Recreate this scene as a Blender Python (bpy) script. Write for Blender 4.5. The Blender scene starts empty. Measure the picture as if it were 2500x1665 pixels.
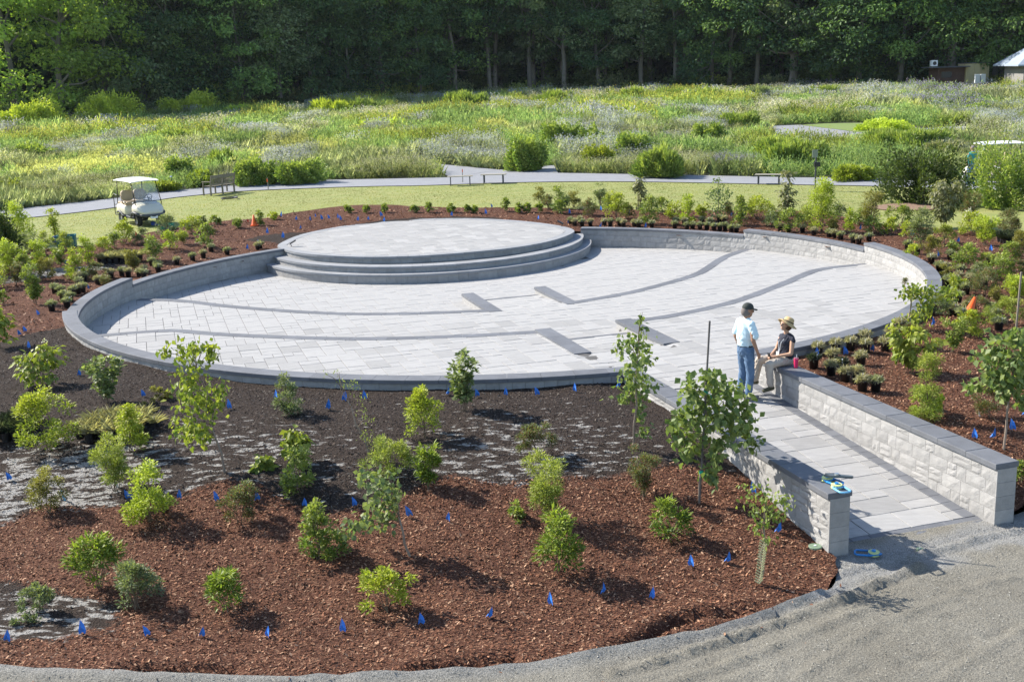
import bpy, bmesh, math, random
import numpy as np
from mathutils import Vector, Matrix
from mathutils.geometry import delaunay_2d_cdt
random.seed(7)
RNG = np.random.default_rng(11)
sc = bpy.context.scene
col = sc.collection
rad = math.radians

# ------------------------------------------------------------------ camera
CAM_H = 5.45; FPX = 2800.0; PITCH = rad(13.4); ROLL = rad(-2.0)
_c, _s = math.cos(ROLL), math.sin(ROLL)
UP0 = Vector((0, math.sin(PITCH), math.cos(PITCH))); FW0 = Vector((0, math.cos(PITCH), -math.sin(PITCH)))
CX = Vector((1, 0, 0)) * _c + UP0 * _s
CY = Vector((1, 0, 0)) * -_s + UP0 * _c
cam_d = bpy.data.cameras.new('camera'); cam = bpy.data.objects.new('camera', cam_d); col.objects.link(cam)
M4 = Matrix.Identity(4)
for i_, v_ in enumerate((CX, CY, -FW0)):
    for j_ in range(3): M4[j_][i_] = v_[j_]
M4[2][3] = CAM_H
cam.matrix_world = M4
cam_d.lens = FPX / 2500 * 36; cam_d.sensor_width = 36; cam_d.clip_end = 2000; cam_d.clip_start = .2
sc.camera = cam

# ------------------------------------------------------------------ light
SUN_AZ = rad(153); SUN_EL = rad(38)
world = bpy.data.worlds.new('World'); sc.world = world; world.use_nodes = True
wn = world.node_tree.nodes; wl = world.node_tree.links
for n in list(wn): wn.remove(n)
wo = wn.new('ShaderNodeOutputWorld'); wb = wn.new('ShaderNodeBackground'); ws = wn.new('ShaderNodeTexSky')
ws.sky_type = 'NISHITA'; ws.sun_disc = False; ws.sun_elevation = SUN_EL
ws.sun_rotation = math.pi / 2 - SUN_AZ
ws.air_density = 1.0; ws.dust_density = .6; ws.ozone_density = 1.2
wb.inputs['Strength'].default_value = .13
wl.new(ws.outputs[0], wb.inputs[0]); wl.new(wb.outputs[0], wo.inputs[0])
sun_d = bpy.data.lights.new('sun', 'SUN'); sun = bpy.data.objects.new('sun', sun_d); col.objects.link(sun)
sun_d.energy = 4.8; sun_d.angle = rad(.5); sun_d.color = (1.0, .94, .84)
sdir = Vector((math.cos(SUN_AZ) * math.cos(SUN_EL), math.sin(SUN_AZ) * math.cos(SUN_EL), math.sin(SUN_EL)))
sun.rotation_euler = sdir.to_track_quat('Z', 'Y').to_euler(); sun.location = (-60, 30, 60)
sc.view_settings.view_transform = 'Standard'; sc.view_settings.look = 'None'
sc.view_settings.exposure = 1.02; sc.view_settings.gamma = 1.0
try: sc.view_settings.use_curve_mapping = False
except Exception: pass
sc.render.engine = 'CYCLES'
sc.cycles.max_bounces = 6; sc.cycles.diffuse_bounces = 3; sc.cycles.transparent_max_bounces = 6

# ------------------------------------------------------------------ projection of picture points on to the ground (2500 px scale)
def ray(px, py):
    u = (px - 1250) / FPX; v = -(py - 832.5) / FPX
    u, v = _c * u - _s * v, _s * u + _c * v
    return np.array([u, math.cos(PITCH) + v * math.sin(PITCH), -math.sin(PITCH) + v * math.cos(PITCH)])
def at(px, py, z=0.0):
    r = ray(px, py); t = (z - CAM_H) / r[2]
    return np.array([r[0] * t, r[1] * t, z])
def cam_depth(p): return p[1] * math.cos(PITCH) - (p[2] - CAM_H) * math.sin(PITCH)

C0 = np.array([-.2037, 31.405]); RR = 11.444; RW = .35
S0 = np.array([-3.05, 42.0])
E1 = np.array([.9539, .3]); E2 = np.array([-.3, .9539])
def fr(e1, e2): return np.array([E1[0] * e1 + E2[0] * e2, E1[1] * e1 + E2[1] * e2])
def sstep(a, b, x):
    t = np.clip((np.asarray(x, float) - a) / (b - a), 0, 1); return t * t * (3 - 2 * t)
_AG = [-180, -161, -160, -66, 0, 12, 14, 41, 43, 76, 133, 168, 170, 198, 200]
_LV = [-.36, -.2, -.18, -.2, -.24, -.24, -.38, -.38, -.56, -.56, -.56, -.56, -.38, -.38, -.2]
def G(x, y):
    x = np.asarray(x, float); y = np.asarray(y, float)
    dx = x - C0[0]; dy = y - C0[1]; d = np.hypot(dx, dy); a = np.degrees(np.arctan2(dy, dx))
    r = np.maximum(d - RR, 0)
    Lb = np.interp(a, _AG, _LV)
    z = Lb + (-.3 - Lb) * sstep(0, 7, r)
    side = sstep(4.5, 6.5, x)
    s0 = 2.2 + 2.4 * side; s1 = 7.8 - .6 * side
    wf = sstep(26, 19, y)
    z = z - (.60) * sstep(0, 1, (r - s0) / (s1 - s0)) * wf
    z = z + .015 * np.maximum(y - 55, 0) - .004 * np.maximum(y - 175, 0)
    return z
def at_g(px, py):
    z = -.3
    for _ in range(40):
        p = at(px, py, z) if ray(px, py)[2] < -1e-3 else None
        z = .5 * z + .5 * float(G(p[0], p[1]))
    return at(px, py, z)
VS = 2500 / 2354.0
def av(vx, vy): return at_g(vx * VS, vy * VS)

# ------------------------------------------------------------------ object helpers
def tag(o, label=None, cat=None, group=None, kind=None):
    if label: o['label'] = label
    if cat: o['category'] = cat
    if group: o['group'] = group
    if kind: o['kind'] = kind
    return o
def empty(name, loc=(0, 0, 0), rz=0, label=None, cat=None, group=None):
    o = bpy.data.objects.new(name, None); col.objects.link(o); o.location = loc; o.rotation_euler = (0, 0, rz)
    o.empty_display_size = .1
    return tag(o, label, cat, group)
def link(name, me, mat=None, parent=None, smooth=False):
    if mat is not None: me.materials.append(mat) if len(me.materials) == 0 else None
    if smooth: me.polygons.foreach_set('use_smooth', [True] * len(me.polygons))
    o = bpy.data.objects.new(name, me); col.objects.link(o)
    if parent is not None: o.parent = parent
    return o
def npmesh(name, V, F, cols=None, mats=None):
    V = np.asarray(V, np.float32).reshape(-1, 3); F = np.asarray(F, np.int32); k = F.shape[1]
    me = bpy.data.meshes.new(name)
    me.vertices.add(len(V)); me.vertices.foreach_set('co', V.ravel())
    me.loops.add(F.size); me.loops.foreach_set('vertex_index', F.ravel())
    me.polygons.add(len(F)); me.polygons.foreach_set('loop_start', np.arange(0, F.size, k, dtype=np.int32))
    me.polygons.foreach_set('loop_total', np.full(len(F), k, np.int32))
    me.update(calc_edges=True)
    if cols is not None:
        a = me.color_attributes.new('Col', 'FLOAT_COLOR', 'POINT')
        cc = np.ones((len(V), 4), np.float32); cc[:, :3] = cols; a.data.foreach_set('color', cc.ravel())
    return me
def pymesh(name, V, F):
    me = bpy.data.meshes.new(name); me.from_pydata([tuple(map(float, v)) for v in V], [], [list(map(int, f)) for f in F]); me.update(); return me
class MB:
    def __init__(s): s.v = []; s.f = []
    def add(s, V, F):
        b = len(s.v); s.v += [tuple(map(float, v)) for v in V]; s.f += [[int(i) + b for i in f] for f in F]; return s
    def box(s, c, d, rz=0, bev=0.0, M=None):
        hx, hy, hz = d[0] / 2, d[1] / 2, d[2] / 2
        if bev > 0:
            b = min(bev, hx * .9, hy * .9, hz * .9)
            V = []
            for z, k in ((-hz, 0), (hz - b, 0), (hz, b)):
                V += [(-hx + k, -hy + k, z), (hx - k, -hy + k, z), (hx - k, hy - k, z), (-hx + k, hy - k, z)]
            F = [[3, 2, 1, 0], [8, 9, 10, 11]]
            for l in (0, 4):
                for i in range(4): F.append([l + i, l + (i + 1) % 4, l + 4 + (i + 1) % 4, l + 4 + i])
        else:
            V = [(sx * hx, sy * hy, sz * hz) for sz in (-1, 1) for sx, sy in ((-1, -1), (1, -1), (1, 1), (-1, 1))]
            F = [[3, 2, 1, 0], [4, 5, 6, 7], [0, 1, 5, 4], [1, 2, 6, 5], [2, 3, 7, 6], [3, 0, 4, 7]]
        cr, sr = math.cos(rz), math.sin(rz)
        V = [(c[0] + x * cr - y * sr, c[1] + x * sr + y * cr, c[2] + z) for x, y, z in V]
        if M is not None: V = [tuple(M @ Vector(v)) for v in V]
        return s.add(V, F)
    def tube(s, pts, r, n=6, cap=True, flat=1.0):
        pts = [Vector(p) for p in pts]; rs = r if isinstance(r, (list, tuple)) else [r] * len(pts)
        V = []; prev = None
        for i, p in enumerate(pts):
            d = (pts[min(i + 1, len(pts) - 1)] - pts[max(i - 1, 0)]).normalized()
            if d.length < 1e-6: d = Vector((0, 0, 1))
            up = Vector((0, 0, 1)) if abs(d.z) < .95 else Vector((1, 0, 0))
            a = d.cross(up).normalized()
            if prev is not None:
                a = (prev - d * prev.dot(d)).normalized()
            prev = a; b = d.cross(a)
            for k in range(n):
                t = 2 * math.pi * k / n; V.append(p + (a * math.cos(t) + b * math.sin(t) * flat) * rs[i])
        F = []
        for i in range(len(pts) - 1):
            for k in range(n):
                F.append([i * n + k, i * n + (k + 1) % n, (i + 1) * n + (k + 1) % n, (i + 1) * n + k])
        if cap: F.append(list(range(n))[::-1]); F.append([(len(pts) - 1) * n + k for k in range(n)])
        return s.add(V, F)
    def lathe(s, prof, c=(0, 0, 0), n=16, ax='z', caps=True):
        V = []; F = []
        for r, z in prof:
            for k in range(n):
                t = 2 * math.pi * k / n; x, y = r * math.cos(t), r * math.sin(t)
                V.append((c[0] + x, c[1] + y, c[2] + z) if ax == 'z' else ((c[0] + x, c[1] + z, c[2] + y) if ax == 'y' else (c[0] + z, c[1] + x, c[2] + y)))
        for i in range(len(prof) - 1):
            for k in range(n): F.append([i * n + k, i * n + (k + 1) % n, (i + 1) * n + (k + 1) % n, (i + 1) * n + k])
        if caps: F.append(list(range(n))[::-1]); F.append([(len(prof) - 1) * n + k for k in range(n)])
        return s.add(V, F)
    def prism(s, poly, z0, z1):
        n = len(poly); V = [(p[0], p[1], z0) for p in poly] + [(p[0], p[1], z1) for p in poly]
        F = [list(range(n))[::-1], [n + i for i in range(n)]] + [[i, (i + 1) % n, n + (i + 1) % n, n + i] for i in range(n)]
        return s.add(V, F)
    def build(s, name, mat=None, parent=None, smooth=False, **kw):
        me = pymesh(name, s.v, s.f); o = link(name, me, mat, parent, smooth)
        if kw: tag(o, **kw)
        return o

# ------------------------------------------------------------------ materials
def mat(name, color=(.5, .5, .5), rough=.7, metal=0.0, vary=0.0, scale=8.0, bump=0.0, bscale=60.0, spec=.3, color2=None, objrand=0.0, trans=0.0, stretch=None):
    m = bpy.data.materials.new(name); m.use_nodes = True; nt = m.node_tree; N = nt.nodes; L = nt.links
    b = N['Principled BSDF']; b.inputs['Roughness'].default_value = rough; b.inputs['Metallic'].default_value = metal
    b.inputs['Specular IOR Level'].default_value = spec
    b.inputs['Base Color'].default_value = (*color, 1)
    tc = N.new('ShaderNodeTexCoord')
    if vary > 0 or objrand > 0 or color2:
        c2 = color2 or tuple(c * (1 - vary) for c in color)
        mx = N.new('ShaderNodeMix'); mx.data_type = 'RGBA'
        mx.inputs[6].default_value = (*color, 1); mx.inputs[7].default_value = (*c2, 1)
        no = N.new('ShaderNodeTexNoise'); no.inputs['Scale'].default_value = scale; no.inputs['Detail'].default_value = 6; no.inputs['Roughness'].default_value = .65
        src = tc.outputs['Object']
        if stretch:
            mp = N.new('ShaderNodeMapping'); mp.inputs['Scale'].default_value = stretch; L.new(src, mp.inputs[0]); src = mp.outputs[0]
        L.new(src, no.inputs['Vector'])
        rp = N.new('ShaderNodeMapRange'); rp.inputs[1].default_value = .3; rp.inputs[2].default_value = .7
        L.new(no.outputs['Fac'], rp.inputs[0]); L.new(rp.outputs[0], mx.inputs[0])
        out = mx.outputs[2]
        if objrand > 0:
            oi = N.new('ShaderNodeObjectInfo'); hs = N.new('ShaderNodeHueSaturation'); mr = N.new('ShaderNodeMapRange')
            mr.inputs[3].default_value = 1 - objrand; mr.inputs[4].default_value = 1 + objrand
            L.new(oi.outputs['Random'], mr.inputs[0]); L.new(mr.outputs[0], hs.inputs['Value']); L.new(out, hs.inputs['Color']); out = hs.outputs[0]
        L.new(out, b.inputs['Base Color'])
    if bump > 0:
        nb = N.new('ShaderNodeTexNoise'); nb.inputs['Scale'].default_value = bscale; nb.inputs['Detail'].default_value = 5
        bp = N.new('ShaderNodeBump'); bp.inputs['Strength'].default_value = bump; bp.inputs['Distance'].default_value = .01
        L.new(tc.outputs['Object'], nb.inputs['Vector']); L.new(nb.outputs['Fac'], bp.inputs['Height']); L.new(bp.outputs[0], b.inputs['Normal'])
    if trans > 0: b.inputs['Transmission Weight'].default_value = trans
    return m
def attr_mat(name, rough=.6, transl=0.0, spec=.25, bump=0.0, hue=None, tt=(1.25, 1.35, .6)):
    m = bpy.data.materials.new(name); m.use_nodes = True; nt = m.node_tree; N = nt.nodes; L = nt.links
    b = N['Principled BSDF']; b.inputs['Roughness'].default_value = rough; b.inputs['Specular IOR Level'].default_value = spec
    a = N.new('ShaderNodeAttribute'); a.attribute_name = 'Col'; src = a.outputs['Color']
    oi = N.new('ShaderNodeObjectInfo'); hs = N.new('ShaderNodeHueSaturation')
    if hue:
        mr = N.new('ShaderNodeMapRange'); mr.inputs[3].default_value = 1 - hue; mr.inputs[4].default_value = 1 + hue
        L.new(oi.outputs['Random'], mr.inputs[0]); L.new(mr.outputs[0], hs.inputs['Value']); L.new(src, hs.inputs['Color']); src = hs.outputs[0]
    L.new(src, b.inputs['Base Color'])
    if transl > 0:
        t = N.new('ShaderNodeBsdfTranslucent'); g = N.new('ShaderNodeMix'); g.data_type = 'RGBA'; g.blend_type = 'MULTIPLY'; g.inputs[0].default_value = 1
        g.inputs[7].default_value = (*tt, 1); L.new(src, g.inputs[6]); L.new(g.outputs[2], t.inputs[0])
        mx = N.new('ShaderNodeMixShader'); mx.inputs[0].default_value = transl
        L.new(b.outputs[0], mx.inputs[1]); L.new(t.outputs[0], mx.inputs[2]); L.new(mx.outputs[0], N['Material Output'].inputs[0])
    if bump > 0:
        tc = N.new('ShaderNodeTexCoord'); nb = N.new('ShaderNodeTexNoise'); nb.inputs['Scale'].default_value = 90; bp = N.new('ShaderNodeBump'); bp.inputs['Strength'].default_value = bump; bp.inputs['Distance'].default_value = .01
        L.new(tc.outputs['Object'], nb.inputs['Vector']); L.new(nb.outputs[0], bp.inputs['Height']); L.new(bp.outputs[0], b.inputs['Normal'])
    return m
MAT = {}
MAT['paver'] = mat('paver_concrete', (.345, .338, .33), .85, vary=.22, scale=4, bump=.35, bscale=120, objrand=.12, stretch=(1, 5, 1))
MAT['coping'] = mat('dark_coping_concrete', (.15, .156, .172), .75, vary=.25, scale=3.5, bump=.2, bscale=150, objrand=.10)
MAT['stone'] = mat('split_face_concrete', (.345, .336, .325), .9, vary=.22, scale=7, bump=.7, bscale=45, objrand=.10)
MAT['step_coping'] = mat('pale_step_concrete', (.27, .275, .285), .8, vary=.14, scale=4, bump=.2, bscale=120, objrand=.08)
MAT['core'] = mat('wall_core_mortar', (.16, .16, .155), .95)
MAT['joint'] = mat('joint_sand', (.11, .105, .10), .95, vary=.2, scale=40)
MAT['leaf'] = attr_mat('leaf', .5, .38, .3)
MAT['tree_leaf'] = attr_mat('tree_leaf', .55, .46, .2, hue=.25)
MAT['grass'] = attr_mat('meadow_leaf', .6, .45, .2, tt=(1.3, 1.22, .85))
MAT['chip'] = attr_mat('wood_chip', .85, 0, .15)
MAT['bark'] = mat('bark', (.16, .13, .105), .9, vary=.4, scale=6, bump=.8, bscale=25)
MAT['stem'] = mat('shrub_stem', (.17, .13, .085), .85, vary=.3, scale=20)
MAT['blackplastic'] = mat('black_plastic', (.018, .018, .02), .42, vary=.2, scale=10, spec=.5)
MAT['flag'] = mat('blue_flag_plastic', (.05, .24, .80), .5, vary=.15, scale=30)
MAT['wire'] = mat('flag_wire', (.35, .35, .36), .4, metal=.8)
MAT['orange'] = mat('orange_plastic', (.85, .13, .025), .45, vary=.12, scale=6)
MAT['white'] = mat('white_paint', (.8, .8, .79), .35, spec=.5)
MAT['black'] = mat('black_metal', (.02, .02, .022), .4, spec=.5)
MAT['tyre'] = mat('tyre_rubber', (.022, .022, .022), .8)
MAT['chrome'] = mat('wheel_metal', (.6, .6, .6), .3, metal=.9)
# ------------------------------------------------------------------ ground sheets
def inpoly(P, poly):
    P = np.asarray(P, float); x, y = P[:, 0], P[:, 1]; ins = np.zeros(len(P), bool); n = len(poly)
    for i in range(n):
        x1, y1 = poly[i]; x2, y2 = poly[(i + 1) % n]
        c = ((y1 > y) != (y2 > y)); xi = (x2 - x1) * (y - y1) / ((y2 - y1) if y2 != y1 else 1e-9) + x1
        ins ^= c & (x < xi)
    return ins
def sdf(P, poly):
    P = np.asarray(P, float)[:, :2]; d = np.full(len(P), 1e9); n = len(poly)
    for i in range(n):
        a = np.array(poly[i], float); b = np.array(poly[(i + 1) % n], float); ab = b - a
        t = np.clip(((P - a) @ ab) / max(ab @ ab, 1e-9), 0, 1); d = np.minimum(d, np.linalg.norm(P - a - t[:, None] * ab, axis=1))
    return np.where(inpoly(P, poly), d, -d)
def plined(P, line):
    d = np.full(len(P), 1e9)
    for i in range(len(line) - 1):
        a = line[i]; b = line[i + 1]; ab = b - a; t = np.clip(((P - a) @ ab) / max(ab @ ab, 1e-9), 0, 1); d = np.minimum(d, np.linalg.norm(P - a - t[:, None] * ab, axis=1))
    return d
def smooth_closed(pts, it=2):
    p = [np.array(q, float) for q in pts]
    for _ in range(it):
        q = []
        for i in range(len(p)):
            a, b = p[i], p[(i + 1) % len(p)]; q += [a * .75 + b * .25, a * .25 + b * .75]
        p = q
    return p
def smooth_open(pts, it=2):
    p = [np.array(q, float) for q in pts]
    for _ in range(it):
        q = [p[0]]
        for i in range(len(p) - 1):
            a, b = p[i], p[i + 1]; q += [a * .75 + b * .25, a * .25 + b * .75]
        q.append(p[-1]); p = q
    return p
def wob(poly, amp, step):
    out = []; n = len(poly); k = 0
    for i in range(n):
        a = np.array(poly[i]); b = np.array(poly[(i + 1) % n]); L = np.linalg.norm(b - a); m = max(1, int(L / step))
        for j in range(m):
            p = a + (b - a) * j / m; out.append(p + amp * np.array([math.sin(k * 1.7) + math.sin(k * .63 + 2), math.cos(k * 1.31) + math.sin(k * .41)]) * .5); k += 1
    return out
def vnoise(x, y, s, seed=0):
    x = np.asarray(x) / s + 37.2 * seed; y = np.asarray(y) / s + 11.7 * seed
    xi = np.floor(x); yi = np.floor(y); fx = x - xi; fy = y - yi; fx = fx * fx * (3 - 2 * fx); fy = fy * fy * (3 - 2 * fy)
    h = lambda a, b: np.modf(np.abs(np.sin(a * 127.1 + b * 311.7 + seed * 17.3) * 43758.5453))[0]
    return (h(xi, yi) * (1 - fx) + h(xi + 1, yi) * fx) * (1 - fy) + (h(xi, yi + 1) * (1 - fx) + h(xi + 1, yi + 1) * fx) * fy
def sheet(name, poly, zf, step, matl, off=0.0, drop=None, attrs=None, kind='structure'):
    """polygon filled with a triangulated grid of points; step may be a function of y"""
    poly = [np.array(p, float)[:2] for p in poly]
    xs = [p[0] for p in poly]; ys = [p[1] for p in poly]
    pts = []; y = min(ys)
    while y < max(ys):
        st = step(y) if callable(step) else step
        x = min(xs)
        row = np.arange(x, max(xs), st)
        pts.append(np.stack([row + RNG.uniform(-.2, .2, len(row)) * st, np.full(len(row), y) + RNG.uniform(-.2, .2, len(row)) * st], 1)); y += st
    pts = np.concatenate(pts); s_ = sdf(pts, poly); st0 = step(0) if callable(step) else step
    pts = pts[s_ > .25 * st0]
    n = len(poly)
    vv = [Vector(p) for p in poly] + [Vector(p) for p in pts]
    r = delaunay_2d_cdt(vv, [(i, (i + 1) % n) for i in range(n)], [], 0, 1e-5)
    V = np.array([tuple(v) for v in r[0]]); F = np.array(r[2]); cen = V[F].mean(1)
    F = F[inpoly(cen, poly)]; cen = V[F].mean(1)
    if drop is not None: F = F[~drop(cen)]
    a = V[F]; cr = (a[:, 1, 0] - a[:, 0, 0]) * (a[:, 2, 1] - a[:, 0, 1]) - (a[:, 1, 1] - a[:, 0, 1]) * (a[:, 2, 0] - a[:, 0, 0]); F[cr < 0] = F[cr < 0][:, ::-1]
    Z = zf(V[:, 0], V[:, 1]) + off
    me = npmesh(name, np.c_[V, Z], F)
    for k, fn in (attrs or {}).items():
        at_ = me.attributes.new(k, 'FLOAT', 'POINT'); at_.data.foreach_set('value', np.asarray(fn(V[:, 0], V[:, 1]), np.float32))
    o = link(name, me, matl, None, True); o['kind'] = kind
    return o

G2 = lambda px, py: at_g(px, py)[:2]
lawn_edge = [(-500, 640), (0, 612), (184, 605), (245, 597), (333, 574), (440, 555), (536, 540), (650, 532), (746, 513), (900, 497), (1106, 509), (1297, 505), (1450, 512), (1610, 513), (1850, 514), (2000, 517), (2110, 543), (2300, 560), (2500, 573), (2900, 590)]
path_low = [(-600, 600), (76, 532), (275, 509), (394, 486), (509, 474), (612, 465), (900, 455), (1030, 454), (1240, 446), (1450, 443), (1700, 446), (1944, 451.5), (2174, 455), (2500, 468), (3000, 492)]
path_up = [(-600, 572), (38, 511), (268, 486), (394, 469), (574, 451.5), (800, 440), (900, 438), (1098, 434), (1221, 415), (1278, 419), (1362, 423), (1700, 428.6), (1944, 434), (2166, 436), (2500, 446), (3000, 466)]
road_edge = [(-500, 1590), (0, 1635), (230, 1643), (421, 1656), (612, 1660), (800, 1656), (1030, 1647), (1259, 1631), (1489, 1589), (1700, 1551), (1830, 1509), (1975, 1459), (2045, 1430), (2036, 1363)]
LE = smooth_open([G2(*p) for p in lawn_edge]); PL = smooth_open([G2(*p) for p in path_low]); PU = [G2(*p) for p in path_up]
RE = smooth_open([G2(*p) for p in road_edge])
wl_out = fr(7.99, 12.05); wr_out = fr(10.95, 12.05)
RE2 = smooth_open([G2(2446, 1262), G2(2480, 1235), G2(2560, 1210), G2(2800, 1215), G2(3300, 1300)])
CREV = [[at(px, py, -.88)[:2] for px, py in q] for q in ([(1010, 1629), (1080, 1624), (1150, 1612), (1240, 1604)], [(1489, 1580), (1560, 1558), (1640, 1520), (1700, 1496)], [(1600, 1533), (1650, 1520), (1690, 1512)], [(1734, 1500), (1790, 1492), (1850, 1480)], [(300, 1640), (420, 1641), (560, 1637)])]
def bedz(x, y):
    if np.size(x) > 50:
        P_ = np.stack([x, y], 1); dip = np.zeros(len(P_)); k_ = y < 14.5
        if k_.any():
            for L_ in CREV:
                d_ = plined(P_[k_], [np.array(q) for q in L_]); dip[k_] -= .12 * np.exp(-(d_ / .085) ** 2) * (.4 + 1.1 * vnoise(x[k_], y[k_], .3, 5)); dip[k_] += .03 * np.exp(-((d_ - .2) / .1) ** 2)
        return bedz0(x, y) + dip
    return bedz0(x, y)
def bedz0(x, y):
    z = G(x, y) + .05 * (vnoise(x, y, .9, 3) - .5) + .03 * (vnoise(x, y, .28, 5) - .5) + .016 * (vnoise(x, y, .1, 8) - .5)
    return z
bed_poly = [LE[0]] + list(LE[1:]) + [np.array([30, 30.0]), np.array([22, 14.0])] + RE2[::-1] + [fr(10.93, 12.15), fr(10.93, 14), fr(8.0, 14), fr(8.0, 12.15)] + RE[::-1] + [np.array([-22, 12.0]), np.array([-30, 25.0])]
bed_poly = wob(bed_poly, .05, .5)
soil_px = [(-300, 860), (0, 835), (153, 800), (240, 760), (1000, 840), (1560, 900), (1700, 1040), (1849, 1176), (1715, 1138), (1623, 1134), (1508, 1168), (1412, 1164), (1240, 1184), (1068, 1168), (972, 1218), (823, 1249), (708, 1233), (673, 1210), (610, 1180), (555, 1172), (440, 1210), (268, 1237), (88, 1241), (0, 1287), (-300, 1400)]
soil2_px = [(-100, 1405), (60, 1425), (140, 1450), (300, 1480), (285, 1530), (150, 1560), (60, 1562), (-100, 1540)]
soil3_px = [(600, 583), (660, 573), (760, 566), (860, 550), (940, 538), (1000, 532), (1100, 530), (1200, 530), (1250, 536), (1000, 560), (760, 600), (690, 600), (665, 590), (600, 590)]
soil4_px = [(-200, 690), (0, 675), (100, 660), (200, 648), (300, 640), (340, 645), (300, 655), (200, 663), (100, 680), (0, 697), (-200, 715)]
SOIL = [[G2(*p) for p in q] for q in (soil_px, soil2_px, soil3_px, soil4_px)]
def soil_f(x, y):
    P = np.stack([x, y], 1); return np.max([sdf(P, q) for q in SOIL], 0)
def bare_f(x, y):   # how thin the soil lies over the pale stone dust
    P = np.stack([x, y], 1)
    blobs = [(at_g(1270, 1120), 3.6, 1.0), (at_g(600, 1130), 3.6, .85), (at_g(150, 1180), 3.2, 1.3), (at_g(1000, 1010), 2.2, .5), (at_g(100, 1510), 2.2, 1.0), (at_g(150, 670), 3.0, 1.3), (at_g(750, 575), 2.5, .5), (at_g(1560, 1060), 1.6, .5)]
    v = np.zeros(len(P))
    for c, r, a in blobs: v = np.maximum(v, a * np.exp(-((P - c[:2]) ** 2).sum(1) / (r * r * .6)))
    return v

def bed_material():
    m = bpy.data.materials.new('planting_bed'); m.use_nodes = True; nt = m.node_tree; N = nt.nodes; L = nt.links; b = N['Principled BSDF']; b.inputs['Roughness'].default_value = .95; b.inputs['Specular IOR Level'].default_value = .1
    def nz(scale, detail=6, rough=.6, vec=None):
        n = N.new('ShaderNodeTexNoise'); n.inputs['Scale'].default_value = scale; n.inputs['Detail'].default_value = detail; n.inputs['Roughness'].default_value = rough; L.new(vec or tc.outputs['Object'], n.inputs['Vector']); return n
    def mp(a, lo, hi, o0=0, o1=1):
        r = N.new('ShaderNodeMapRange'); r.inputs[1].default_value = lo; r.inputs[2].default_value = hi; r.inputs[3].default_value = o0; r.inputs[4].default_value = o1; L.new(a, r.inputs[0]); return r.outputs[0]
    def mix(f, a, c):
        x = N.new('ShaderNodeMix'); x.data_type = 'RGBA'
        for s, v in ((x.inputs[0], f), (x.inputs[6], a), (x.inputs[7], c)):
            if isinstance(v, tuple): s.default_value = (*v, 1)
            else: L.new(v, s)
        return x.outputs[2]
    tc = N.new('ShaderNodeTexCoord')
    # mulch: small shreds
    vo = N.new('ShaderNodeTexVoronoi'); vo.inputs['Scale'].default_value = 31; vo.inputs['Randomness'].default_value = 1
    mpg = N.new('ShaderNodeMapping'); mpg.inputs['Scale'].default_value = (1, 1.7, 1); L.new(tc.outputs['Object'], mpg.inputs[0])
    nd = nz(8, 3); va = N.new('ShaderNodeVectorMath'); va.operation = 'ADD'; L.new(mpg.outputs[0], va.inputs[0]); sc_ = N.new('ShaderNodeVectorMath'); sc_.operation = 'SCALE'; sc_.inputs['Scale'].default_value = .12; L.new(nd.outputs['Color'], sc_.inputs[0]); L.new(sc_.outputs[0], va.inputs[1]); L.new(va.outputs[0], vo.inputs['Vector'])
    sep = N.new('ShaderNodeSeparateColor'); L.new(vo.outputs['Color'], sep.inputs[0])
    m1 = mix(sep.outputs[0], (.062, .028, .019), (.155, .072, .045))
    m2 = mix(mp(sep.outputs[1], .80, .92), m1, (.25, .135, .085))
    m3 = mix(mp(nz(.5).outputs['Fac'], .40, .7, 0, .45), m2, (.07, .034, .025))
    # soil
    s1 = mix(mp(nz(34, 8, .75).outputs['Fac'], .35, .7), (.026, .020, .017), (.070, .052, .042))
    spk = mp(nz(85, 2, .5).outputs['Fac'], .68, .74); s2 = mix(spk, s1, (.22, .20, .185))
    ba = N.new('ShaderNodeAttribute'); ba.attribute_name = 'bare'
    st = N.new('ShaderNodeMapping'); st.inputs['Rotation'].default_value = (0, 0, rad(8)); st.inputs['Scale'].default_value = (.7, 1.9, 1); L.new(tc.outputs['Object'], st.inputs[0])
    bn = nz(5.2, 5, .62, st.outputs[0]); ad = N.new('ShaderNodeMath'); ad.operation = 'MULTIPLY_ADD'; L.new(ba.outputs['Fac'], ad.inputs[0]); ad.inputs[1].default_value = .21; L.new(bn.outputs['Fac'], ad.inputs[2])
    s3 = mix(mp(ad.outputs[0], .715, .765), s2, (.33, .315, .295))
    sa = N.new('ShaderNodeAttribute'); sa.attribute_name = 'soil'
    en = nz(2.6, 5, .7); e2 = N.new('ShaderNodeMath'); e2.operation = 'MULTIPLY_ADD'; L.new(en.outputs['Fac'], e2.inputs[0]); e2.inputs[1].default_value = .9; L.new(sa.outputs['Fac'], e2.inputs[2])
    f = mp(e2.outputs[0], .42, .50)
    c = mix(f, m3, s3); L.new(c, b.inputs['Base Color'])
    bh = nz(45, 6, .7); bp = N.new('ShaderNodeBump'); bp.inputs['Strength'].default_value = .9; bp.inputs['Distance'].default_value = .03
    hm = N.new('ShaderNodeMath'); hm.operation = 'ADD'; L.new(bh.outputs[0], hm.inputs[0]); L.new(vo.outputs['Distance'], hm.inputs[1]); L.new(hm.outputs[0], bp.inputs['Height']); L.new(bp.outputs[0], b.inputs['Normal'])
    return m
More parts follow.
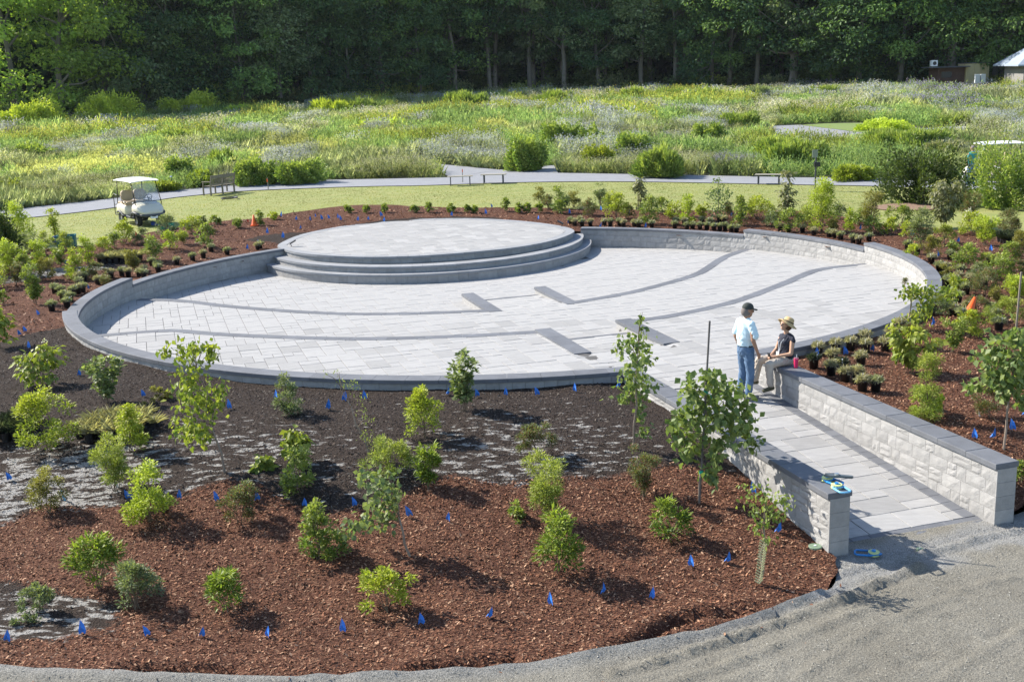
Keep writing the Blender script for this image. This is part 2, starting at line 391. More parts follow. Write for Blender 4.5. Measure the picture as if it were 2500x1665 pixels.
# the stage outline, traced as one closed curve
stage_px = [(674.7, 601.5), (683, 594), (712, 580), (746, 569), (821, 554), (914, 541), (1010, 535), (1125, 532.5), (1210, 535), (1290, 540.5), (1366, 550.5), (1400, 559), (1404, 568), (1351, 588), (1259, 605), (1144, 616), (1070, 622), (997, 626), (897, 628), (824, 625.5), (770, 622), (727, 617), (697, 610.5)]
STZ = -.41
STAGE = smooth_closed([at(px, py, STZ)[:2] for px, py in stage_px], 2)[::-1]
_sc = np.mean(STAGE, 0)
if sum(STAGE[i][0] * STAGE[(i + 1) % len(STAGE)][1] - STAGE[(i + 1) % len(STAGE)][0] * STAGE[i][1] for i in range(len(STAGE))) < 0: STAGE = STAGE[::-1]
def hole(c):
    d = np.linalg.norm(c[:, :2] - C0, axis=1); e1 = c[:, :2] @ E1; e2 = c[:, :2] @ E2
    return (d < RR - .16) | ((e1 > 8.12) & (e1 < 10.8) & (e2 > 11.9) & (e2 < 22)) | inpoly(c, [(_sc + (p - _sc) * .96) for p in STAGE])
def bstep(y): return .095 if y < 14.2 else .16 if y < 22 else (.25 if y < 34 else .5)
sheet('planting_bed', bed_poly, bedz, bstep, bed_material(), .0, hole, {'soil': soil_f, 'bare': bare_f})

lawn_m = mat('lawn_turf', (.17, .21, .055), .9, color2=(.28, .27, .10), scale=1.3, bump=1.0, bscale=40, stretch=(1, 2.2, 1))
lawn_poly = [p + np.array([0, -.5]) for p in LE] + PL[::-1]
sheet('lawn', lawn_poly, G, .9, lawn_m, -.02)
asph = mat('stone_dust_path', (.25, .255, .27), .92, vary=.14, scale=2.2, bump=.5, bscale=80)
def zp(x, y): return G(x, y) + .012
sheet('path', PL + [np.array(p) for p in PU[::-1]], zp, 1.2, asph, 0)
br = [(960, 388), (1066, 401), (1160, 410), (1221, 415.5), (1100, 434.5), (1060, 412), (975, 399)]
sheet('side_path', [G2(*p) for p in br], zp, 1.2, asph, .006)
br2 = [(1278, 419), (1300, 411), (1352, 404), (1362, 423)]
sheet('side_path', [G2(*p) for p in br2], zp, 1.2, asph, .006)
pu = lambda L: [G2((1600 + x / 2.6133), y / 2.6133) for x, y in L]
sheet('far_path', pu([(745, 805), (930, 800), (1150, 828), (1330, 852), (1180, 872), (1000, 893), (890, 905), (700, 890), (770, 850)]), zp, 1.5, asph, .006)
sheet('far_path', pu([(1690, 825), (1860, 812), (2040, 806), (2015, 850), (1990, 870), (1850, 862)]), zp, 1.5, asph, .006)
far_lawn = mat('far_lawn', (.14, .20, .05), .9, color2=(.18, .22, .07), scale=.5)
sheet('far_lawn', pu([(930, 802), (1080, 792), (1300, 788), (1560, 805), (1690, 822), (1800, 860), (1600, 900), (1330, 925), (1050, 925), (980, 908), (1190, 872), (1330, 852), (1150, 828)]), lambda x, y: G(x, y) + .02, 1.5, far_lawn, .014)

# ground everywhere else
base_m = mat('meadow_soil', (.06, .075, .03), .95, color2=(.05, .055, .028), scale=.4)
def basez(x, y):
    z = G(x, y) - .07; s_ = sdf(np.stack([x, y], 1), bed_poly)
    return z - 1.3 * sstep(.6, 1.6, s_) - .12 * sstep(-.2, -.8, s_) * 0
def ygrid():
    ys = [-40]; 
    while ys[-1] < 520:
        y = ys[-1]; ys.append(y + (3 if y < 8 else (.6 if y < 62 else (2.5 if y < 170 else 12))))
    return ys
ys = np.array(ygrid()); xs = np.concatenate([np.arange(-420, -40, 12.), np.arange(-40, 40, .8), np.arange(40, 430, 12.)])
XX, YY = np.meshgrid(xs, ys); bz = basez(XX.ravel(), YY.ravel())
road_m0 = (YY.ravel() < 14.5)
bz = np.where(YY.ravel() < 5, np.minimum(bz, -1.0), bz)
_e1 = XX.ravel() * E1[0] + YY.ravel() * E1[1]; _e2 = XX.ravel() * E2[0] + YY.ravel() * E2[1]
bz = np.where((YY.ravel() < 15.2) & (np.abs(XX.ravel()) < 12), -1.6, bz)
bz = np.where((_e1 > 7) & (_e1 < 12) & (_e2 > 11) & (_e2 < 22), -1.6, bz)
nx = len(xs); I = np.arange((len(ys) - 1) * (nx)).reshape(len(ys) - 1, nx)[:, :-1].ravel()
link('ground', npmesh('ground', np.c_[XX.ravel(), YY.ravel(), bz], np.stack([I, I + 1, I + nx + 1, I + nx], 1)), base_m, None, True)['kind'] = 'structure'

# gravel road
def road_material():
    m = mat('stone_dust_road', (.205, .188, .152), .95, color2=(.27, .252, .21), scale=.9, bump=.0); nt = m.node_tree; N = nt.nodes; L = nt.links; b = N['Principled BSDF']
    tc = N.new('ShaderNodeTexCoord')
    n1 = N.new('ShaderNodeTexNoise'); n1.inputs['Scale'].default_value = 26; n1.inputs['Detail'].default_value = 8; n1.inputs['Roughness'].default_value = .75
    L.new(tc.outputs['Object'], n1.inputs['Vector'])
    bp = N.new('ShaderNodeBump'); bp.inputs['Strength'].default_value = 1; bp.inputs['Distance'].default_value = .05; L.new(n1.outputs[0], bp.inputs['Height']); L.new(bp.outputs[0], b.inputs['Normal'])
    a = N.new('ShaderNodeAttribute'); a.attribute_name = 'pale'; src = b.inputs['Base Color'].links[0].from_socket
    mx = N.new('ShaderNodeMix'); mx.data_type = 'RGBA'; L.new(a.outputs['Fac'], mx.inputs[0]); L.new(src, mx.inputs[6]); mx.inputs[7].default_value = (.30, .298, .29, 1); 
    n2 = N.new('ShaderNodeTexNoise'); n2.inputs['Scale'].default_value = 70; n2.inputs['Detail'].default_value = 3; L.new(tc.outputs['Object'], n2.inputs['Vector'])
    r2 = N.new('ShaderNodeMapRange'); r2.inputs[1].default_value = .35; r2.inputs[2].default_value = .7; r2.inputs[3].default_value = .6; r2.inputs[4].default_value = 1.45; L.new(n2.outputs[0], r2.inputs[0])
    hs = N.new('ShaderNodeHueSaturation'); L.new(r2.outputs[0], hs.inputs['Value']); L.new(mx.outputs[2], hs.inputs['Color']); L.new(hs.outputs[0], b.inputs['Base Color'])
    return m
ridge_l = [smooth_open([at(px, py, -.9)[:2] for px, py in q]) for q in (
    [(1500, 1640), (1700, 1585), (1860, 1530), (2000, 1480), (2100, 1440), (2250, 1380)], [(2040, 1400), (2160, 1375), (2300, 1340), (2420, 1305), (2560, 1285)],
    [(1500, 1700), (1780, 1620), (1960, 1545), (2150, 1470)], [(2340, 1440), (2420, 1420), (2560, 1395)], [(1950, 1650), (2090, 1560), (2200, 1500), (2330, 1455)], [(2300, 1660), (2400, 1590), (2560, 1500)], [(-100, 1648), (300, 1658), (700, 1668)], [(1600, 1720), (1840, 1640)])]
rim = RE[:-8]
foot = [(at(px, py, -.9)[:2]) for px, py in ((2110, 1635), (2350, 1563), (2270, 1600), (2330, 1500), (1890, 1505), (2440, 1545), (1740, 1620), (2160, 1525), (2060, 1580), (2210, 1620))]
def roadz(x, y):
    P = np.stack([x, y], 1); z = np.full(len(x), -.905)
    e2 = P @ E2; near = sstep(11.2, 12.3, e2); z = z + .02 * near
    hs_ = [.06, .05, .028, .022, .022, .02, .03, .018]
    for L_, h in zip(ridge_l, hs_):
        d = plined(P, L_); z = z + h * np.exp(-(d / .055) ** 2) * (.35 + 1.3 * vnoise(x, y, .16, 2)) - h * .45 * np.exp(-((d - .12) / .06) ** 2)
    d = plined(P, rim); z = z + .06 * np.exp(-(d / .10) ** 2) * (.6 + .8 * vnoise(x, y, .2, 4))
    z = z + .012 * (vnoise(x, y, .5, 6) - .5) + .012 * (vnoise(x, y, .14, 7) - .5) + .010 * (vnoise(x, y, .07, 9) - .5)
    for c in foot:
        v = (P - c); a_ = v @ np.array([.95, .3]); b_ = v @ np.array([-.3, .95]); q = (a_ / .17) ** 2 + (b_ / .07) ** 2
        z = np.where(q < 1, z - .022, z)
    return z
def pale_f(x, y):
    P = np.stack([x, y], 1); d = sdf(P, [at(px, py, -.9)[:2] for px, py in ((1950, 1480), (2030, 1340), (2420, 1260), (2700, 1240), (2650, 1330), (2380, 1340), (2230, 1400), (2100, 1440))])
    return np.clip(sstep(-.1, .25, d + .5 * (vnoise(x, y, .35, 3) - .5)) * .8 + .6 * np.exp(-(plined(P, rim) / .16) ** 2), 0, 1)
road_poly = RE + [fr(8.0, 12.0), fr(8.0, 12.3), fr(10.93, 12.3), fr(10.93, 12.0)] + RE2 + [np.array([24, 8.5]), np.array([-22, 8.5]), np.array([-22, 12.])]
rp1 = [p for p in road_poly]
sheet('gravel_road', rp1, roadz, lambda y: .07, road_material(), 0, lambda c: (np.abs(c[:, 0]) > 14), {'pale': pale_f})
link('road_beyond', npmesh('road_beyond', [(-60, -30, -.95), (60, -30, -.95), (60, 9.2, -.95), (-60, 9.2, -.95)], [[0, 1, 2, 3]]), bpy.data.materials['stone_dust_road'])['kind'] = 'structure'

# mulch shreds lying proud of the bed, more than anyone could count
def chips(name, n, region, size, cols, zfun, keep):
    x = RNG.uniform(region[0], region[1], n); y = RNG.uniform(region[2], region[3], n)
    P = np.stack([x, y], 1); k = keep(P); P = P[k]; n = len(P); z = zfun(P[:, 0], P[:, 1])
    a = RNG.uniform(0, 6.283, n); t = RNG.normal(0, .38, n); L_ = size * RNG.uniform(.5, 1.5, n); W_ = L_ * RNG.uniform(.25, .5, n)
    d = np.stack([np.cos(a), np.sin(a), np.sin(t)], 1) * L_[:, None] / 2; w = np.stack([-np.sin(a), np.cos(a), np.sin(RNG.normal(0, .4, n))], 1) * W_[:, None] / 2
    c = np.c_[P, z + .006 + np.abs(d[:, 2])]
    V = np.stack([c - d - w, c + d - w, c + d + w, c - d + w], 1).reshape(-1, 3)
    ci = RNG.integers(0, len(cols), n); cc = np.array(cols)[ci] * RNG.uniform(.7, 1.3, (n, 1))
    F = np.arange(len(V)).reshape(-1, 4)
    me = npmesh(name, V, F, np.repeat(cc, 4, 0)); o = link(name, me, MAT['chip']); return o
BP = [np.array(p) for p in bed_poly]
def keep_mulch(P): return (sdf(P, BP) > .02) & (soil_f(P[:, 0], P[:, 1]) < .05) & ~hole(P) & (np.linalg.norm(P - C0, axis=1) > RR + .02)
def keep_soil(P): return (sdf(P, BP) > .02) & (soil_f(P[:, 0], P[:, 1]) > -.05) & ~hole(P) & (np.linalg.norm(P - C0, axis=1) > RR + .02)
mulc = [(.10, .040, .022), (.155, .065, .036), (.22, .098, .055), (.30, .155, .09), (.065, .028, .018), (.13, .055, .032), (.38, .23, .145)]
o = chips('mulch_shreds', 300000, (-9.5, 12, 10.3, 26), .028, mulc, bedz, keep_mulch); tag(o, 'reddish brown shredded bark mulch strewn over the planting bed', 'mulch', kind='stuff')
o = chips('mulch_shreds', 90000, (-24, 24, 24, 50), .055, mulc, bedz, keep_mulch); tag(o, 'reddish brown bark mulch around the far side of the round plaza', 'mulch', kind='stuff')
o = chips('soil_crumbs', 90000, (-11, 5, 13, 27), .028, [(.03, .024, .022), (.06, .045, .038), (.14, .12, .10), (.018, .015, .014), (.09, .068, .055), (.04, .03, .026)], bedz, keep_soil); tag(o, 'dark crumbly soil with pale grit between the wall and the mulch', 'soil', kind='stuff')
RP = [np.array(p) for p in rp1]
o = chips('road_grit', 30000, (-8, 9, 9.5, 15.2), .014, [(.19, .18, .15), (.26, .25, .215), (.31, .30, .27), (.15, .14, .12), (.22, .205, .17)], roadz, lambda P: sdf(P, RP) > .01); tag(o, 'grey grit and small stones scattered on the stone dust road', 'gravel', kind='stuff')
o = chips('spilled_mulch', 1400, (-8, 9, 10, 15), .03, mulc, roadz, lambda P: (sdf(P, RP) > .01) & (plined(P, rim) < RNG.uniform(0, 1, len(P)) ** 3 * .9) & (P[:, 1] < 14.5)); tag(o, 'loose mulch shreds spilled over the edge of the stone dust road', 'mulch', kind='stuff')
# ------------------------------------------------------------------ the round plaza
b1L = [(-.55, 30.03), (-1.96, 29.97), (-3.64, 30.05), (-4.95, 30.37), (-6.78, 31.2), (-8.35, 32.06), (-9.17, 32.69), (-9.97, 33.13), (-11.0, 33.36)]
b1R = [(1.6, 30.62), (3.23, 31.65), (4.25, 32.64), (5.65, 34.19), (6.26, 35.45), (6.85, 36.82), (7.4, 37.8), (8.2, 38.75)]
b2L = [(.6, 26.28), (-1.01, 26.12), (-2.48, 26.1), (-4.34, 26.32), (-7.16, 27.23), (-7.82, 27.59), (-8.48, 27.91), (-9.41, 27.75), (-10.5, 27.45)]
b2R = [(2.75, 27.02), (3.54, 27.3), (4.62, 27.98), (5.85, 29.01), (6.7, 30.07), (7.62, 31.23), (8.46, 32.42), (8.88, 32.98), (9.41, 33.36), (10.18, 33.62), (10.75, 33.75)]
def ang_d(L):
    L = np.array(L); a = np.degrees(np.arctan2(L[:, 0] - S0[0], -(L[:, 1] - S0[1]))); d = np.hypot(L[:, 0] - S0[0], L[:, 1] - S0[1]); return a, d
def band_fn(Lf, Rt):
    a1, d1 = ang_d(Lf); a2, d2 = ang_d(Rt); a = np.r_[a1, a2]; d = np.r_[d1, d2]; i = np.argsort(a); return a[i], d[i]
B1 = band_fn(b1L, b1R); B2 = band_fn(b2L, b2R)
def F(x, y):
    x = np.asarray(x, float); y = np.asarray(y, float)
    d = np.hypot(x - S0[0], y - S0[1]); a = np.degrees(np.arctan2(x - S0[0], -(y - S0[1])))
    t1 = np.interp(a, *B1); t2 = np.interp(a, *B2)
    zl = -1.12 + .10 * np.clip((d - 6.4) / 5.3, 0, 1); zm = -.85 + .05 * np.clip((d - t1) / np.maximum(t2 - t1, .5), 0, 1)
    zu = -.62 + .12 * np.clip((d - t2) / 6.4, 0, 1)
    z = np.where(d < t1, zl, np.where(d < t2, zm, zu))
    e1 = x * E1[0] + y * E1[1]; e2 = x * E2[0] + y * E2[1]
    ais = (e1 > 8.74) & (e1 < 10.62)
    za1 = np.interp(e2, [28.6, 31.35], [-.85, -1.03]); za2 = np.interp(e2, [22.4, 24.9], [-.60, -.80])
    zz = np.where(e2 > 31.35, zl, np.where(e2 > 28.6, za1, np.where(e2 > 24.9, np.interp(e2, [24.9, 28.6], [-.80, -.85]), np.where(e2 > 22.4, za2, np.interp(e2, [18.6, 22.4], [-.50, -.60])))))
    z = np.where(ais & (e2 > 18.6), zz, z)
    zr = -.50 - .40 * (18.6 - e2) / 6.5
    return np.where((e2 < 18.6) & (e1 > 8.0) & (e1 < 10.9), zr, z)
def clip_convex(poly, clip):
    out = [np.array(p, float) for p in poly]
    for i in range(len(clip)):
        a = np.array(clip[i]); b = np.array(clip[(i + 1) % len(clip)]); e = b - a
        if not out: return []
        inp = out; out = []
        side = [e[0] * (p[1] - a[1]) - e[1] * (p[0] - a[0]) for p in inp]
        if min(side) >= 0: out = inp; continue
        for k in range(len(inp)):
            p, q, sp, sq = inp[k], inp[(k + 1) % len(inp)], side[k], side[(k + 1) % len(inp)]
            if sp >= 0: out.append(p)
            if (sp >= 0) != (sq >= 0): out.append(p + (q - p) * sp / (sp - sq))
    return out
def tiles(n1, n2, big=.42, med=.62, seed=1):
    r = random.Random(seed); occ = [[False] * n2 for _ in range(n1)]; out = []
    for j in range(n2):
        for i in range(n1):
            if occ[i][j]: continue
            w, h = 1, 1; f = lambda a, b: all(i + u < n1 and j + v < n2 and not occ[i + u][j + v] for u in range(a) for v in range(b))
            q = r.random()
            if q < big and f(2, 2): w, h = 2, 2
            elif q < big + (1 - big) * med and f(2, 1): w, h = 2, 1
            for u in range(w):
                for v in range(h): occ[i + u][j + v] = True
            out.append((i, j, w, h))
    return out
def paver_geo(poly, zf, th=.05, gap=.0075, bev=.006):
    c = np.mean(poly, 0); P = [p + (c - p) / max(np.linalg.norm(c - p), .01) * gap for p in poly]; Q = [p + (c - p) / max(np.linalg.norm(c - p), .01) * bev for p in P]
    n = len(P); zt = [float(zf(p[0], p[1])) for p in P]
    V = [(p[0], p[1], z - th) for p, z in zip(P, zt)] + [(p[0], p[1], z - bev * .7) for p, z in zip(P, zt)] + [(p[0], p[1], z) for p, z in zip(Q, zt)]
    Fc = [[n + 0] * 0] ; Fc = [[2 * n + k for k in range(n)]]
    for l in (0, n):
        for k in range(n): Fc.append([l + k, l + (k + 1) % n, l + n + (k + 1) % n, l + n + k])
    return V, Fc
def pave(parent, name, clip, m1, m2, o1, o2, n1, n2, zf, reject, limit, matl, seed, rotmods=False, jit=.003):
    ps = []
    rr = random.Random(seed)
    def halves(c, q):
        """where a terrace curb crosses a paver it is cut in two, one half on each level"""
        if zf is not F: return [(c, q)]
        e1 = c @ E1
        d = np.hypot(*(c - S0)); a = math.degrees(math.atan2(c[0] - S0[0], -(c[1] - S0[1])))
        if 8.74 < e1 < 10.62 : return [(c, q)]
        for B in (B1, B2):
            if abs(d - np.interp(a, *B)) < .6:
                P_ = []
                for aa in (a - 1.5, a + 1.5):
                    dd_ = np.interp(aa, *B); P_.append(np.array([S0[0] + dd_ * math.sin(rad(aa)), S0[1] - dd_ * math.cos(rad(aa))]))
                far = [P_[0], P_[1], P_[1] + (S0 - P_[1]) * .5, P_[0] + (S0 - P_[0]) * .5]; nearp = [P_[0] + (P_[0] - S0) * .5, P_[1] + (P_[1] - S0) * .5, P_[1], P_[0]]
                out = []
                for cl in (far, nearp):
                    e = (P_[1] - P_[0]); cl = [cl[0] - e * (8 if cl is far else 8), cl[1] + e * 8, cl[2] + e * 8, cl[3] - e * 8]
                    ar_ = sum(cl[k][0] * cl[(k + 1) % 4][1] - cl[(k + 1) % 4][0] * cl[k][1] for k in range(4)); cl = cl if ar_ > 0 else cl[::-1]
                    r2 = clip_convex(q, cl)
                    if len(r2) >= 3: out.append((np.mean(r2, 0), r2))
                return out
        return [(c, q)]
    for i, j, w, h in tiles(n1, n2, seed=seed):
        q0 = [fr(o1 + i * m1, o2 + j * m2), fr(o1 + (i + w) * m1, o2 + j * m2), fr(o1 + (i + w) * m1, o2 + (j + h) * m2), fr(o1 + i * m1, o2 + (j + h) * m2)]
        c0_ = np.mean(q0, 0)
        if reject is not None and reject(c0_, q0): continue
        for c, q in halves(c0_, q0):
            if clip is not None:
                q = clip_convex(q, clip)
                if len(q) < 3: continue
                c = np.mean(q, 0)
            ar = abs(sum(q[k][0] * q[(k + 1) % len(q)][1] - q[(k + 1) % len(q)][0] * q[k][1] for k in range(len(q)))) / 2
            if ar < .003: continue
            zc = float(zf(c[0], c[1])); dz = rr.uniform(-jit, jit)
            # pavers take the level of their own terrace, laid to its fall
            def zz(x, y, zc=zc, dz=dz):
                z = float(zf(x, y)); return (z if abs(z - zc) < .06 else zc) + dz
            r_ = np.array([c[0], c[1], zc]); dep = cam_depth(r_); sx = abs(c[0] / dep)
            score = ar / dep ** 3 if sx < .46 else 0
            ps.append((score, paver_geo(q, zz)))
    ps.sort(key=lambda t: -t[0]); big = ps[:limit]; rest = ps[limit:]
    for s_, (V, Fc) in big:
        o = link(name, pymesh(name, V, Fc), matl, parent)
    if rest:
        mb = MB()
        for s_, (V, Fc) in rest: mb.add(V, Fc)
        mb.build(name + 's', matl, parent, kind='stuff')
    return len(ps)
circ = [C0 + 11.22 * np.array([math.cos(t), math.sin(t)]) for t in np.linspace(0, 2 * math.pi, 72, endpoint=False)]
floor = empty('plaza_floor', (0, 0, 0)); floor['kind'] = 'structure'
# bedding that shows in the joints: terraces as a fine sheet
gx, gy = np.meshgrid(np.arange(-12, 11.8, .14), np.arange(19.6, 43.4, .14)); nxx = gx.shape[1]
Z = F(gx.ravel(), gy.ravel()) - .012; Ii = np.arange((gx.shape[0] - 1) * nxx).reshape(-1, nxx)[:, :-1].ravel()
Fq = np.stack([Ii, Ii + 1, Ii + nxx + 1, Ii + nxx], 1); VV = np.c_[gx.ravel(), gy.ravel(), Z]; keep = (np.linalg.norm(VV[Fq].mean(1)[:, :2] - C0, axis=1) < 11.25)
link('bedding', npmesh('bedding', VV, Fq[keep]), MAT['joint'], floor)
FL_o2 = 18.4; S_in = [S0 + 6.2 * np.array([math.cos(t), math.sin(t)]) for t in np.linspace(0, 2 * math.pi, 48, endpoint=False)]
def rej(c, q):
    if np.linalg.norm(c - C0) > 11.6: return True
    if inpoly([c], [(_sc + (p - _sc) * 1.0) for p in STAGE])[0]: return True
    if np.linalg.norm(c - S0) < 6.0: return True
    e1, e2 = c @ E1, c @ E2
    return e2 < 18.72 and 8.2 < e1 < 10.9
m1, m2 = .222, .33
n_ = pave(floor, 'paver', circ, m1, m2, 9.68 - 52 * m1, FL_o2 - 0 * m2, 104, 70, F, rej, 300, MAT['paver'], 5)

# dark bands: curved terrace curbs with their slabs
bandz = {'b1': -.845, 'b2': -.613}
def band(line, z, name, label, w=.30, h=.24, slab=.9, ends=(None, None)):
    L = smooth_open([np.array(p, float) for p in line], 2)
    # keep within the wall
    L = [p for p in L if np.linalg.norm(p - C0) < 11.2]
    d = [0]
    for i in range(1, len(L)): d.append(d[-1] + np.linalg.norm(L[i] - L[i - 1]))
    P = np.array(L); d = np.array(d); T = d[-1]; n = max(1, round(T / slab)); root = empty(name, (P[0][0], P[0][1], z), label=label, cat='paving band')
    root.location = (0, 0, 0)
    zt = lambda p: z
    def pt(s, off):
        s = min(max(s, 0), T); q = np.array([np.interp(s, d, P[:, 0]), np.interp(s, d, P[:, 1])]); a = min(s + .12, T); b = max(s - .12, 0)
        t = np.array([np.interp(a, d, P[:, 0]) - np.interp(b, d, P[:, 0]), np.interp(a, d, P[:, 1]) - np.interp(b, d, P[:, 1])]); t /= np.linalg.norm(t); return q + off * np.array([-t[1], t[0]])
    for k in range(n):
        s0, s1 = T * k / n + .003, T * (k + 1) / n - .003; m = 3; V = []
        for j in range(m + 1):
            s = s0 + (s1 - s0) * j / m
            for o_ in (-w / 2, w / 2):
                p = pt(s, o_); V += [(p[0], p[1], z - h), (p[0], p[1], z)]
        Fc = []
        for j in range(m):
            b = j * 4; Fc += [[b + 1, b + 5, b + 7, b + 3], [b, b + 4, b + 5, b + 1], [b + 3, b + 7, b + 6, b + 2]]
        Fc += [[0, 1, 3, 2], [m * 4, m * 4 + 2, m * 4 + 3, m * 4 + 1]]
        me = pymesh('curb_slab', V, Fc); link('curb_slab', me, MAT['coping'], root)
    return root
band(b1L, -.843, 'terrace_curb', 'dark paved band curving left across the lower plaza to the wall under its shadow')
band(b1R, -.843, 'terrace_curb', 'dark paved band curving right from the tapered slab nearest the stage steps up to the far wall')
band(b2L, -.612, 'terrace_curb', 'dark paved band curving left across the nearer part of the plaza, ends at the low wall')
band(b2R, -.612, 'terrace_curb', 'dark paved band curving right past the standing man up to the sunlit far wall')
# four straight slabs beside the two sloping aisles
def slabs(e1a, e1b, e2a, e2b, z, label, n=3):
    root = empty('aisle_curb', (0, 0, 0), label=label, cat='curb')
    for k in range(n):
        a = e2a + (e2b - e2a) * k / n + .003; b = e2a + (e2b - e2a) * (k + 1) / n - .003; mb = MB()
        mb.prism([fr(e1a, a), fr(e1b, a), fr(e1b, b), fr(e1a, b)], z - .07, z); mb.build('cap_slab', MAT['coping'], root)
    mb = MB(); i = .02; mb.prism([fr(e1a + i, e2a + i), fr(e1b - i, e2a + i), fr(e1b - i, e2b - i), fr(e1a + i, e2b - i)], z - .32, z - .071); mb.build('curb_body', MAT['stone'], root)
    return root
slabs(8.40, 8.76, 28.62, 31.42, -.838, 'dark slab beside the farther aisle, left one, its pale side showing above a strip of small pavers')
slabs(10.60, 10.95, 28.62, 31.38, -.838, 'dark slab beside the farther aisle, right one, nearest the stage steps on the right')
slabs(8.42, 8.81, 22.36, 24.96, -.563, 'dark slab beside the nearer aisle, left one, lying flush with the pavers')
slabs(10.52, 10.92, 22.36, 25.08, -.563, 'dark slab beside the nearer aisle, right one, behind the tall young tree')
for e2_, z_, l_ in ((31.0, -.99, 'thin dark strip of pavers across the farther aisle'), (24.42, -.755, 'thin dark strip of pavers across the nearer aisle')):
    r_ = empty('threshold_strip', (0, 0, 0), label=l_, cat='paving strip')
    for k in range(5):
        a = 8.78 + 1.83 * k / 5; mb = MB(); mb.prism([fr(a + .002, e2_ - .06), fr(a + .364, e2_ - .06), fr(a + .364, e2_ + .06), fr(a + .002, e2_ + .06)], z_ - .05, float(F(*fr(9.6, e2_))) + .009); mb.build('strip_paver', MAT['coping'], r_)
r_ = empty('edge_strip', (0, 0, 0), label='short row of small grey pavers on the floor beside the left farther slab', cat='paving strip')
for k in range(9):
    a = 28.9 + k * .255; mb = MB(); mb.prism([fr(8.05, a), fr(8.33, a), fr(8.33, a + .25), fr(8.05, a + .25)], -1.06, float(F(*fr(8.2, a))) + .008); mb.build('strip_paver', MAT['stone'], r_)

# ------------------------------------------------------------------ walls
def arc_pt(a, r): return C0 + r * np.array([math.cos(a), math.sin(a)])
def block(a0, a1, r0, r1, z0, z1, rough, rr, face):  # face 'in' or 'out'; curved block, its visible face split rough
    nA, nZ = 4, 3; V = []; Fc = []
    rf, rb = (r0, r1) if face == 'in' else (r1, r0); sgn = -1 if face == 'in' else 1
    for j in range(nZ + 1):
        for i in range(nA + 1):
            edge = i in (0, nA) or j in (0, nZ); d = sgn * ((0 if edge else rr.uniform(.002, rough)))
            p = arc_pt(a0 + (a1 - a0) * i / nA, rf + d); V.append((p[0], p[1], z0 + (z1 - z0) * j / nZ))
    for j in range(nZ):
        for i in range(nA):
            k = j * (nA + 1) + i; q = [k, k + 1, k + nA + 2, k + nA + 1]; Fc.append(q if face == 'out' else q[::-1])
    b = len(V)
    for a, z in ((a0, z0), (a1, z0), (a1, z1), (a0, z1)):
        p = arc_pt(a, rb); V.append((p[0], p[1], z))
    bl, brr, tr, tl = 0, nA, (nZ + 1) * (nA + 1) - 1, nZ * (nA + 1)
    Fc += [[b, b + 3] + [j * (nA + 1) for j in range(nZ, -1, -1)], [b + 1] + [j * (nA + 1) + nA for j in range(nZ + 1)] + [b + 2], [b + 3, b + 2] + [nZ * (nA + 1) + i for i in range(nA, -1, -1)]]
    return V, Fc
def wall_section(root, A0, A1, ztop, seed, show, parts, rest):
    """degrees; show: 'in' or 'out' = the face the photograph shows"""
    rr = random.Random(seed); a0, a1 = rad(A0), rad(A1); L = (a1 - a0) * RR; n = round(L / .62)
    for k in range(n):
        s0 = a0 + (a1 - a0) * k / n + .0028 / RR; s1 = a0 + (a1 - a0) * (k + 1) / n - .0028 / RR; V = []; m = 3; z0, z1, b = ztop - .075, ztop, .008
        for j in range(m + 1):
            a = s0 + (s1 - s0) * j / m
            for r_, z in ((RR - RW, z0), (RR - RW, z1 - b), (RR - RW + b, z1), (RR - b, z1), (RR, z1 - b), (RR, z0)):
                p = arc_pt(a, r_); V.append((p[0], p[1], z))
        Fc = [[j * 6 + i, j * 6 + (i + 1) % 6, (j + 1) * 6 + (i + 1) % 6, (j + 1) * 6 + i] for j in range(m) for i in range(6)] + [[5, 4, 3, 2, 1, 0], [m * 6 + i for i in range(6)]]
        link('coping_slab', pymesh('coping_slab', V, Fc), MAT['coping'], root)
    z = ztop - .078; lev = 0
    while z > -1.2:
        h = .2; z0 = max(z - h, -1.25)
        for face in ('in', 'out'):
            a = a0 - rr.uniform(0, .01)
            low = all(F(*arc_pt(t, 11.0)) > z for t in (a0, a1)) if face == 'in' else (z < float(G(*arc_pt((a0 + a1) / 2, 11.5))) - .12)
            if low: continue
            while a < a1 - .0001:
                l = rr.choice((.24, .34, .42, .42)) / RR; b = min(a + l, a1)
                if b - a > .05 / RR:
                    am = (a + b) / 2
                    vis = (float(F(*arc_pt(am, 11.0))) < z - .02) if face == 'in' else (float(G(*arc_pt(am, 11.5))) < z - .0)
                    if vis:
                        if face == 'in': g = block(a + .0025 / RR, b - .0025 / RR, RR - RW + .03, RR - RW + .13, z0 + .0025, z - .0025, .012, rr, 'in')
                        else: g = block(a + .0025 / RR, b - .0025 / RR, RR - .13, RR - .03, z0 + .0025, z - .0025, .012, rr, 'out')
                        (parts if face == show else rest).append(g)
                a = b
        z -= h
    # mortar core
    m = max(4, int(L / .3)); V = []; q = [(RR - RW + .05, -1.3), (RR - RW + .05, ztop - .076), (RR - .05, ztop - .076), (RR - .05, -1.3)]
    for j in range(m + 1):
        for r_, zz in q: p = arc_pt(a0 + (a1 - a0) * j / m, r_); V.append((p[0], p[1], zz))
    Fc = [[j * 4 + i, j * 4 + (i + 1) % 4, (j + 1) * 4 + (i + 1) % 4, (j + 1) * 4 + i] for j in range(m) for i in range(4)] + [[3, 2, 1, 0], [m * 4 + i for i in range(4)]]
    link('wall_core', pymesh('wall_core', V, Fc), MAT['core'], root)
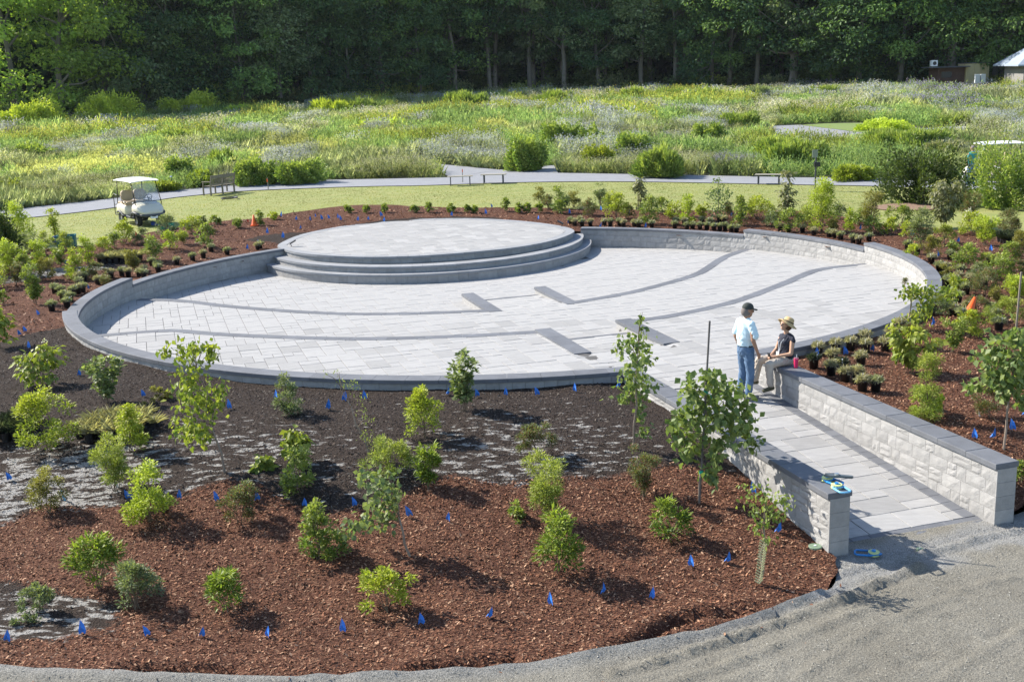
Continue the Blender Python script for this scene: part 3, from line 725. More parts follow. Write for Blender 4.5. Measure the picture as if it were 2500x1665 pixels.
def ring(label, secs):
    root = empty('retaining_wall', (0, 0, 0), label=label, cat='wall'); parts = []; rest = []
    for i, (a, b, z, sh) in enumerate(secs): wall_section(root, a, b, z, 40 + i + len(label), sh, parts, rest)
    def key(g):
        c = np.mean(g[0], 0); return abs(c[0] / c[1]) > .46 or -1
    parts.sort(key=lambda g: np.mean(g[0], 0)[1])
    rest += parts[290:]
    for V, Fc in parts[:290]: link('stone_block', pymesh('stone_block', V, Fc), MAT['stone'], root)
    if rest:
        mb = MB()
        for V, Fc in rest: mb.add(V, Fc)
        mb.build('stone_blocks', MAT['stone'], root, kind='stuff')
    return root
ring('curved low retaining wall with dark coping round the left and near side of the plaza, two steps down towards the stage',
     [(198.9, 282.9, 0, 'out'), (169.6, 198.9, -.2, 'in'), (133.0, 169.6, -.4, 'in')])
ring('curved retaining wall round the right side of the plaza, sunlit split stone with dark coping stepping up twice from the stage',
     [(-65.2, 13.1, 0, 'in'), (13.1, 42.2, -.2, 'in'), (42.2, 75.0, -.4, 'in')])
# straight walls of the entry ramp
def ramp_wall(label, c0, c1, f0, f1, e2a, e2b, showface, seed):
    root = empty('ramp_wall', (0, 0, 0), label=label, cat='wall'); rr = random.Random(seed); parts = []; rest = []; n = round((e2b - e2a) / .62)
    for k in range(n):
        a = e2a + (e2b - e2a) * k / n + (.003 if k else 0); b = e2a + (e2b - e2a) * (k + 1) / n - .003; mb = MB()
        p = [fr(c0, a), fr(c1, a), fr(c1, b), fr(c0, b)]; cc = np.mean(p, 0); i = .008
        V = [(q[0], q[1], -.075) for q in p] + [(q[0], q[1], -i) for q in p] + [tuple(q + (cc - q) / np.linalg.norm(cc - q) * i) + (0,) for q in p]
        Fc = [[3, 2, 1, 0], [8, 9, 10, 11]] + [[l + u, l + (u + 1) % 4, l + 4 + (u + 1) % 4, l + 4 + u] for l in (0, 4) for u in range(4)]
        link('coping_slab', pymesh('coping_slab', V, Fc), MAT['coping'], root)
    def fb(p0, p1, nrm, z0, z1):
        nA, nZ = 4, 3; V = []; Fc = []
        for j in range(nZ + 1):
            for i in range(nA + 1):
                ed = i in (0, nA) or j in (0, nZ); q = p0 + (p1 - p0) * i / nA + nrm * (0 if ed else rr.uniform(.002, .012)); V.append((q[0], q[1], z0 + (z1 - z0) * j / nZ))
        for j in range(nZ):
            for i in range(nA): k = j * (nA + 1) + i; Fc.append([k, k + 1, k + nA + 2, k + nA + 1])
        b = len(V)
        for q, z in ((p0, z0), (p1, z0), (p1, z1), (p0, z1)): q = q - nrm * .11; V.append((q[0], q[1], z))
        Fc += [[b, b + 3] + [j * (nA + 1) for j in range(nZ, -1, -1)], [b + 1] + [j * (nA + 1) + nA for j in range(nZ + 1)] + [b + 2], [b + 3, b + 2] + [nZ * (nA + 1) + i for i in range(nA, -1, -1)]]
        return V, Fc
    for face in (0, 1):
        fx = f0 if face == 0 else f1; nrm = -E1 if face == 0 else E1
        z = -.078
        while z > -1.0:
            z0 = max(z - .2, -1.02); a = e2a + .02 
            while a < e2b - .001:
                b = min(a + rr.choice((.2, .3, .4, .4)), e2b)
                if b - a > .04:
                    half = rr.random() < .3
                    for (u0, u1) in (((z0 + .1, z), (z0, z0 + .1)) if half and z0 > -1 else ((z0, z),)):
                        pa, pb = (fr(fx, b - .0025), fr(fx, a + .0025)) if face == 0 else (fr(fx, a + .0025), fr(fx, b - .0025))
                        g = fb(pa, pb, nrm, u0 + .0025, u1 - .002); (parts if face == showface else rest).append(g)
                a = b
            z -= .2
    z = -.078; k = 0
    while z > -1.0:    # end pier, smooth sawn blocks
        z0 = max(z - .2, -1.02); mb = MB(); mb.prism([fr(f0 - .004, e2a - .004), fr(f1 + .004, e2a - .004), fr(f1 + .004, e2a + .018), fr(f0 - .004, e2a + .018)], z0 + .002, z - .002)
        mb.build('end_block', MAT['stone'], root); z -= .2; k += 1
    mb = MB(); mb.prism([fr(f0 + .03, e2a + .03), fr(f1 - .03, e2a + .03), fr(f1 - .03, e2b), fr(f0 + .03, e2b)], -1.05, -.077); mb.build('wall_core', MAT['core'], root)
    parts.sort(key=lambda g: np.mean(g[0], 0)[1]); rest += parts[285:]
    for V, Fc in parts[:285]: link('stone_block', pymesh('stone_block', V, Fc), MAT['stone'], root)
    if rest:
        mb = MB()
        for V, Fc in rest: mb.add(V, Fc)
        mb.build('stone_blocks', MAT['stone'], root, kind='stuff')
    return root
ramp_wall('straight low stone wall with dark coping on the left of the entry ramp, hand tools lying on its end', 7.94, 8.30, 7.975, 8.265, 11.98, 18.62, 0, 3)
ramp_wall('tall straight stone wall with dark coping on the right of the entry ramp, the seated woman on it', 10.60, 10.98, 10.635, 10.945, 12.05, 18.75, 0, 4)
# ramp floor
ramp = empty('entry_ramp', (0, 0, 0)); ramp['kind'] = 'structure'
mb = MB(); mb.add([(*fr(8.2, 11.9), -.93), (*fr(10.7, 11.9), -.93), (*fr(10.7, 18.8), float(F(*fr(9.5, 18.7))) - .014), (*fr(8.2, 18.8), float(F(*fr(9.5, 18.7))) - .014)], [[0, 1, 2, 3]]); mb.build('bedding', MAT['joint'], ramp)
rect = [fr(8.24, 12.42), fr(10.44, 12.42), fr(10.44, 18.74), fr(8.24, 18.74)]
pave(ramp, 'paver', rect, .335, .245, 8.24, 12.42, 7, 26, F, None, 300, MAT['paver'], 9)
for k in range(25):      # dark soldier course beside the right wall
    a = 12.42 + k * .252; q = [fr(10.445, a), fr(10.64, a), fr(10.64, a + .252), fr(10.445, a + .252)]; V, Fc = paver_geo(q, lambda x, y: float(F(x, y)) + .002, gap=.003); link('border_paver', pymesh('border_paver', V, Fc), MAT['coping'], ramp)
for k in range(8):       # dark course across the foot
    a = 8.27 + k * .298; q = [fr(a, 12.02), fr(a + .296, 12.02), fr(a + .296, 12.41), fr(a, 12.41)]; V, Fc = paver_geo(q, lambda x, y: float(F(x, y)) + .002, gap=.003); link('border_paver', pymesh('border_paver', V, Fc), MAT['coping'], ramp)

# ------------------------------------------------------------------ stage and steps
stage = empty('round_stage', (0, 0, 0), label='raised round paved stage with grey coping at the far side of the plaza', cat='stage')
n = len(STAGE); ST = np.array(STAGE); dd = np.r_[0, np.cumsum(np.linalg.norm(np.diff(np.vstack([ST, ST[:1]]), axis=0), axis=1))]; TT = dd[-1]; SX = np.vstack([ST, ST[:1]])
def sp(s, off=0):
    s = s % TT; p = np.array([np.interp(s, dd, SX[:, 0]), np.interp(s, dd, SX[:, 1])]); a = (s + .2) % TT; b = (s - .2) % TT
    q = np.array([np.interp(a, dd, SX[:, 0]) - np.interp(b, dd, SX[:, 0]), np.interp(a, dd, SX[:, 1]) - np.interp(b, dd, SX[:, 1])]); q /= np.linalg.norm(q)
    return p + off * np.array([-q[1], q[0]])   # counter-clockwise outline: left is inward
ns = 84
inner = [sp(TT * k / ns, .32) for k in range(ns)]
for k in range(ns):
    s0, s1 = TT * k / ns + .003, TT * (k + 1) / ns - .003; V = []
    for s in (s0, (s0 + s1) / 2, s1):
        for o_ in (0, .32): p = sp(s, o_); V += [(p[0], p[1], STZ - .075), (p[0], p[1], STZ)]
    Fc = []
    for j in (0, 1): b = j * 4; Fc += [[b, b + 4, b + 5, b + 1], [b + 1, b + 5, b + 7, b + 3], [b + 3, b + 7, b + 6, b + 2], [b + 2, b + 6, b + 4, b]]
    Fc += [[0, 1, 3, 2], [8, 10, 11, 9]]
    link('coping_slab', pymesh('coping_slab', V, Fc), MAT['step_coping'] if 'step_coping' in MAT else MAT['coping'], stage)
body = [sp(TT * k / ns, .035) for k in range(ns)]
mb = MB(); mb.prism([sp(TT * k / ns, .06) for k in range(ns)], -1.25, STZ - .04); mb.build('stage_body', MAT['core'], stage)
rr = random.Random(8); s = 0
while s < TT:
    e = min(s + rr.choice((.25, .33, .4)), TT); q = []
    V = [(*sp(s + .002, .035), -.66), (*sp(e - .002, .035), -.66), (*sp(e - .002, .035), STZ - .077), (*sp(s + .002, .035), STZ - .077), (*sp(s + .002, .1), -.66), (*sp(e - .002, .1), -.66), (*sp(e - .002, .1), STZ - .077), (*sp(s + .002, .1), STZ - .077)]
    link('riser_block', pymesh('riser_block', V, [[0, 1, 2, 3], [1, 5, 6, 2], [4, 0, 3, 7], [3, 2, 6, 7]]), MAT['stone'], stage); s = e
pc = np.mean(STAGE, 0)
pave(stage, 'paver', [sp(TT * k / 40, .322) for k in range(40)], .222, .33, 9.68 - 30 * .222, 35.0, 60, 40, lambda x, y: STZ - .004 + 0 * np.asarray(x), lambda c, q: np.linalg.norm(c - pc) > 7.5, 120, MAT['paver'], 21)
steps = empty('stage_steps', (0, 0, 0), label='curved steps of grey stone wrapping the front of the round stage', cat='steps')
for (r_, z, cen, lab) in ((5.79, -.615, (-3.03, 42.0), 1), (6.09, -.82, (-3.05, 41.97), 2)):
    cen = np.array(cen); a0 = rad(-160 if lab == 1 else -158); a1 = rad(8 if lab == 1 else 6)
    def cp(a, rad_): return cen + rad_ * np.array([math.cos(a), math.sin(a)])
    # stop the step at the walls
    aa = [t for t in np.linspace(a0, a1, 300) if np.linalg.norm(cp(t, r_) - C0) < RR - .2]; a0, a1 = aa[0], aa[-1]
    st = empty('step', (0, 0, 0)); st.parent = steps; m = round((a1 - a0) * r_ / .36)
    for k in range(m):
        s0, s1 = a0 + (a1 - a0) * k / m + .0004, a0 + (a1 - a0) * (k + 1) / m - .0004; V = []
        for t in (s0, (s0 + s1) / 2, s1):
            for ro, zz in ((r_, z - .07), (r_, z), (r_ - .42, z), (r_ - .42, z - .07)): p = cp(t, ro); V.append((p[0], p[1], zz))
        Fc = [[j * 4 + i, j * 4 + (i + 1) % 4, (j + 1) * 4 + (i + 1) % 4, (j + 1) * 4 + i] for j in (0, 1) for i in range(4)] + [[3, 2, 1, 0], [8, 9, 10, 11]]
        link('tread_slab', pymesh('tread_slab', V, Fc), MAT['step_coping'], st)
    m = round((a1 - a0) * r_ / .33); zb = -1.2 if lab == 2 else -.85
    for k in range(m):
        s0, s1 = a0 + (a1 - a0) * k / m + .0004, a0 + (a1 - a0) * (k + 1) / m - .0004; V = []
        for t in (s0, s1):
            for ro, zz in ((r_ - .035, zb), (r_ - .035, z - .073), (r_ - .12, z - .073), (r_ - .12, zb)): p = cp(t, ro); V.append((p[0], p[1], zz))
        link('riser_block', pymesh('riser_block', V, [[i, (i + 1) % 4, 4 + (i + 1) % 4, 4 + i] for i in range(4)] + [[3, 2, 1, 0], [4, 5, 6, 7]]), MAT['stone'], st)
    mb = MB(); pp = [cp(a0 + (a1 - a0) * k / 40, r_ - .06) for k in range(41)] + [cp(a1 - (a1 - a0) * k / 40, r_ - .9) for k in range(41)]; mb.prism(pp, -1.25, z - .03)
    mb.build('step_core', MAT['core'], st)
# ------------------------------------------------------------------ plants
def leafset(P, D, N_, L, W, C, droop=0.0):
    """rhombic folded leaves: P base points, D directions, N_ normals (n,3), L, W sizes (n), C colours (n,3)"""
    n = len(P); D = D / np.maximum(np.linalg.norm(D, axis=1, keepdims=True), 1e-6); S = np.cross(D, N_); S /= np.maximum(np.linalg.norm(S, axis=1, keepdims=True), 1e-6); U = np.cross(S, D)
    L = np.asarray(L).reshape(-1, 1); W = np.asarray(W).reshape(-1, 1)
    m = P + D * L * .45
    V = np.stack([P, m + S * W * .5 + U * W * .14, P + D * L - U * L * (.08 + droop), m - S * W * .5 + U * W * .14], 1).reshape(-1, 3)
    b = np.arange(n)[:, None] * 4; Fc = np.concatenate([b + [0, 1, 2], b + [0, 2, 3]], 1).reshape(-1, 3)
    return V, Fc, np.repeat(C, 4, 0)
def rnd_dirs(n, r=RNG):
    v = r.normal(size=(n, 3)); return v / np.linalg.norm(v, axis=1, keepdims=True)
PAL = {
 'bright': ((.19, .30, .035), (.36, .47, .06), .055, .030), 'yellow': ((.28, .34, .035), (.47, .49, .07), .05, .028),
 'glossy': ((.075, .16, .028), (.23, .34, .05), .085, .028), 'green': ((.10, .19, .04), (.25, .35, .075), .06, .035),
 'dull': ((.10, .12, .045), (.21, .22, .08), .035, .014), 'olive': ((.11, .14, .04), (.25, .28, .07), .04, .018),
 'blue': ((.095, .16, .08), (.22, .30, .12), .05, .022), 'round': ((.11, .19, .075), (.22, .31, .11), .085, .08),
 'fine': ((.16, .27, .05), (.32, .42, .08), .05, .014), 'heart': ((.10, .185, .055), (.23, .33, .095), .115, .105),
 'wilt': ((.14, .16, .06), (.28, .25, .12), .11, .05), 'sedge': ((.36, .31, .18), (.55, .48, .31), .14, .006), 'gsedge': ((.25, .27, .13), (.46, .43, .26), .13, .006),
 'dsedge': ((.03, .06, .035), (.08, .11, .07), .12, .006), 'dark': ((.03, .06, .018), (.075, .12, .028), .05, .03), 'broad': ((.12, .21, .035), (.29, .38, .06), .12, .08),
}
PAL = {k: ((tuple(np.array(v[0]) * [1.18, .95, 1.1]), tuple(np.array(v[1]) * [1.18, .95, 1.1]), v[2], v[3]) if k not in ('yellow', 'wilt', 'sedge', 'gsedge', 'dull') else (v[0], tuple(np.array(v[1]) * [.92, 1, 1.2]), v[2], v[3])) for k, v in PAL.items()}
def shrub(name, pos, w, h, kind, label, seed=0, shape='mound', n=None, nst=None, parent_grp=None, cat='shrub', cover=1.0, white=0, lscale=1.0, sparse=1.0):
    """w,h in metres; stems and leaves as two parts"""
    r = np.random.default_rng(1000 + seed * 7 + int(abs(pos[0] * 131) + abs(pos[1] * 17)))
    c1, c2, LL, LW = PAL[kind]; LL *= lscale; LW *= lscale * 1.05; w *= .96; h *= .97
    far = cam_depth(np.array(pos)) / 24.0; q = max(1.0, far ** .75); LL *= q; LW *= q
    root = empty(name, tuple(pos), r.uniform(0, 6.28), label, cat, parent_grp)
    R = w / 2; ncl = int(np.clip(26 * (w * h) ** .5 * 1.5, 12, 60) * sparse)
    if n is None: n = int(np.clip(900 * w * h / (LL * LW) * .0078 * cover, 300, 4200))
    cl = []; mb = MB(); tr = 0
    lob = [(r.uniform(0, 6.28), r.uniform(.7, 1.15)) for _ in range(6)]
    while len(cl) < ncl and tr < 5000:
        tr += 1; t = r.uniform(0, 6.28)
        k = 1 + .18 * math.sin(2 * t + lob[0][0]) + .14 * math.sin(3 * t + lob[1][0]) + .12 * math.sin(5 * t + lob[2][0])
        if shape == 'mound': z = r.uniform(.08, 1) ** .75; rm = R * k * (math.sin(math.pi * min(1, (z * .80 + .20))) ** .5); rr_ = rm * r.uniform(.15, 1) ** .55
        elif shape == 'vase': z = r.uniform(.22, 1); rm = R * k * (.18 + .82 * z ** 1.3) * (1.0 if z < .85 else .8); rr_ = rm * r.uniform(.1, 1) ** .6
        elif shape == 'column': z = r.uniform(.05, 1); rm = R * k * (1.05 - .6 * z); rr_ = rm * r.uniform(0, 1) ** .6
        elif shape == 'sprawl': z = r.uniform(.05, 1) ** 1.4; rm = R * k * (1.1 - .75 * z); rr_ = rm * r.uniform(0, 1) ** .5
        else: z = r.uniform(.0, 1); rm = R; rr_ = rm * r.uniform(0, 1) ** .5
        cl.append((rr_ * math.cos(t), rr_ * math.sin(t), h * z * (1 if shape != 'mound' else (.72 + .28 * k))))
    cl = np.array(cl)
    ns_ = nst or max(3, min(9, ncl // 5)); 
    for i in range(ns_):
        c = cl[i * len(cl) // ns_]; b = np.array([r.normal(0, .03), r.normal(0, .03), -.03]); m = b * .5 + c * .5 * np.array([.8, .8, 1.1])
        mb.tube([b, m, c], [.007 * q, .005 * q, .002 * q], 4, cap=False)
    for i in range(0, len(cl), 2):
        c = cl[i]; j = cl[(i * 7 + 3) % len(cl)] * .3; mb.tube([(c[0] * .35, c[1] * .35, c[2] * .45), c], [.004 * q, .0018 * q], 3, cap=False)
    mb.build('stems', MAT['stem'], root)
    ci = r.integers(0, len(cl), n); cr = max(.06, .20 * (w * h) ** .5) * (.75 if shape in ('vase', 'sprawl') else 1)
    off = r.normal(0, 1, (n, 3)); off /= np.linalg.norm(off, axis=1, keepdims=True); off *= (r.uniform(0, 1, (n, 1)) ** .5) * cr * .8; off[:, 2] *= .8
    P = cl[ci] + off; P[:, 2] = np.maximum(P[:, 2], .02)
    D = off / cr + P * np.array([.6 / max(R, .1), .6 / max(R, .1), 0]) + r.normal(0, .35, (n, 3)) + [0, 0, .35]
    if kind in ('heart', 'wilt', 'broad'): D[:, 2] -= 1.1
    N_ = np.array([0, 0, 1.]) + r.normal(0, .45, (n, 3)) + P * .4
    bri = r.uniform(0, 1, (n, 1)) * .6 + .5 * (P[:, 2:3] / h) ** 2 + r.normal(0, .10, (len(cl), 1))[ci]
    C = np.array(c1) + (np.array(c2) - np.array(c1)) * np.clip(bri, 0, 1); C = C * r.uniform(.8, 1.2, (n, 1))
    if kind in ('dull',): C[r.uniform(0, 1, n) < .22] = (.20, .09, .05)
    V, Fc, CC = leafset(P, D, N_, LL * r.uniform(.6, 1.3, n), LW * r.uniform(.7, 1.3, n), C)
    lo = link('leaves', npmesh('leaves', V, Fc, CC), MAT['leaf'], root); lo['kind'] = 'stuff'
    if white:
        mbw = []
        k = white; t = cl[np.argsort(-cl[:, 2])[:max(3, len(cl) // 3)]]; P = t[r.integers(0, len(t), k)] + r.normal(0, .05, (k, 3)) + [0, 0, .05]; m = 14; PP = np.repeat(P, m, 0) + r.normal(0, .028, (k * m, 3))
        V, Fc, CC = leafset(PP, rnd_dirs(k * m, r), rnd_dirs(k * m, r), np.full(k * m, .035 * q), np.full(k * m, .03 * q), np.full((k * m, 3), .62) * [1, .95, .8]); link('flowers', npmesh('flowers', V, Fc, CC), MAT['leaf'], root)['kind'] = 'stuff'
    return root
def vdim(vx, vy, wv, hv):
    p = av(vx, vy); d = cam_depth(p); return p, wv * VS * d / FPX, hv * VS * d / FPX / .97
ORD0 = ['first', 'second', 'third', 'fourth', 'fifth', 'sixth', 'seventh', 'eighth', 'ninth', 'tenth', 'eleventh', 'twelfth', 'thirteenth', 'fourteenth']
SH = [  # view x, view y of the base, width, height, kind, shape, label, extras
 (110, 1038, 118, 135, 'bright', 'mound', 'large dense yellow-green shrub in dark soil at the left edge, beside the low sedge tray'),
 (100, 886, 98, 92, 'broad', 'mound', 'broad-leaved green shrub with a cream flower head at the left edge, nearest the curved wall', dict(white=2)),
 (245, 928, 108, 112, 'round', 'vase', 'loose open shrub with blue-green leaves in front of the left end of the curved wall'),
 (300, 1042, 78, 112, 'bright', 'mound', 'small bright green shrub growing against the front of the sedge tray'),
 (665, 952, 66, 88, 'blue', 'column', 'slim grey-green shrub below the low wall, a blue flag at its left foot'),
 (688, 1075, 90, 85, 'broad', 'vase', 'broad-leaved young shrub with pale new shoots in the dark soil, behind a leafy mound'),
 (690, 1132, 92, 92, 'green', 'mound', 'leafy green mound hiding the foot of a broad-leaved shrub in dark soil'),
 (975, 1002, 92, 108, 'bright', 'mound', 'bright yellow-green shrub leaning left in dark soil left of the round-leaved bush'),
 (1068, 946, 92, 138, 'round', 'vase', 'round-leaved bush with blue-green leaves standing against the near curved wall'),
 (1232, 1047, 84, 72, 'dull', 'mound', 'dull reddish green shrub alone in streaky dark soil behind the tall feathery shrub'),
 (895, 1092, 110, 80, 'fine', 'mound', 'bushy fine-leaved shrub behind the glossy shrub, centre of the dark soil'),
 (985, 1120, 92, 92, 'glossy', 'vase', 'glossy dark green shrub at the upper edge of the mulch, its shadow to the right'),
 (112, 1178, 82, 98, 'olive', 'mound', 'dense olive shrub with a turquoise plant tag at the left edge of the dark soil'),
 (265, 1128, 128, 118, 'fine', 'vase', 'vase-shaped fine-leaved shrub with bare lower stems beside a white tag'),
 (345, 1200, 112, 134, 'yellow', 'mound', 'bright lime green shrub on the upper left edge of the mulch'),
 (553, 1200, 88, 88, 'dull', 'mound', 'dull reddish shrub on the mulch rise between two blue flags'),
 (735, 1280, 128, 126, 'green', 'sprawl', 'untidy sprawling green shrub left of the bare-stemmed bush'),
 (1255, 1197, 152, 145, 'fine', 'vase', 'big bright feathery shrub, the tallest on the mulch, in the middle of the bed'),
 (1285, 1318, 118, 136, 'glossy', 'mound', 'glossy leafy shrub right in front of the big feathery one'),
 (1478, 1142, 108, 104, 'dull', 'vase', 'dull twiggy shrub at the mulch edge under the slender young tree'),
 (1535, 1237, 92, 86, 'glossy', 'mound', 'small round glossy shrub left of the staked heart-leaved tree'),
 (228, 1357, 124, 124, 'glossy', 'mound', 'glossy green shrub at lower left, behind and left of a blue-green one'),
 (317, 1402, 112, 112, 'blue', 'mound', 'blue-green shrub at lower left, in front of a glossy green one'),
 (520, 1410, 98, 104, 'glossy', 'mound', 'neat glossy shrub alone on the mulch in the lower left middle'),
 (886, 1404, 112, 98, 'bright', 'mound', 'round bright green ball of a shrub alone on the lower mulch'),
 (90, 1408, 112, 66, 'blue', 'sprawl', 'small sprawling shrub in the bottom left soil patch'),
 (1185, 1192, 56, 34, 'green', 'sprawl', 'tiny low shrub at the left foot of the big feathery one'),
 (365, 920, 86, 30, 'olive', 'sprawl', 'low flat-lying shrub in dark soil right of the sedge tray'),
 (605, 1075, 50, 32, 'broad', 'sprawl', 'small broad-leaved seedling at the left foot of the leafy mound'),
 (2098, 860, 130, 110, 'broad', 'vase', 'large-leaved shrub right of the ramp wall beyond the black pots'),
 (2225, 776, 68, 62, 'bright', 'mound', 'bright round shrub at the foot of the right traffic cone'),
 (2190, 812, 62, 78, 'green', 'vase', 'slim green shrub to the left of the shrub under the cone'),
 (2277, 958, 76, 82, 'dull', 'mound', 'dull shrub with a mint-green tie behind the right staked tree'),
 (2130, 965, 78, 150, 'fine', 'column', 'tall wispy feathery plant leaning over the right ramp wall'),
 (2135, 950, 110, 60, 'yellow', 'sprawl', 'low yellow-green wisps at the foot of the feathery plant by the right ramp wall'),
 (2345, 1110, 40, 45, 'green', 'mound', 'green shrub cut by the right edge just above the end of the ramp wall'),
 (1240, 468, 28, 34, 'olive', 'mound', 'smallest olive shrub at the left end of the row behind the stage'),
 (1287, 490, 42, 56, 'green', 'column', 'green shrub in the row behind the right end of the stage'),
 (1319, 476, 44, 32, 'olive', 'mound', 'low olive shrub behind the stage, between a green and a bright one'),
 (1351, 497, 40, 36, 'dull', 'mound', 'dull small shrub behind the stage, the lowest of its row'),
 (1380, 472, 34, 48, 'blue', 'column', 'blue-green slim shrub on the lawn edge behind the stage'),
 (1418, 506, 52, 58, 'bright', 'mound', 'bright yellow-green shrub behind the far wall, left of the brown sapling'),
 (1470, 484, 26, 72, 'wilt', 'column', 'brownish wilted sapling standing over the shrubs behind the far wall'),
 (1495, 517, 44, 62, 'green', 'mound', 'green shrub behind the far wall at the foot of the brown sapling'),
 (1550, 501, 38, 36, 'bright', 'mound', 'small bright shrub on the lawn edge right of the brown sapling'),
 (1580, 512, 40, 62, 'yellow', 'column', 'yellowish upright shrub in the far row left of the round-leaved tree'),
 (1700, 519, 40, 66, 'green', 'column', 'green upright shrub in the far row right of the round-leaved tree'),
 (1741, 505, 92, 46, 'bright', 'mound', 'broad bright shrub, the widest in the far row'),
 (1816, 534, 56, 50, 'green', 'mound', 'low green shrub under the wilted sapling in the far row'),
 (1810, 496, 36, 98, 'wilt', 'column', 'thin wilted sapling in the far row in front of the long bench'),
 (1889, 534, 72, 118, 'yellow', 'column', 'tall yellow-green shrub, the largest in the far row'),
 (1928, 505, 36, 34, 'blue', 'mound', 'small dark blue-green shrub right of the tallest shrub of the far row'),
 (1953, 540, 24, 60, 'yellow', 'column', 'thin yellow upright shrub just above the second step of the far wall'),
 (2002, 530, 70, 90, 'olive', 'vase', 'open olive shrub with arching twigs above the highest section of the far wall'),
 (2012, 538, 52, 38, 'green', 'mound', 'small green shrub with a mint tie at the foot of the open olive shrub'),
 (2050, 540, 36, 36, 'bright', 'mound', 'small bright shrub above the highest section of the far wall'),
 (2069, 516, 56, 44, 'green', 'mound', 'green shrub on the far bed edge between the olive and the wilted one'),
 (2119, 566, 60, 82, 'blue', 'mound', 'tall greyish shrub in front of the wilted bush on the right'),
 (2170, 524, 100, 106, 'wilt', 'vase', 'large wilted yellowish bush in front of the dark round bush'),
 (2227, 508, 78, 62, 'dull', 'vase', 'twiggy grey shrub right of the large wilted bush'),
 (2236, 540, 72, 48, 'bright', 'mound', 'bright shrub with a cluster of white flowers near the right edge', dict(white=9)),
 (2263, 566, 74, 66, 'yellow', 'vase', 'yellow grassy shrub below the white-flowered one'),
 (2322, 536, 56, 52, 'dull', 'mound', 'dull grey shrub near the right edge behind a tray of pots'),
 (2141, 592, 54, 48, 'olive', 'mound', 'olive shrub among the black pots above the right end of the curved wall'),
 (2224, 620, 66, 54, 'green', 'mound', 'green shrub among the black pots right of the curved wall'),
 (2299, 644, 76, 58, 'green', 'mound', 'green shrub with a white pot at its foot near the right edge'),
 (2344, 600, 50, 62, 'olive', 'mound', 'olive shrub cut by the right edge beside the mulch'),
 (2263, 680, 88, 58, 'dull', 'mound', 'wide dull shrub behind the right traffic cone'),
 (2336, 706, 66, 70, 'yellow', 'vase', 'yellow feathery shrub at the right edge beside a wooden stake'),
 (2312, 748, 76, 60, 'fine', 'mound', 'fine-leaved shrub at the right edge above the staked tree'),
 (2080, 655, 10, 14, 'dull', 'mound', 'tiny plant outside the right end of the curved wall'),
 (40, 560, 84, 84, 'yellow', 'mound', 'yellow-green shrub in front of the dark bush at the left edge'),
 (126, 545, 30, 66, 'bright', 'column', 'thin upright lime sapling on the lawn edge left of the cart'),
 (20, 628, 78, 70, 'yellow', 'mound', 'yellow-green shrub cut by the left edge above the mulch'),
 (90, 618, 52, 62, 'yellow', 'column', 'bright yellow shrub at the left behind the pale path strip'),
 (77, 588, 52, 46, 'blue', 'mound', 'blue-green shrub between the yellow ones at the left'),
 (206, 606, 38, 62, 'yellow', 'column', 'upright yellow-green shrub left of a tray of sedges'),
 (176, 640, 50, 70, 'bright', 'column', 'tall bright shrub beside the black pots left of the wall'),
 (82, 702, 56, 92, 'green', 'vase', 'leafy shrub on the mulch to the left of the curved wall'),
 (221, 640, 48, 36, 'dull', 'mound', 'dull reddish shrub with a mint tie near the top of the left wall'),
 (288, 560, 46, 48, 'bright', 'mound', 'bright green shrub directly in front of the golf cart rear wheel', dict(white=3)),
 (263, 572, 34, 34, 'green', 'mound', 'small green shrub with white blossom left of the bright shrub by the cart', dict(white=5)),
 (385, 545, 44, 48, 'blue', 'mound', 'blue-green shrub in front of the golf cart front wheels'),
 (390, 575, 44, 38, 'yellow', 'mound', 'yellowish shrub in front of the blue-green one by the cart'),
 (352, 600, 48, 52, 'green', 'mound', 'green shrub midway between the golf cart and the curved wall'),
 (310, 622, 66, 46, 'olive', 'vase', 'loose olive shrub just behind the left wall coping'),
 (443, 536, 44, 36, 'bright', 'mound', 'low bright shrub right of the golf cart at the lawn edge'),
 (467, 530, 34, 30, 'dark', 'mound', 'dark green shrub right of the golf cart at the lawn edge'),
 (497, 516, 24, 18, 'green', 'mound', 'small green tuft on the lawn edge right of the dark shrub'),
 (478, 568, 46, 50, 'green', 'mound', 'pale green shrub on the mulch below the dark one by the lawn'),
 (546, 525, 20, 20, 'green', 'mound', 'tiny green plant on the lawn edge left of the traffic cone'),
 (598, 518, 22, 32, 'green', 'column', 'narrow green plant just right of the left traffic cone'),
 (630, 506, 22, 16, 'bright', 'mound', 'tiny bright plant on the lawn edge, second right of the traffic cone'),
 (-4, 800, 60, 90, 'broad', 'mound', 'broad-leaved shrub cut by the left edge on the mulch'),
 (60, 640, 46, 54, 'green', 'vase', 'green shrub beside the pale path strip at the left'),
 (150, 575, 40, 36, 'fine', 'mound', 'feathery green shrub hiding the plastic trays at the left'),
 (8, 700, 30, 30, 'green', 'mound', 'small green shrub at the left edge on open mulch'),
]
for i, t in enumerate(SH):
    vx, vy, wv, hv, kind, shp, lab = t[:7]; ex = t[7] if len(t) > 7 else {}
    p, w, h = vdim(vx, vy, wv, hv); shrub('shrub', p, w, h, kind, lab, i, shp, **ex)
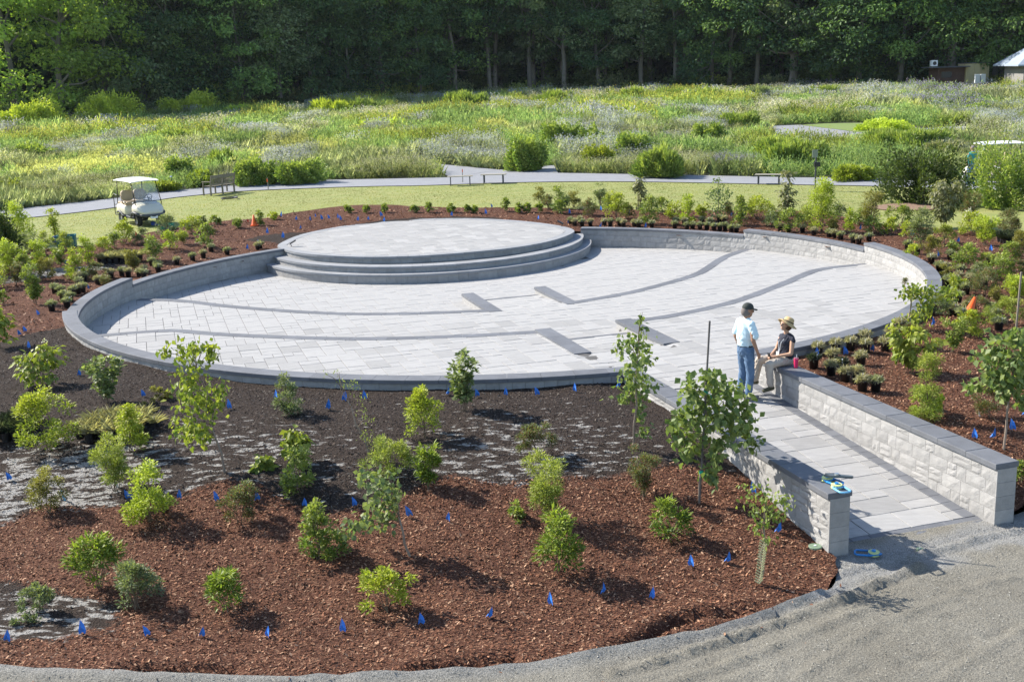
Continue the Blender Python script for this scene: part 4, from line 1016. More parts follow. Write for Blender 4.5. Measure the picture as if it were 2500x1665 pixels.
_ex = {'in the packed bed right of the plaza': [(2095, 600, 44, 34), (2170, 562, 44, 40), (2190, 587, 40, 30), (2248, 642, 46, 34), (2200, 667, 50, 34), (2272, 622, 50, 40), (2322, 602, 50, 40), (2172, 642, 40, 30), (2245, 722, 60, 44), (2160, 722, 50, 40), (2332, 672, 50, 44), (2100, 800, 70, 54), (2290, 700, 40, 40), (2350, 650, 44, 50)],
 'in the crowded bed left of the plaza': [(110, 642, 44, 50), (240, 577, 40, 30), (140, 612, 44, 40), (40, 657, 50, 50), (-5, 662, 50, 60), (330, 562, 36, 34), (240, 655, 40, 26), (422, 562, 36, 30), (60, 580, 44, 40), (110, 575, 34, 40)],
 'filling the row behind the far wall': [(1260, 482, 36, 30), (1302, 480, 30, 30), (1400, 482, 40, 34), (1442, 502, 36, 30), (1520, 492, 40, 34), (1612, 507, 40, 36), (1672, 502, 36, 34), (1772, 522, 40, 34), (1850, 517, 44, 40), (1917, 537, 40, 30), (1977, 517, 40, 36), (2090, 547, 46, 34)]}
for wh_, L_ in _ex.items():
    for i, (vx, vy, wv, hv) in enumerate(sorted(L_)):
        kd = ('bright', 'green', 'olive', 'fine', 'blue', 'dull')[(i * 5 + len(wh_)) % 6]; p, w, h = vdim(vx, vy, wv, hv)
        shrub('shrub', p, w, h, kd, 'small %s shrub %s, %s from the left' % ({'bright': 'bright', 'green': 'green', 'olive': 'olive', 'fine': 'feathery', 'blue': 'blue-green', 'dull': 'dull'}[kd], wh_, ORD0[i]), 500 + i + len(wh_), ('mound', 'vase', 'column', 'mound')[i % 4], parent_grp='small shrubs ' + wh_)
for i, (vx, hv) in enumerate(((800, 14), (842, 14), (885, 18), (952, 16), (985, 20), (1037, 20), (1075, 18), (1092, 14), (1162, 28), (1193, 20), (1212, 20), (1240, 22))):
    p, w, h = vdim(vx, 490 if i not in (8,) else 486, 17, hv)
    shrub('lawn_edge_plant', p, w, h, 'green', 'small lawn edge plant behind the stage, ' + ['leftmost', 'second', 'third', 'fourth', 'fifth', 'sixth', 'seventh', 'eighth', 'ninth and tallest', 'tenth', 'eleventh', 'twelfth'][i] + ' from the left of the dozen', 300 + i, 'mound', cat='plant', parent_grp='small plants along the lawn edge')
# young trees with stakes
def sapling(name, base, top, crown, kind, label, seed, stems=1, leaves=420, cluster=None, lscale=1.0):
    """base/top view px; crown = list of (vx, vy, r_view) leaf masses"""
    r = np.random.default_rng(seed); b = av(*base); d = cam_depth(b); k = VS * d / FPX
    root = empty(name, tuple(b), 0, label, 'young tree')
    def loc(vx, vy, dy=0): return np.array([(vx - base[0]) * k, dy, (base[1] - vy) * k / .97 ])
    mb = MB(); T = loc(*top); pts = [np.array([0, 0, -.05])]
    for j in range(1, 7): pts.append(T * j / 6 + r.normal(0, .02, 3) * [1, 1, 0])
    mb.tube(pts, [.019, .017, .015, .012, .009, .006, .003], 6); mb.build('trunk', MAT['pale_bark'], root)
    mb = MB(); PP = []
    for (vx, vy, rv) in crown:
        c = loc(vx, vy, r.normal(0, .12)); s_ = T * min(.95, max(.25, (c[2] / T[2]) * .85)); mb.tube([s_, (s_ + c) / 2 + [0, 0, .05], c], [.007, .005, .002], 4, cap=False)
        m = int(leaves * (rv * k) ** 1.6 * 2.3); PP.append(c + r.normal(0, 1, (m, 3)) * rv * k * [.58, .7, .58])
    if crown: mb.build('branches', MAT['stem'], root)
    P = np.concatenate(PP); n = len(P); c1, c2, LL, LW = PAL[kind]; LL *= lscale; LW *= lscale
    D = r.normal(0, .6, (n, 3)) + [0, 0, -.9]; N_ = r.normal(0, .6, (n, 3)) + [-.3, -.2, .6]
    C = np.array(c1) + (np.array(c2) - np.array(c1)) * r.uniform(0, 1, (n, 1)) ** 1.4
    # round or heart-shaped leaves: two rhombs widen the blade
    V, Fc, CC = leafset(P, D, N_, LL * r.uniform(.6, 1.2, n), LW * r.uniform(.8, 1.15, n), C)
    link('leaves', npmesh('leaves', V, Fc, CC), MAT['leaf'], root)['kind'] = 'stuff'
    return root, b, k, loc
MAT['pale_bark'] = mat('pale_bark', (.30, .24, .19), .85, vary=.3, scale=15)
MAT['steel'] = mat('dark_steel_stake', (.13, .12, .115), .55, vary=.2, scale=12)
MAT['teal'] = mat('green_tie_tape', (.02, .35, .26), .5)
MAT['wood'] = mat('weathered_wood', (.30, .26, .20), .85, vary=.25, scale=9, stretch=(6, 1, 6))
def stake(base, top, ties, label, matl, r_=.014):
    b = av(*base); d = cam_depth(b); k = VS * d / FPX; root = empty('stake', tuple(b), 0, label, 'stake')
    T = np.array([(top[0] - base[0]) * k, 0, (base[1] - top[1]) * k / .97]); mb = MB(); mb.tube([T * -.03, T], r_, 8); mb.build('post', matl, root)
    for t in ties:
        c = T * t; mb = MB(); mb.tube([c + [0, 0, -.02], c + [0, 0, .02]], r_ * 2.1, 8); mb.tube([c + [.0, -.03, 0], c + [.05, -.05, -.02], c + [.08, -.03, -.09]], .006, 4); mb.build('tie', MAT['teal'], root)
    return root
sapling('young_tree', (517, 1086), (470, 800), [(470, 800, 16), (440, 815, 26), (410, 800, 14), (510, 810, 20), (505, 795, 12), (470, 850, 34), (455, 880, 30), (465, 920, 36), (500, 930, 26), (455, 955, 34), (480, 985, 22), (440, 985, 18), (470, 1000, 16), (515, 900, 18)], 'broad', 'tall young tree with drooping yellow-green leaves in front of the low wall at left', 3, leaves=480, lscale=.9)
sapling('young_tree', (1457, 1032), (1472, 720), [(1475, 735, 11), (1478, 760, 10), (1445, 790, 22), (1480, 800, 24), (1460, 825, 28), (1492, 830, 16), (1425, 800, 12), (1455, 860, 26), (1485, 870, 22), (1450, 895, 26), (1470, 905, 20), (1435, 915, 14), (1475, 940, 14), (1480, 985, 14), (1472, 960, 10)], 'heart', 'slender young tree with a bare lower stem at the start of the ramp wall', 4, leaves=430, lscale=.78)
stake((1608, 1158), (1629, 741), (.18, .62), 'dark steel stake standing above the heart-leaved tree by the ramp wall', MAT['steel'])
sapling('young_tree', (1607, 1156), (1625, 860), [(1620, 850, 14), (1590, 880, 22), (1640, 880, 30), (1665, 885, 22), (1600, 920, 30), (1650, 930, 34), (1700, 930, 30), (1570, 950, 26), (1620, 960, 34), (1675, 970, 34), (1720, 965, 22), (1555, 980, 18), (1600, 1000, 30), (1650, 1010, 24), (1720, 1000, 18), (1730, 1020, 14), (1565, 1010, 18), (1640, 1040, 16), (1590, 1050, 22), (1625, 1080, 16), (1640, 1095, 12)], 'heart', 'staked young tree with a wide crown of heart-shaped leaves overhanging the left ramp wall', 5, leaves=470, lscale=.95)
sapling('young_tree', (2307, 1032), (2320, 760), [(2320, 775, 22), (2290, 790, 26), (2350, 790, 30), (2260, 820, 26), (2300, 830, 34), (2345, 840, 34), (2250, 860, 24), (2290, 870, 30), (2240, 890, 16), (2340, 880, 24), (2350, 920, 18), (2310, 890, 20)], 'heart', 'staked young tree with heart-shaped leaves at the right edge', 6, leaves=480, lscale=1.0)
stake((2335, 765), (2338, 628), (), 'pale wooden stake standing behind the right-hand tree', MAT['wood'], .022)
sapling('young_tree', (945, 1278), (905, 1090), [(870, 1085, 26), (905, 1100, 24), (850, 1100, 18), (880, 1130, 26), (905, 1150, 26), (870, 1160, 24), (840, 1180, 26), (815, 1190, 18), (885, 1190, 24), (910, 1170, 18), (850, 1205, 18), (920, 1130, 16)], 'round', 'leaning bush with bare forked stems and round leaves in the middle of the bed', 8, leaves=420)
sapling('young_tree', (2085, 760), (2095, 655), [(2080, 668, 16), (2095, 675, 18), (2120, 670, 18), (2140, 680, 18), (2165, 670, 18), (2185, 668, 16), (2130, 700, 14), (2110, 720, 22), (2090, 735, 20), (2100, 750, 18)], 'broad', 'spreading large-leaved young tree overhanging the right end of the curved wall', 9, leaves=480, lscale=.95)
sapling('young_tree', (1651, 506), (1651, 415), [(1650, 418, 10), (1640, 440, 16), (1662, 445, 16), (1675, 448, 10), (1650, 462, 20), (1640, 485, 16), (1660, 480, 14)], 'round', 'round-leaved young tree in the far row, its top above the path edge', 10, leaves=300)
sapling('young_tree', (865, 1085), (790, 855), [(765, 855, 9), (785, 858, 9), (805, 872, 14), (825, 885, 16), (845, 905, 12), (850, 930, 12), (855, 960, 12), (845, 990, 14), (858, 1010, 16), (865, 1040, 20)], 'fine', 'wispy arching plant with its tip bent left against the near wall', 12, leaves=520)
# the dying stalk by the ramp
sapling('young_tree', (1742, 1337), (1758, 1150), [(1725, 1135, 20), (1750, 1130, 24), (1780, 1145, 24), (1805, 1150, 18), (1735, 1165, 26), (1765, 1175, 26), (1795, 1170, 18), (1755, 1200, 20), (1740, 1210, 14), (1760, 1225, 12)], 'green', 'bushy-topped plant with a bundled pale stalk near the foot of the left ramp wall', 13, leaves=430, lscale=1.15)
p = av(1742, 1340); mb = MB(); r = random.Random(4)
for j in range(16):
    z = .05 + j * .036; a = r.uniform(-.5, .5); mb.tube([(-.05 + z * .1, -.03, z), (.0 + z * .1, -.05, z - .03), (.05 + z * .1, -.03, z + .01)], .011, 4)
root = empty('bundled_stalk', tuple(p), 0, 'pale dried folded leaves tied along the lower stalk of the bushy-topped plant', 'plant stalk'); mb.build('dry_leaves', mat('dry_leaf', (.45, .44, .24), .7, vary=.3, scale=20), root)

# sedge trays and pots
def tuft(n, r, h, kind, rs, spread=1.0, W=None):
    c1, c2, LL, LW = PAL[kind]; a = rs.uniform(0, 6.28, n); t = rs.uniform(.1, 1.1, n) * spread
    P = np.stack([np.cos(a) * r * .5 * rs.uniform(0, 1, n), np.sin(a) * r * .5 * rs.uniform(0, 1, n), rs.uniform(0, .02, n)], 1)
    D = np.stack([np.cos(a) * t, np.sin(a) * t, np.ones(n)], 1); N_ = np.stack([-np.cos(a), -np.sin(a), t], 1)
    C = np.array(c1) + (np.array(c2) - np.array(c1)) * rs.uniform(0, 1, (n, 1))
    return leafset(P, D, N_, h * rs.uniform(.6, 1.15, n), np.full(n, W or LW), C, droop=.25)
def pot_proto(kind, seed, stripe=False):
    rs = np.random.default_rng(seed); root = empty('potted_sedge', (0, -500, 0))
    mb = MB(); mb.lathe([(.001, 0), (.062, 0), (.076, .145), (.081, .147), (.081, .165), (.074, .165), (.072, .15), (.001, .15)], (0, 0, 0), 14); mb.build('pot', MAT['blackplastic'], root, True)
    m = 520; d = rnd_dirs(m, rs); d[:, 2] = np.abs(d[:, 2]); P = d * [.085, .085, .07] * rs.uniform(.4, 1.05, (m, 1)) + [0, 0, .165]; c1, c2, _, _ = PAL[kind]; V, Fc, C = leafset(P, d * [1, 1, .3] + rs.normal(0, .6, (m, 3)) + [0, 0, .1], rnd_dirs(m, rs), rs.uniform(.03, .09, m), np.full(m, .0065), np.array(c1) + (np.array(c2) - np.array(c1)) * rs.uniform(0, 1, (m, 1)), .2); link('foliage', npmesh('foliage', V, Fc, C), MAT['leaf'], root)['kind'] = 'stuff'
    mb = MB(); mb.box((.06, -.04, .20), (.018, .002, .10), .5); mb.build('plant_tag', MAT['white'], root) if not stripe else mb.build('plant_tag', mat('lime_tag', (.2, .6, .05), .5), root)
    return root
def dup(root, loc, rz, sc_=1.0):
    r_ = root.copy(); col.objects.link(r_); r_.location = loc; r_.rotation_euler = (0, 0, rz); r_.scale = (sc_, sc_, sc_)
    for ch in root.children:
        c = ch.copy(); col.objects.link(c); c.parent = r_
    return r_
PROT = {k: pot_proto(k, 50 + i) for i, k in enumerate(('sedge', 'gsedge', 'dsedge'))}; PROT['tagged'] = pot_proto('sedge', 77, True); USED = set()
KW = {'sedge': 'straw-coloured', 'gsedge': 'green', 'dsedge': 'dark green', 'tagged': 'lime-tagged straw-coloured'}
ORD = ['first', 'second', 'third', 'fourth', 'fifth', 'sixth', 'seventh', 'eighth', 'ninth', 'tenth', 'eleventh', 'twelfth', 'thirteenth', 'fourteenth', 'fifteenth', 'sixteenth', 'seventeenth', 'eighteenth', 'nineteenth', 'twentieth', 'twenty-first', 'twenty-second', 'twenty-third', 'twenty-fourth', 'twenty-fifth', 'twenty-sixth', 'twenty-seventh', 'twenty-eighth', 'twenty-ninth', 'thirtieth', 'thirty-first', 'thirty-second', 'thirty-third', 'thirty-fourth', 'thirty-fifth', 'thirty-sixth', 'thirty-seventh', 'thirty-eighth', 'thirty-ninth', 'fortieth']
def pots(pxs, where, grp, kinds):
    r = random.Random(len(pxs)); pxs = sorted(pxs)
    for i, q in enumerate(pxs):
        px, py = q[:2]; kd = q[2] if len(q) > 2 else kinds[r.randrange(len(kinds))]
        p = at_g(px, py); p[2] = float(bedz(*[np.array([v]) for v in p[:2]])[0]) - .01
        if np.linalg.norm(p[:2] - C0) < RR + .12: p[:2] = C0 + (p[:2] - C0) / np.linalg.norm(p[:2] - C0) * (RR + .14); 
        if kd not in USED: USED.add(kd); o = PROT[kd]; o.location = tuple(p); o.rotation_euler = (0, 0, r.uniform(0, 6))
        else: o = dup(PROT[kd], tuple(p), r.uniform(0, 6), r.uniform(1.1, 1.35))
        o.scale = (1.2,) * 3
        tag(o, 'pot of %s sedge, %s from left, %s' % (KW[kd], ORD[i], where), 'potted plant', grp)
c6 = lambda L: [(1600 + t[0] / 2.6133, 500 + t[1] / 2.6133) + t[2:] for t in L]
cF = lambda L: [(1350 + x / 4.71, 530 + y / 4.71) for x, y in L]
cE = lambda L: [(1800 + x / 4.282, 540 + y / 4.282) for x, y in L]
cL = lambda L: [(x / 5.2275, 560 + y / 5.2275) for x, y in L]
pots(c6([(1000, 955), (1150, 942), (1245, 928), (1325, 885), (1340, 942), (1465, 932), (1505, 872), (1520, 805), (1010, 1052, 'dsedge'), (1130, 1015), (1185, 1080, 'dsedge'), (1120, 1095), (1310, 1022), (1285, 1132, 'tagged'), (1210, 1132), (1320, 1192), (1405, 1192, 'gsedge')]), 'between ramp wall and curved wall', 'pots right of the ramp', ['sedge'])
pots(c6([(1810, 425), (1865, 520), (1850, 440), (1910, 520), (1930, 490), (1945, 445), (2010, 505), (2045, 445), (1980, 578), (2090, 470), (2060, 535), (1900, 535), (2130, 372), (1760, 372), (1880, 352), (2100, 525), (1830, 640), (1930, 625), (1900, 705), (2140, 705), (2190, 805), (1870, 668), (1990, 690), (2170, 740), (1950, 740)]), 'outside the right end of the plaza', 'pots beyond the right end of the wall', ['gsedge', 'sedge', 'gsedge'])
pots(cF([(205, 85), (250, 105), (310, 70), (335, 110), (430, 105), (590, 105), (660, 105), (765, 100), (810, 115), (935, 105), (985, 115), (1010, 80), (1135, 125), (1400, 130), (1415, 90), (1510, 95), (1540, 140), (1605, 140), (1690, 150), (1710, 80), (1770, 150), (1850, 160), (1915, 60), (1920, 160), (1980, 155), (2050, 175), (2110, 175), (1800, 100), (1970, 80)]), 'behind the lowest far wall section', 'pots behind the far right wall', ['gsedge', 'sedge'])
pots(cE([(450, 112), (540, 118), (680, 128), (800, 155), (960, 170), (1010, 178), (1080, 195), (1210, 230), (1270, 242), (1375, 215), (1780, 300), (1880, 345)]), 'behind the higher far wall sections', 'pots behind the higher far wall', ['gsedge', 'sedge'])
pots(cL([(705, 825), (780, 845), (940, 850), (1000, 830), (1060, 810), (1010, 730), (665, 1040), (860, 1000), (810, 920), (900, 930), (1080, 655), (1000, 665), (1420, 615), (1250, 700), (1330, 690), (1640, 605), (1560, 600), (1780, 605), (1840, 565), (1940, 465), (2020, 520)]) + [(352, 680), (387, 665), (432, 645), (385, 660), (497, 630), (516, 615), (555, 622), (635, 607), (471, 637), (630, 611)], 'behind the left curved wall', 'pots behind the left wall', ['gsedge', 'sedge', 'gsedge'])
def tray(vx, vy, wv, hv, kind, label, n=900):
    p, w, h = vdim(vx, vy, wv, hv); rs = np.random.default_rng(int(vx)); root = empty('sedge_tray', tuple(p), 0, label, 'plant tray'); nx_ = max(3, int(w / .2)); ny_ = 4
    for i in range(nx_):
        for j in range(ny_):
            x = (i + .5) / nx_ * w - w / 2; y = (j - .5) * .2
            if (x / (w / 2)) ** 2 + ((y - .3) / .55) ** 2 > 1.15: continue
            mb = MB(); mb.lathe([(.06, 0), (.085, .16)], (x, y, 0), 10, caps=False); mb.build('pot', MAT['blackplastic'], root)
    V, Fc, C = [], [], []; b = 0
    for i in range(60):
        x = rs.uniform(-.5, .5) * w; y = rs.uniform(-.2, .8)
        if (x / (w / 2)) ** 2 + ((y - .3) / .6) ** 2 > 1: continue
        v, f, c = tuft(n // 60 + 14, .12, .18 * 1.2, kind, rs, 1.3, .012); v = v + [x, y, .14 + rs.uniform(0, .05)]; V.append(v); Fc.append(f + b); C.append(c); b += len(v)
    link('foliage', npmesh('foliage', np.concatenate(V), np.concatenate(Fc), np.concatenate(C)), MAT['leaf'], root)['kind'] = 'stuff'
tray(258, 1010, 188, 75, 'sedge', 'low block of black pots filled with pale sedge in dark soil at left', 2400)
tray(20, 1010, 72, 60, 'dsedge', 'tray of grey-green sedge in black pots cut by the left edge', 2000)
tray(270, 605, 100, 32, 'sedge', 'block of potted straw sedge behind the left wall beside a yellow flag', 2400)
tray(2330, 562, 50, 30, 'dsedge', 'tray of dark potted plants near the right edge of the far bed', 1500)
for k in list(PROT):
    if k not in USED:
        for c in list(PROT[k].children): bpy.data.objects.remove(c)
        bpy.data.objects.remove(PROT[k])

# marker flags
def flag_proto(matl):
    root = empty('marker_flag', (0, -500, 0)); mb = MB(); mb.tube([(0, 0, -.05), (0, 0, .24)], .002, 4); mb.build('wire', MAT['wire'], root)
    mb = MB(); V = [(0, 0, .22), (0, 0, .12), (.012, .02, .05), (.05, .01, .02), (.068, -.012, .07), (.045, .0, .15), (-.03, -.02, .08), (-.028, .01, .03)]
    mb.add(V, [[0, 1, 5], [1, 2, 4, 5], [2, 3, 4], [0, 6, 1], [1, 6, 7], [1, 7, 2], [0, 5, 4]]); mb.add([(v[0] * .9 + .004, v[1] + .006, v[2] * .97) for v in V], [[0, 5, 1], [1, 5, 4, 2], [2, 4, 3], [0, 1, 6], [1, 7, 6], [1, 2, 7]]); mb.build('flag', matl, root)
    return root
FP = {'blue': flag_proto(MAT['flag']), 'orange': flag_proto(MAT['orange']), 'yellow': flag_proto(mat('yellow_flag', (.8, .5, .02), .5)), 'red': flag_proto(mat('red_flag', (.6, .04, .02), .5)), 'violet': None}
FU = set()
def flags(L, fmt, grp, colr='blue', s=1.0):
    r = random.Random(len(L)); L = sorted(L)
    for i, (px, py) in enumerate(L):
        p = at_g(px, py); p[2] = float(bedz(*[np.array([v]) for v in p[:2]])[0]); f = s * r.uniform(.72, 1.0)
        if np.linalg.norm(p[:2] - C0) < RR + .05: p[:2] = C0 + (p[:2] - C0) / np.linalg.norm(p[:2] - C0) * (RR + .2); p[2] = float(G(*p[:2]))
        if colr not in FU: FU.add(colr); o = FP[colr]
        else: o = dup(FP[colr], tuple(p), 0)
        o.location = tuple(p); o.rotation_euler = (r.uniform(-.25, .25), r.uniform(-.3, .3), r.uniform(-.9, .9)); o.scale = (f, f, f * r.uniform(.9, 1.1)); tag(o, fmt % ORD[i] if '%s' in fmt else fmt, 'marker flag', grp)
vv_ = lambda L: [(x * VS, y * VS) for x, y in L]
flags(vv_([(12, 1475), (187, 1460), (340, 1466), (460, 1469), (612, 1467), (786, 1456), (966, 1437), (1119, 1425), (1264, 1390), (1384, 1369), (1494, 1378)]), 'blue marker flag, %s from the left in the lowest row along the mulch', 'blue flags along the lowest row')
flags(vv_([(1586, 1304), (1667, 1292), (1783, 1230), (1731, 1137)]), 'blue flag left of the ramp wall end, %s from the left of four', 'blue flags near the ramp wall end', s=1.1)
flags(vv_([(22, 1107), (296, 1146), (410, 1148), (499, 1155), (590, 1152), (698, 1163), (815, 1165), (943, 1188), (1027, 1196)]), 'blue flag, %s from left in the row where dark soil meets mulch', 'blue flags in the middle row')
flags(vv_([(180, 864), (330, 914), (527, 942), (633, 922), (750, 942), (788, 920), (838, 920), (1027, 910), (1097, 912), (1161, 909), (1235, 910), (1320, 902), (1420, 890)]), 'blue marker flag, %s from the left in the row below the near curved wall', 'blue flags along the near wall')
flags(vv_([(46, 774), (66, 802), (58, 767), (88, 725), (3, 642), (150, 610), (195, 645), (205, 667)]), 'blue marker flag on the mulch left of the curved wall, %s from the left', 'blue flags left of the wall')
flags([(600 + x / 5.8875, 520 + y / 5.8875) for x, y in [(15, 535), (195, 475), (305, 305), (525, 375), (780, 235), (500, 60), (715, 110), (928, 118), (998, 68), (1095, 108), (1193, 98), (1325, 98), (1362, 118), (1602, 118), (1757, 122), (1955, 70), (1975, 132)]], 'blue flag, %s from left in the mulch behind the left stage half', 'blue flags behind the left of the stage', s=1.2)
flags([(800 + x / 2.6133, y / 2.6133) for x, y in [(1007, 1370), (1048, 1328), (1252, 1350), (1540, 1363), (1742, 1350), (1920, 1370), (1340, 1405), (1535, 1432), (1733, 1450), (2022, 1452), (785, 1384)]], 'blue flag, %s from left in the mulch behind the right stage half', 'blue flags behind the right of the stage', s=1.2)
flags([(x, y) for x, y, *_ in c6([(480, 78), (757, 98), (520, 163), (1300, 158), (1632, 198), (1925, 248), (2135, 303)])], 'blue flag, %s from left among shrubs behind the far right wall', 'blue flags behind the far right wall', s=1.2)
flags([(x, y) for x, y, *_ in c6([(985, 965), (1212, 960), (1377, 935), (1522, 880), (1805, 338), (1845, 398), (2030, 458), (1770, 783), (1935, 705), (1800, 640)])], 'blue marker flag among the black pots at the right, %s from the left', 'blue flags among the right pots', s=1.1)
flags([(x, y) for x, y, *_ in c6([(2030, 1500), (2140, 1495), (2278, 1440), (2345, 1345)])], 'blue flag by the right staked tree, %s from the left of four', 'blue flags behind the right ramp wall', s=1.15)
flags([(185, 600), (333, 577)], 'orange flag on the lawn edge left of the cart, %s from left of two', 'orange flags by the lawn', 'orange')
flags([(265, 637)], 'single yellow marker flag in front of a block of potted sedge', None, 'yellow', 1.1)
flags([(605, 543)], 'single red marker flag on the mulch edge left of the traffic cone', None, 'red', 1.1)
# ------------------------------------------------------------------ meadow
EXC = [[np.array(p) for p in q] for q in ([G2(*p) for p in br], [G2(*p) for p in br2])]
EXCP = [pu([(735, 808), (930, 790), (1300, 778), (1560, 795), (1700, 812), (1860, 800), (2045, 798), (2015, 858), (1990, 880), (1850, 875), (1600, 910), (1330, 935), (1050, 935), (890, 918), (700, 900)])]
PUx = np.array(PU)
TL_px = [(-500, 345), (0, 322), (318, 292), (467, 283), (743, 264), (1062, 246), (1168, 240), (1593, 229), (2124, 224), (2500, 216), (3000, 206)]
TL = np.array([G2(*p) for p in TL_px]); 
def tl_y(x): return np.interp(x, TL[:, 0], TL[:, 1])
def meadow_pts(y0, y1, dens):
    A = (y1 - y0) * (y1 + y0) / 2 * 1.06; n = int(A * dens); y = np.sqrt(RNG.uniform(y0 * y0, y1 * y1, n)); x = RNG.uniform(-.53, .53, n) * y
    up = np.interp(x, PUx[:, 0], PUx[:, 1]); k = (y > up + .25) & (y < tl_y(x) + 3); P = np.stack([x, y], 1)[k]
    for q in EXC + EXCP: P = P[sdf(P, q) < -.15]
    return P
def blades(n, h, sp, cols, w, r, flower=None, nf=0, droop=.15, fs=.05, leafy=0):
    a = r.uniform(0, 6.28, n); t = r.uniform(.02, 1, n) * sp; rr_ = r.uniform(0, 1, n) ** .5
    P = np.stack([np.cos(a) * rr_ * .22, np.sin(a) * rr_ * .22, np.zeros(n)], 1); D = np.stack([np.cos(a) * t, np.sin(a) * t, np.ones(n)], 1)
    C = np.array(cols[0]) + (np.array(cols[1]) - np.array(cols[0])) * r.uniform(0, 1, (n, 1)); L = h * r.uniform(.55, 1.1, n)
    V, Fc, CC = leafset(P, D, np.stack([-np.cos(a), -np.sin(a), t + .2], 1), L, np.full(n, w) * r.uniform(.5, 1.3, n), C, droop)
    if leafy:
        m = int(n * 1.5); n3 = max(4, n // 5); k = r.uniform(0, 1, m) ** .6; d = rnd_dirs(m, r); d[:, 2] = np.abs(d[:, 2]); P = d * [.33, .33, h] * r.uniform(.45, 1.05, (m, 1)); C = np.array(cols[0]) + (np.array(cols[1]) - np.array(cols[0])) * np.clip(r.uniform(-.2, .9, (m, 1)) + .3 * P[:, 2:3] / h, 0, 1)
        V1, F1, C1 = leafset(P, d * [1, 1, .6] + r.normal(0, .5, (m, 3)) + [0, 0, .7], rnd_dirs(m, r) + [0, 0, .8], leafy * r.uniform(.6, 1.4, m), leafy * .38 * r.uniform(.6, 1.3, m), C, .1); q = n3 * 4
        Fc = np.concatenate([Fc.reshape(2, -1, 3)[:, :n3].reshape(-1, 3) if False else Fc[(Fc < q).all(1)], F1 + q]); V = np.concatenate([V[:q], V1]); CC = np.concatenate([CC[:q], C1])
    if flower is not None:
        a = r.uniform(0, 6.28, nf); q = r.uniform(0, 1, nf) ** .5 * .42; P2 = np.stack([np.cos(a) * q, np.sin(a) * q, h * r.uniform(.72, 1.12, nf)], 1)
        C2 = np.array(flower) * r.uniform(.75, 1.2, (nf, 1)); V2, F2, CC2 = leafset(P2, rnd_dirs(nf, r) + [0, 0, .6], rnd_dirs(nf, r), np.full(nf, fs), np.full(nf, fs * .7), C2)
        Fc = np.concatenate([Fc, F2 + len(V)]); V = np.concatenate([V, V2]); CC = np.concatenate([CC, CC2])
    return V, Fc, CC
def scatter(name, P, tmpls, smin, smax, label, cat, tint=.18, zoff=0.0, hmul=None):
    Vs, Fs, Cs = [], [], []; b = 0; idx = RNG.integers(0, len(tmpls), len(P))
    for t, (V, Fc, CC) in enumerate(tmpls):
        Q = P[idx == t]; n = len(Q)
        if n == 0: continue
        a = RNG.uniform(0, 6.28, n); s_ = RNG.uniform(smin, smax, n); ca, sa = np.cos(a) * s_, np.sin(a) * s_; z = G(Q[:, 0], Q[:, 1]) - .04 + zoff
        hm = s_ * RNG.uniform(.85, 1.15, n) * (hmul(Q) if hmul is not None else 1)
        X = V[None, :, 0] * ca[:, None] - V[None, :, 1] * sa[:, None] + Q[:, 0:1]; Y = V[None, :, 0] * sa[:, None] + V[None, :, 1] * ca[:, None] + Q[:, 1:2]; Z = V[None, :, 2] * hm[:, None] + z[:, None]
        Vs.append(np.stack([X, Y, Z], 2).reshape(-1, 3)); Fs.append((Fc[None] + (np.arange(n) * len(V))[:, None, None]).reshape(-1, 3) + b); b += n * len(V)
        Cs.append((CC[None] * (1 + RNG.uniform(-tint, tint, (n, 1, 1)) + .8 * (vnoise(Q[:, 0], Q[:, 1] * .7, 2.0, 13)[:, None, None] - .5))).reshape(-1, 3))
    if not Vs: return
    o = link(name, npmesh(name, np.concatenate(Vs), np.concatenate(Fs), np.clip(np.concatenate(Cs), 0, 1)), MAT['grass']); tag(o, label, cat, kind='stuff'); return o
SPEC = {  # cols, height, spread, flower, flower count
 'grass': (((.33, .41, .19), (.51, .56, .32)), .62, .5, None, 0), 'lime': (((.34, .39, .12), (.50, .53, .20)), .5, .9, None, 0),
 'green': (((.18, .30, .09), (.34, .45, .16)), .62, .75, None, 0), 'blue': (((.24, .30, .15), (.38, .42, .24)), .6, .5, (.40, .43, .52), 32),
 'white': (((.22, .29, .09), (.37, .40, .18)), .6, .5, (.55, .54, .43), 22), 'purple': (((.19, .27, .10), (.30, .36, .14)), .65, .5, (.33, .31, .50), 24),
 'yellowf': (((.22, .31, .06), (.34, .42, .10)), .7, .6, (.5, .47, .10), 4)}
LABS = {'grass': 'tall pale green meadow grass', 'lime': 'low lime green perennials in drifts', 'green': 'mid green leafy perennials in drifts', 'blue': 'drifts of pale lavender-blue flowers', 'white': 'drifts of creamy white flowers and buff seed heads', 'purple': 'drifts of purple flowers on the right', 'yellowf': 'green perennials dotted with yellow flowers'}
def species(P):
    u = P[:, 0] / P[:, 1]; a = vnoise(P[:, 0], P[:, 1] * .55, 5.5, 21); b = vnoise(P[:, 0], P[:, 1] * .55, 3.2, 22); c = vnoise(P[:, 0], P[:, 1] * .6, 7.5, 23)
    s = np.full(len(P), 'grass', dtype='<U8'); jit = RNG.uniform(-.05, .05, len(P)); a = a + jit; b = b + jit; c = c + jit
    s[a > .55] = 'lime'; s[(b > .60)] = 'green'; s[(c > .66)] = 'yellowf'
    s[(b < .28) & (u > -.34)] = 'blue'; s[(a < .24)] = 'white'; s[(b < .24) & (u < -.3)] = 'blue'; s[(c < .20) & (u > .18)] = 'purple'
    s[(P[:, 1] < 68) & (u < -.31)] = np.where(b[(P[:, 1] < 68) & (u < -.31)] > .45, 'white', 'grass')
    # the big lavender drift in the middle distance
    s[(np.abs(u - .02) < .10) & (P[:, 1] > 68) & (P[:, 1] < 84) & (b < .52)] = 'blue'
    return s
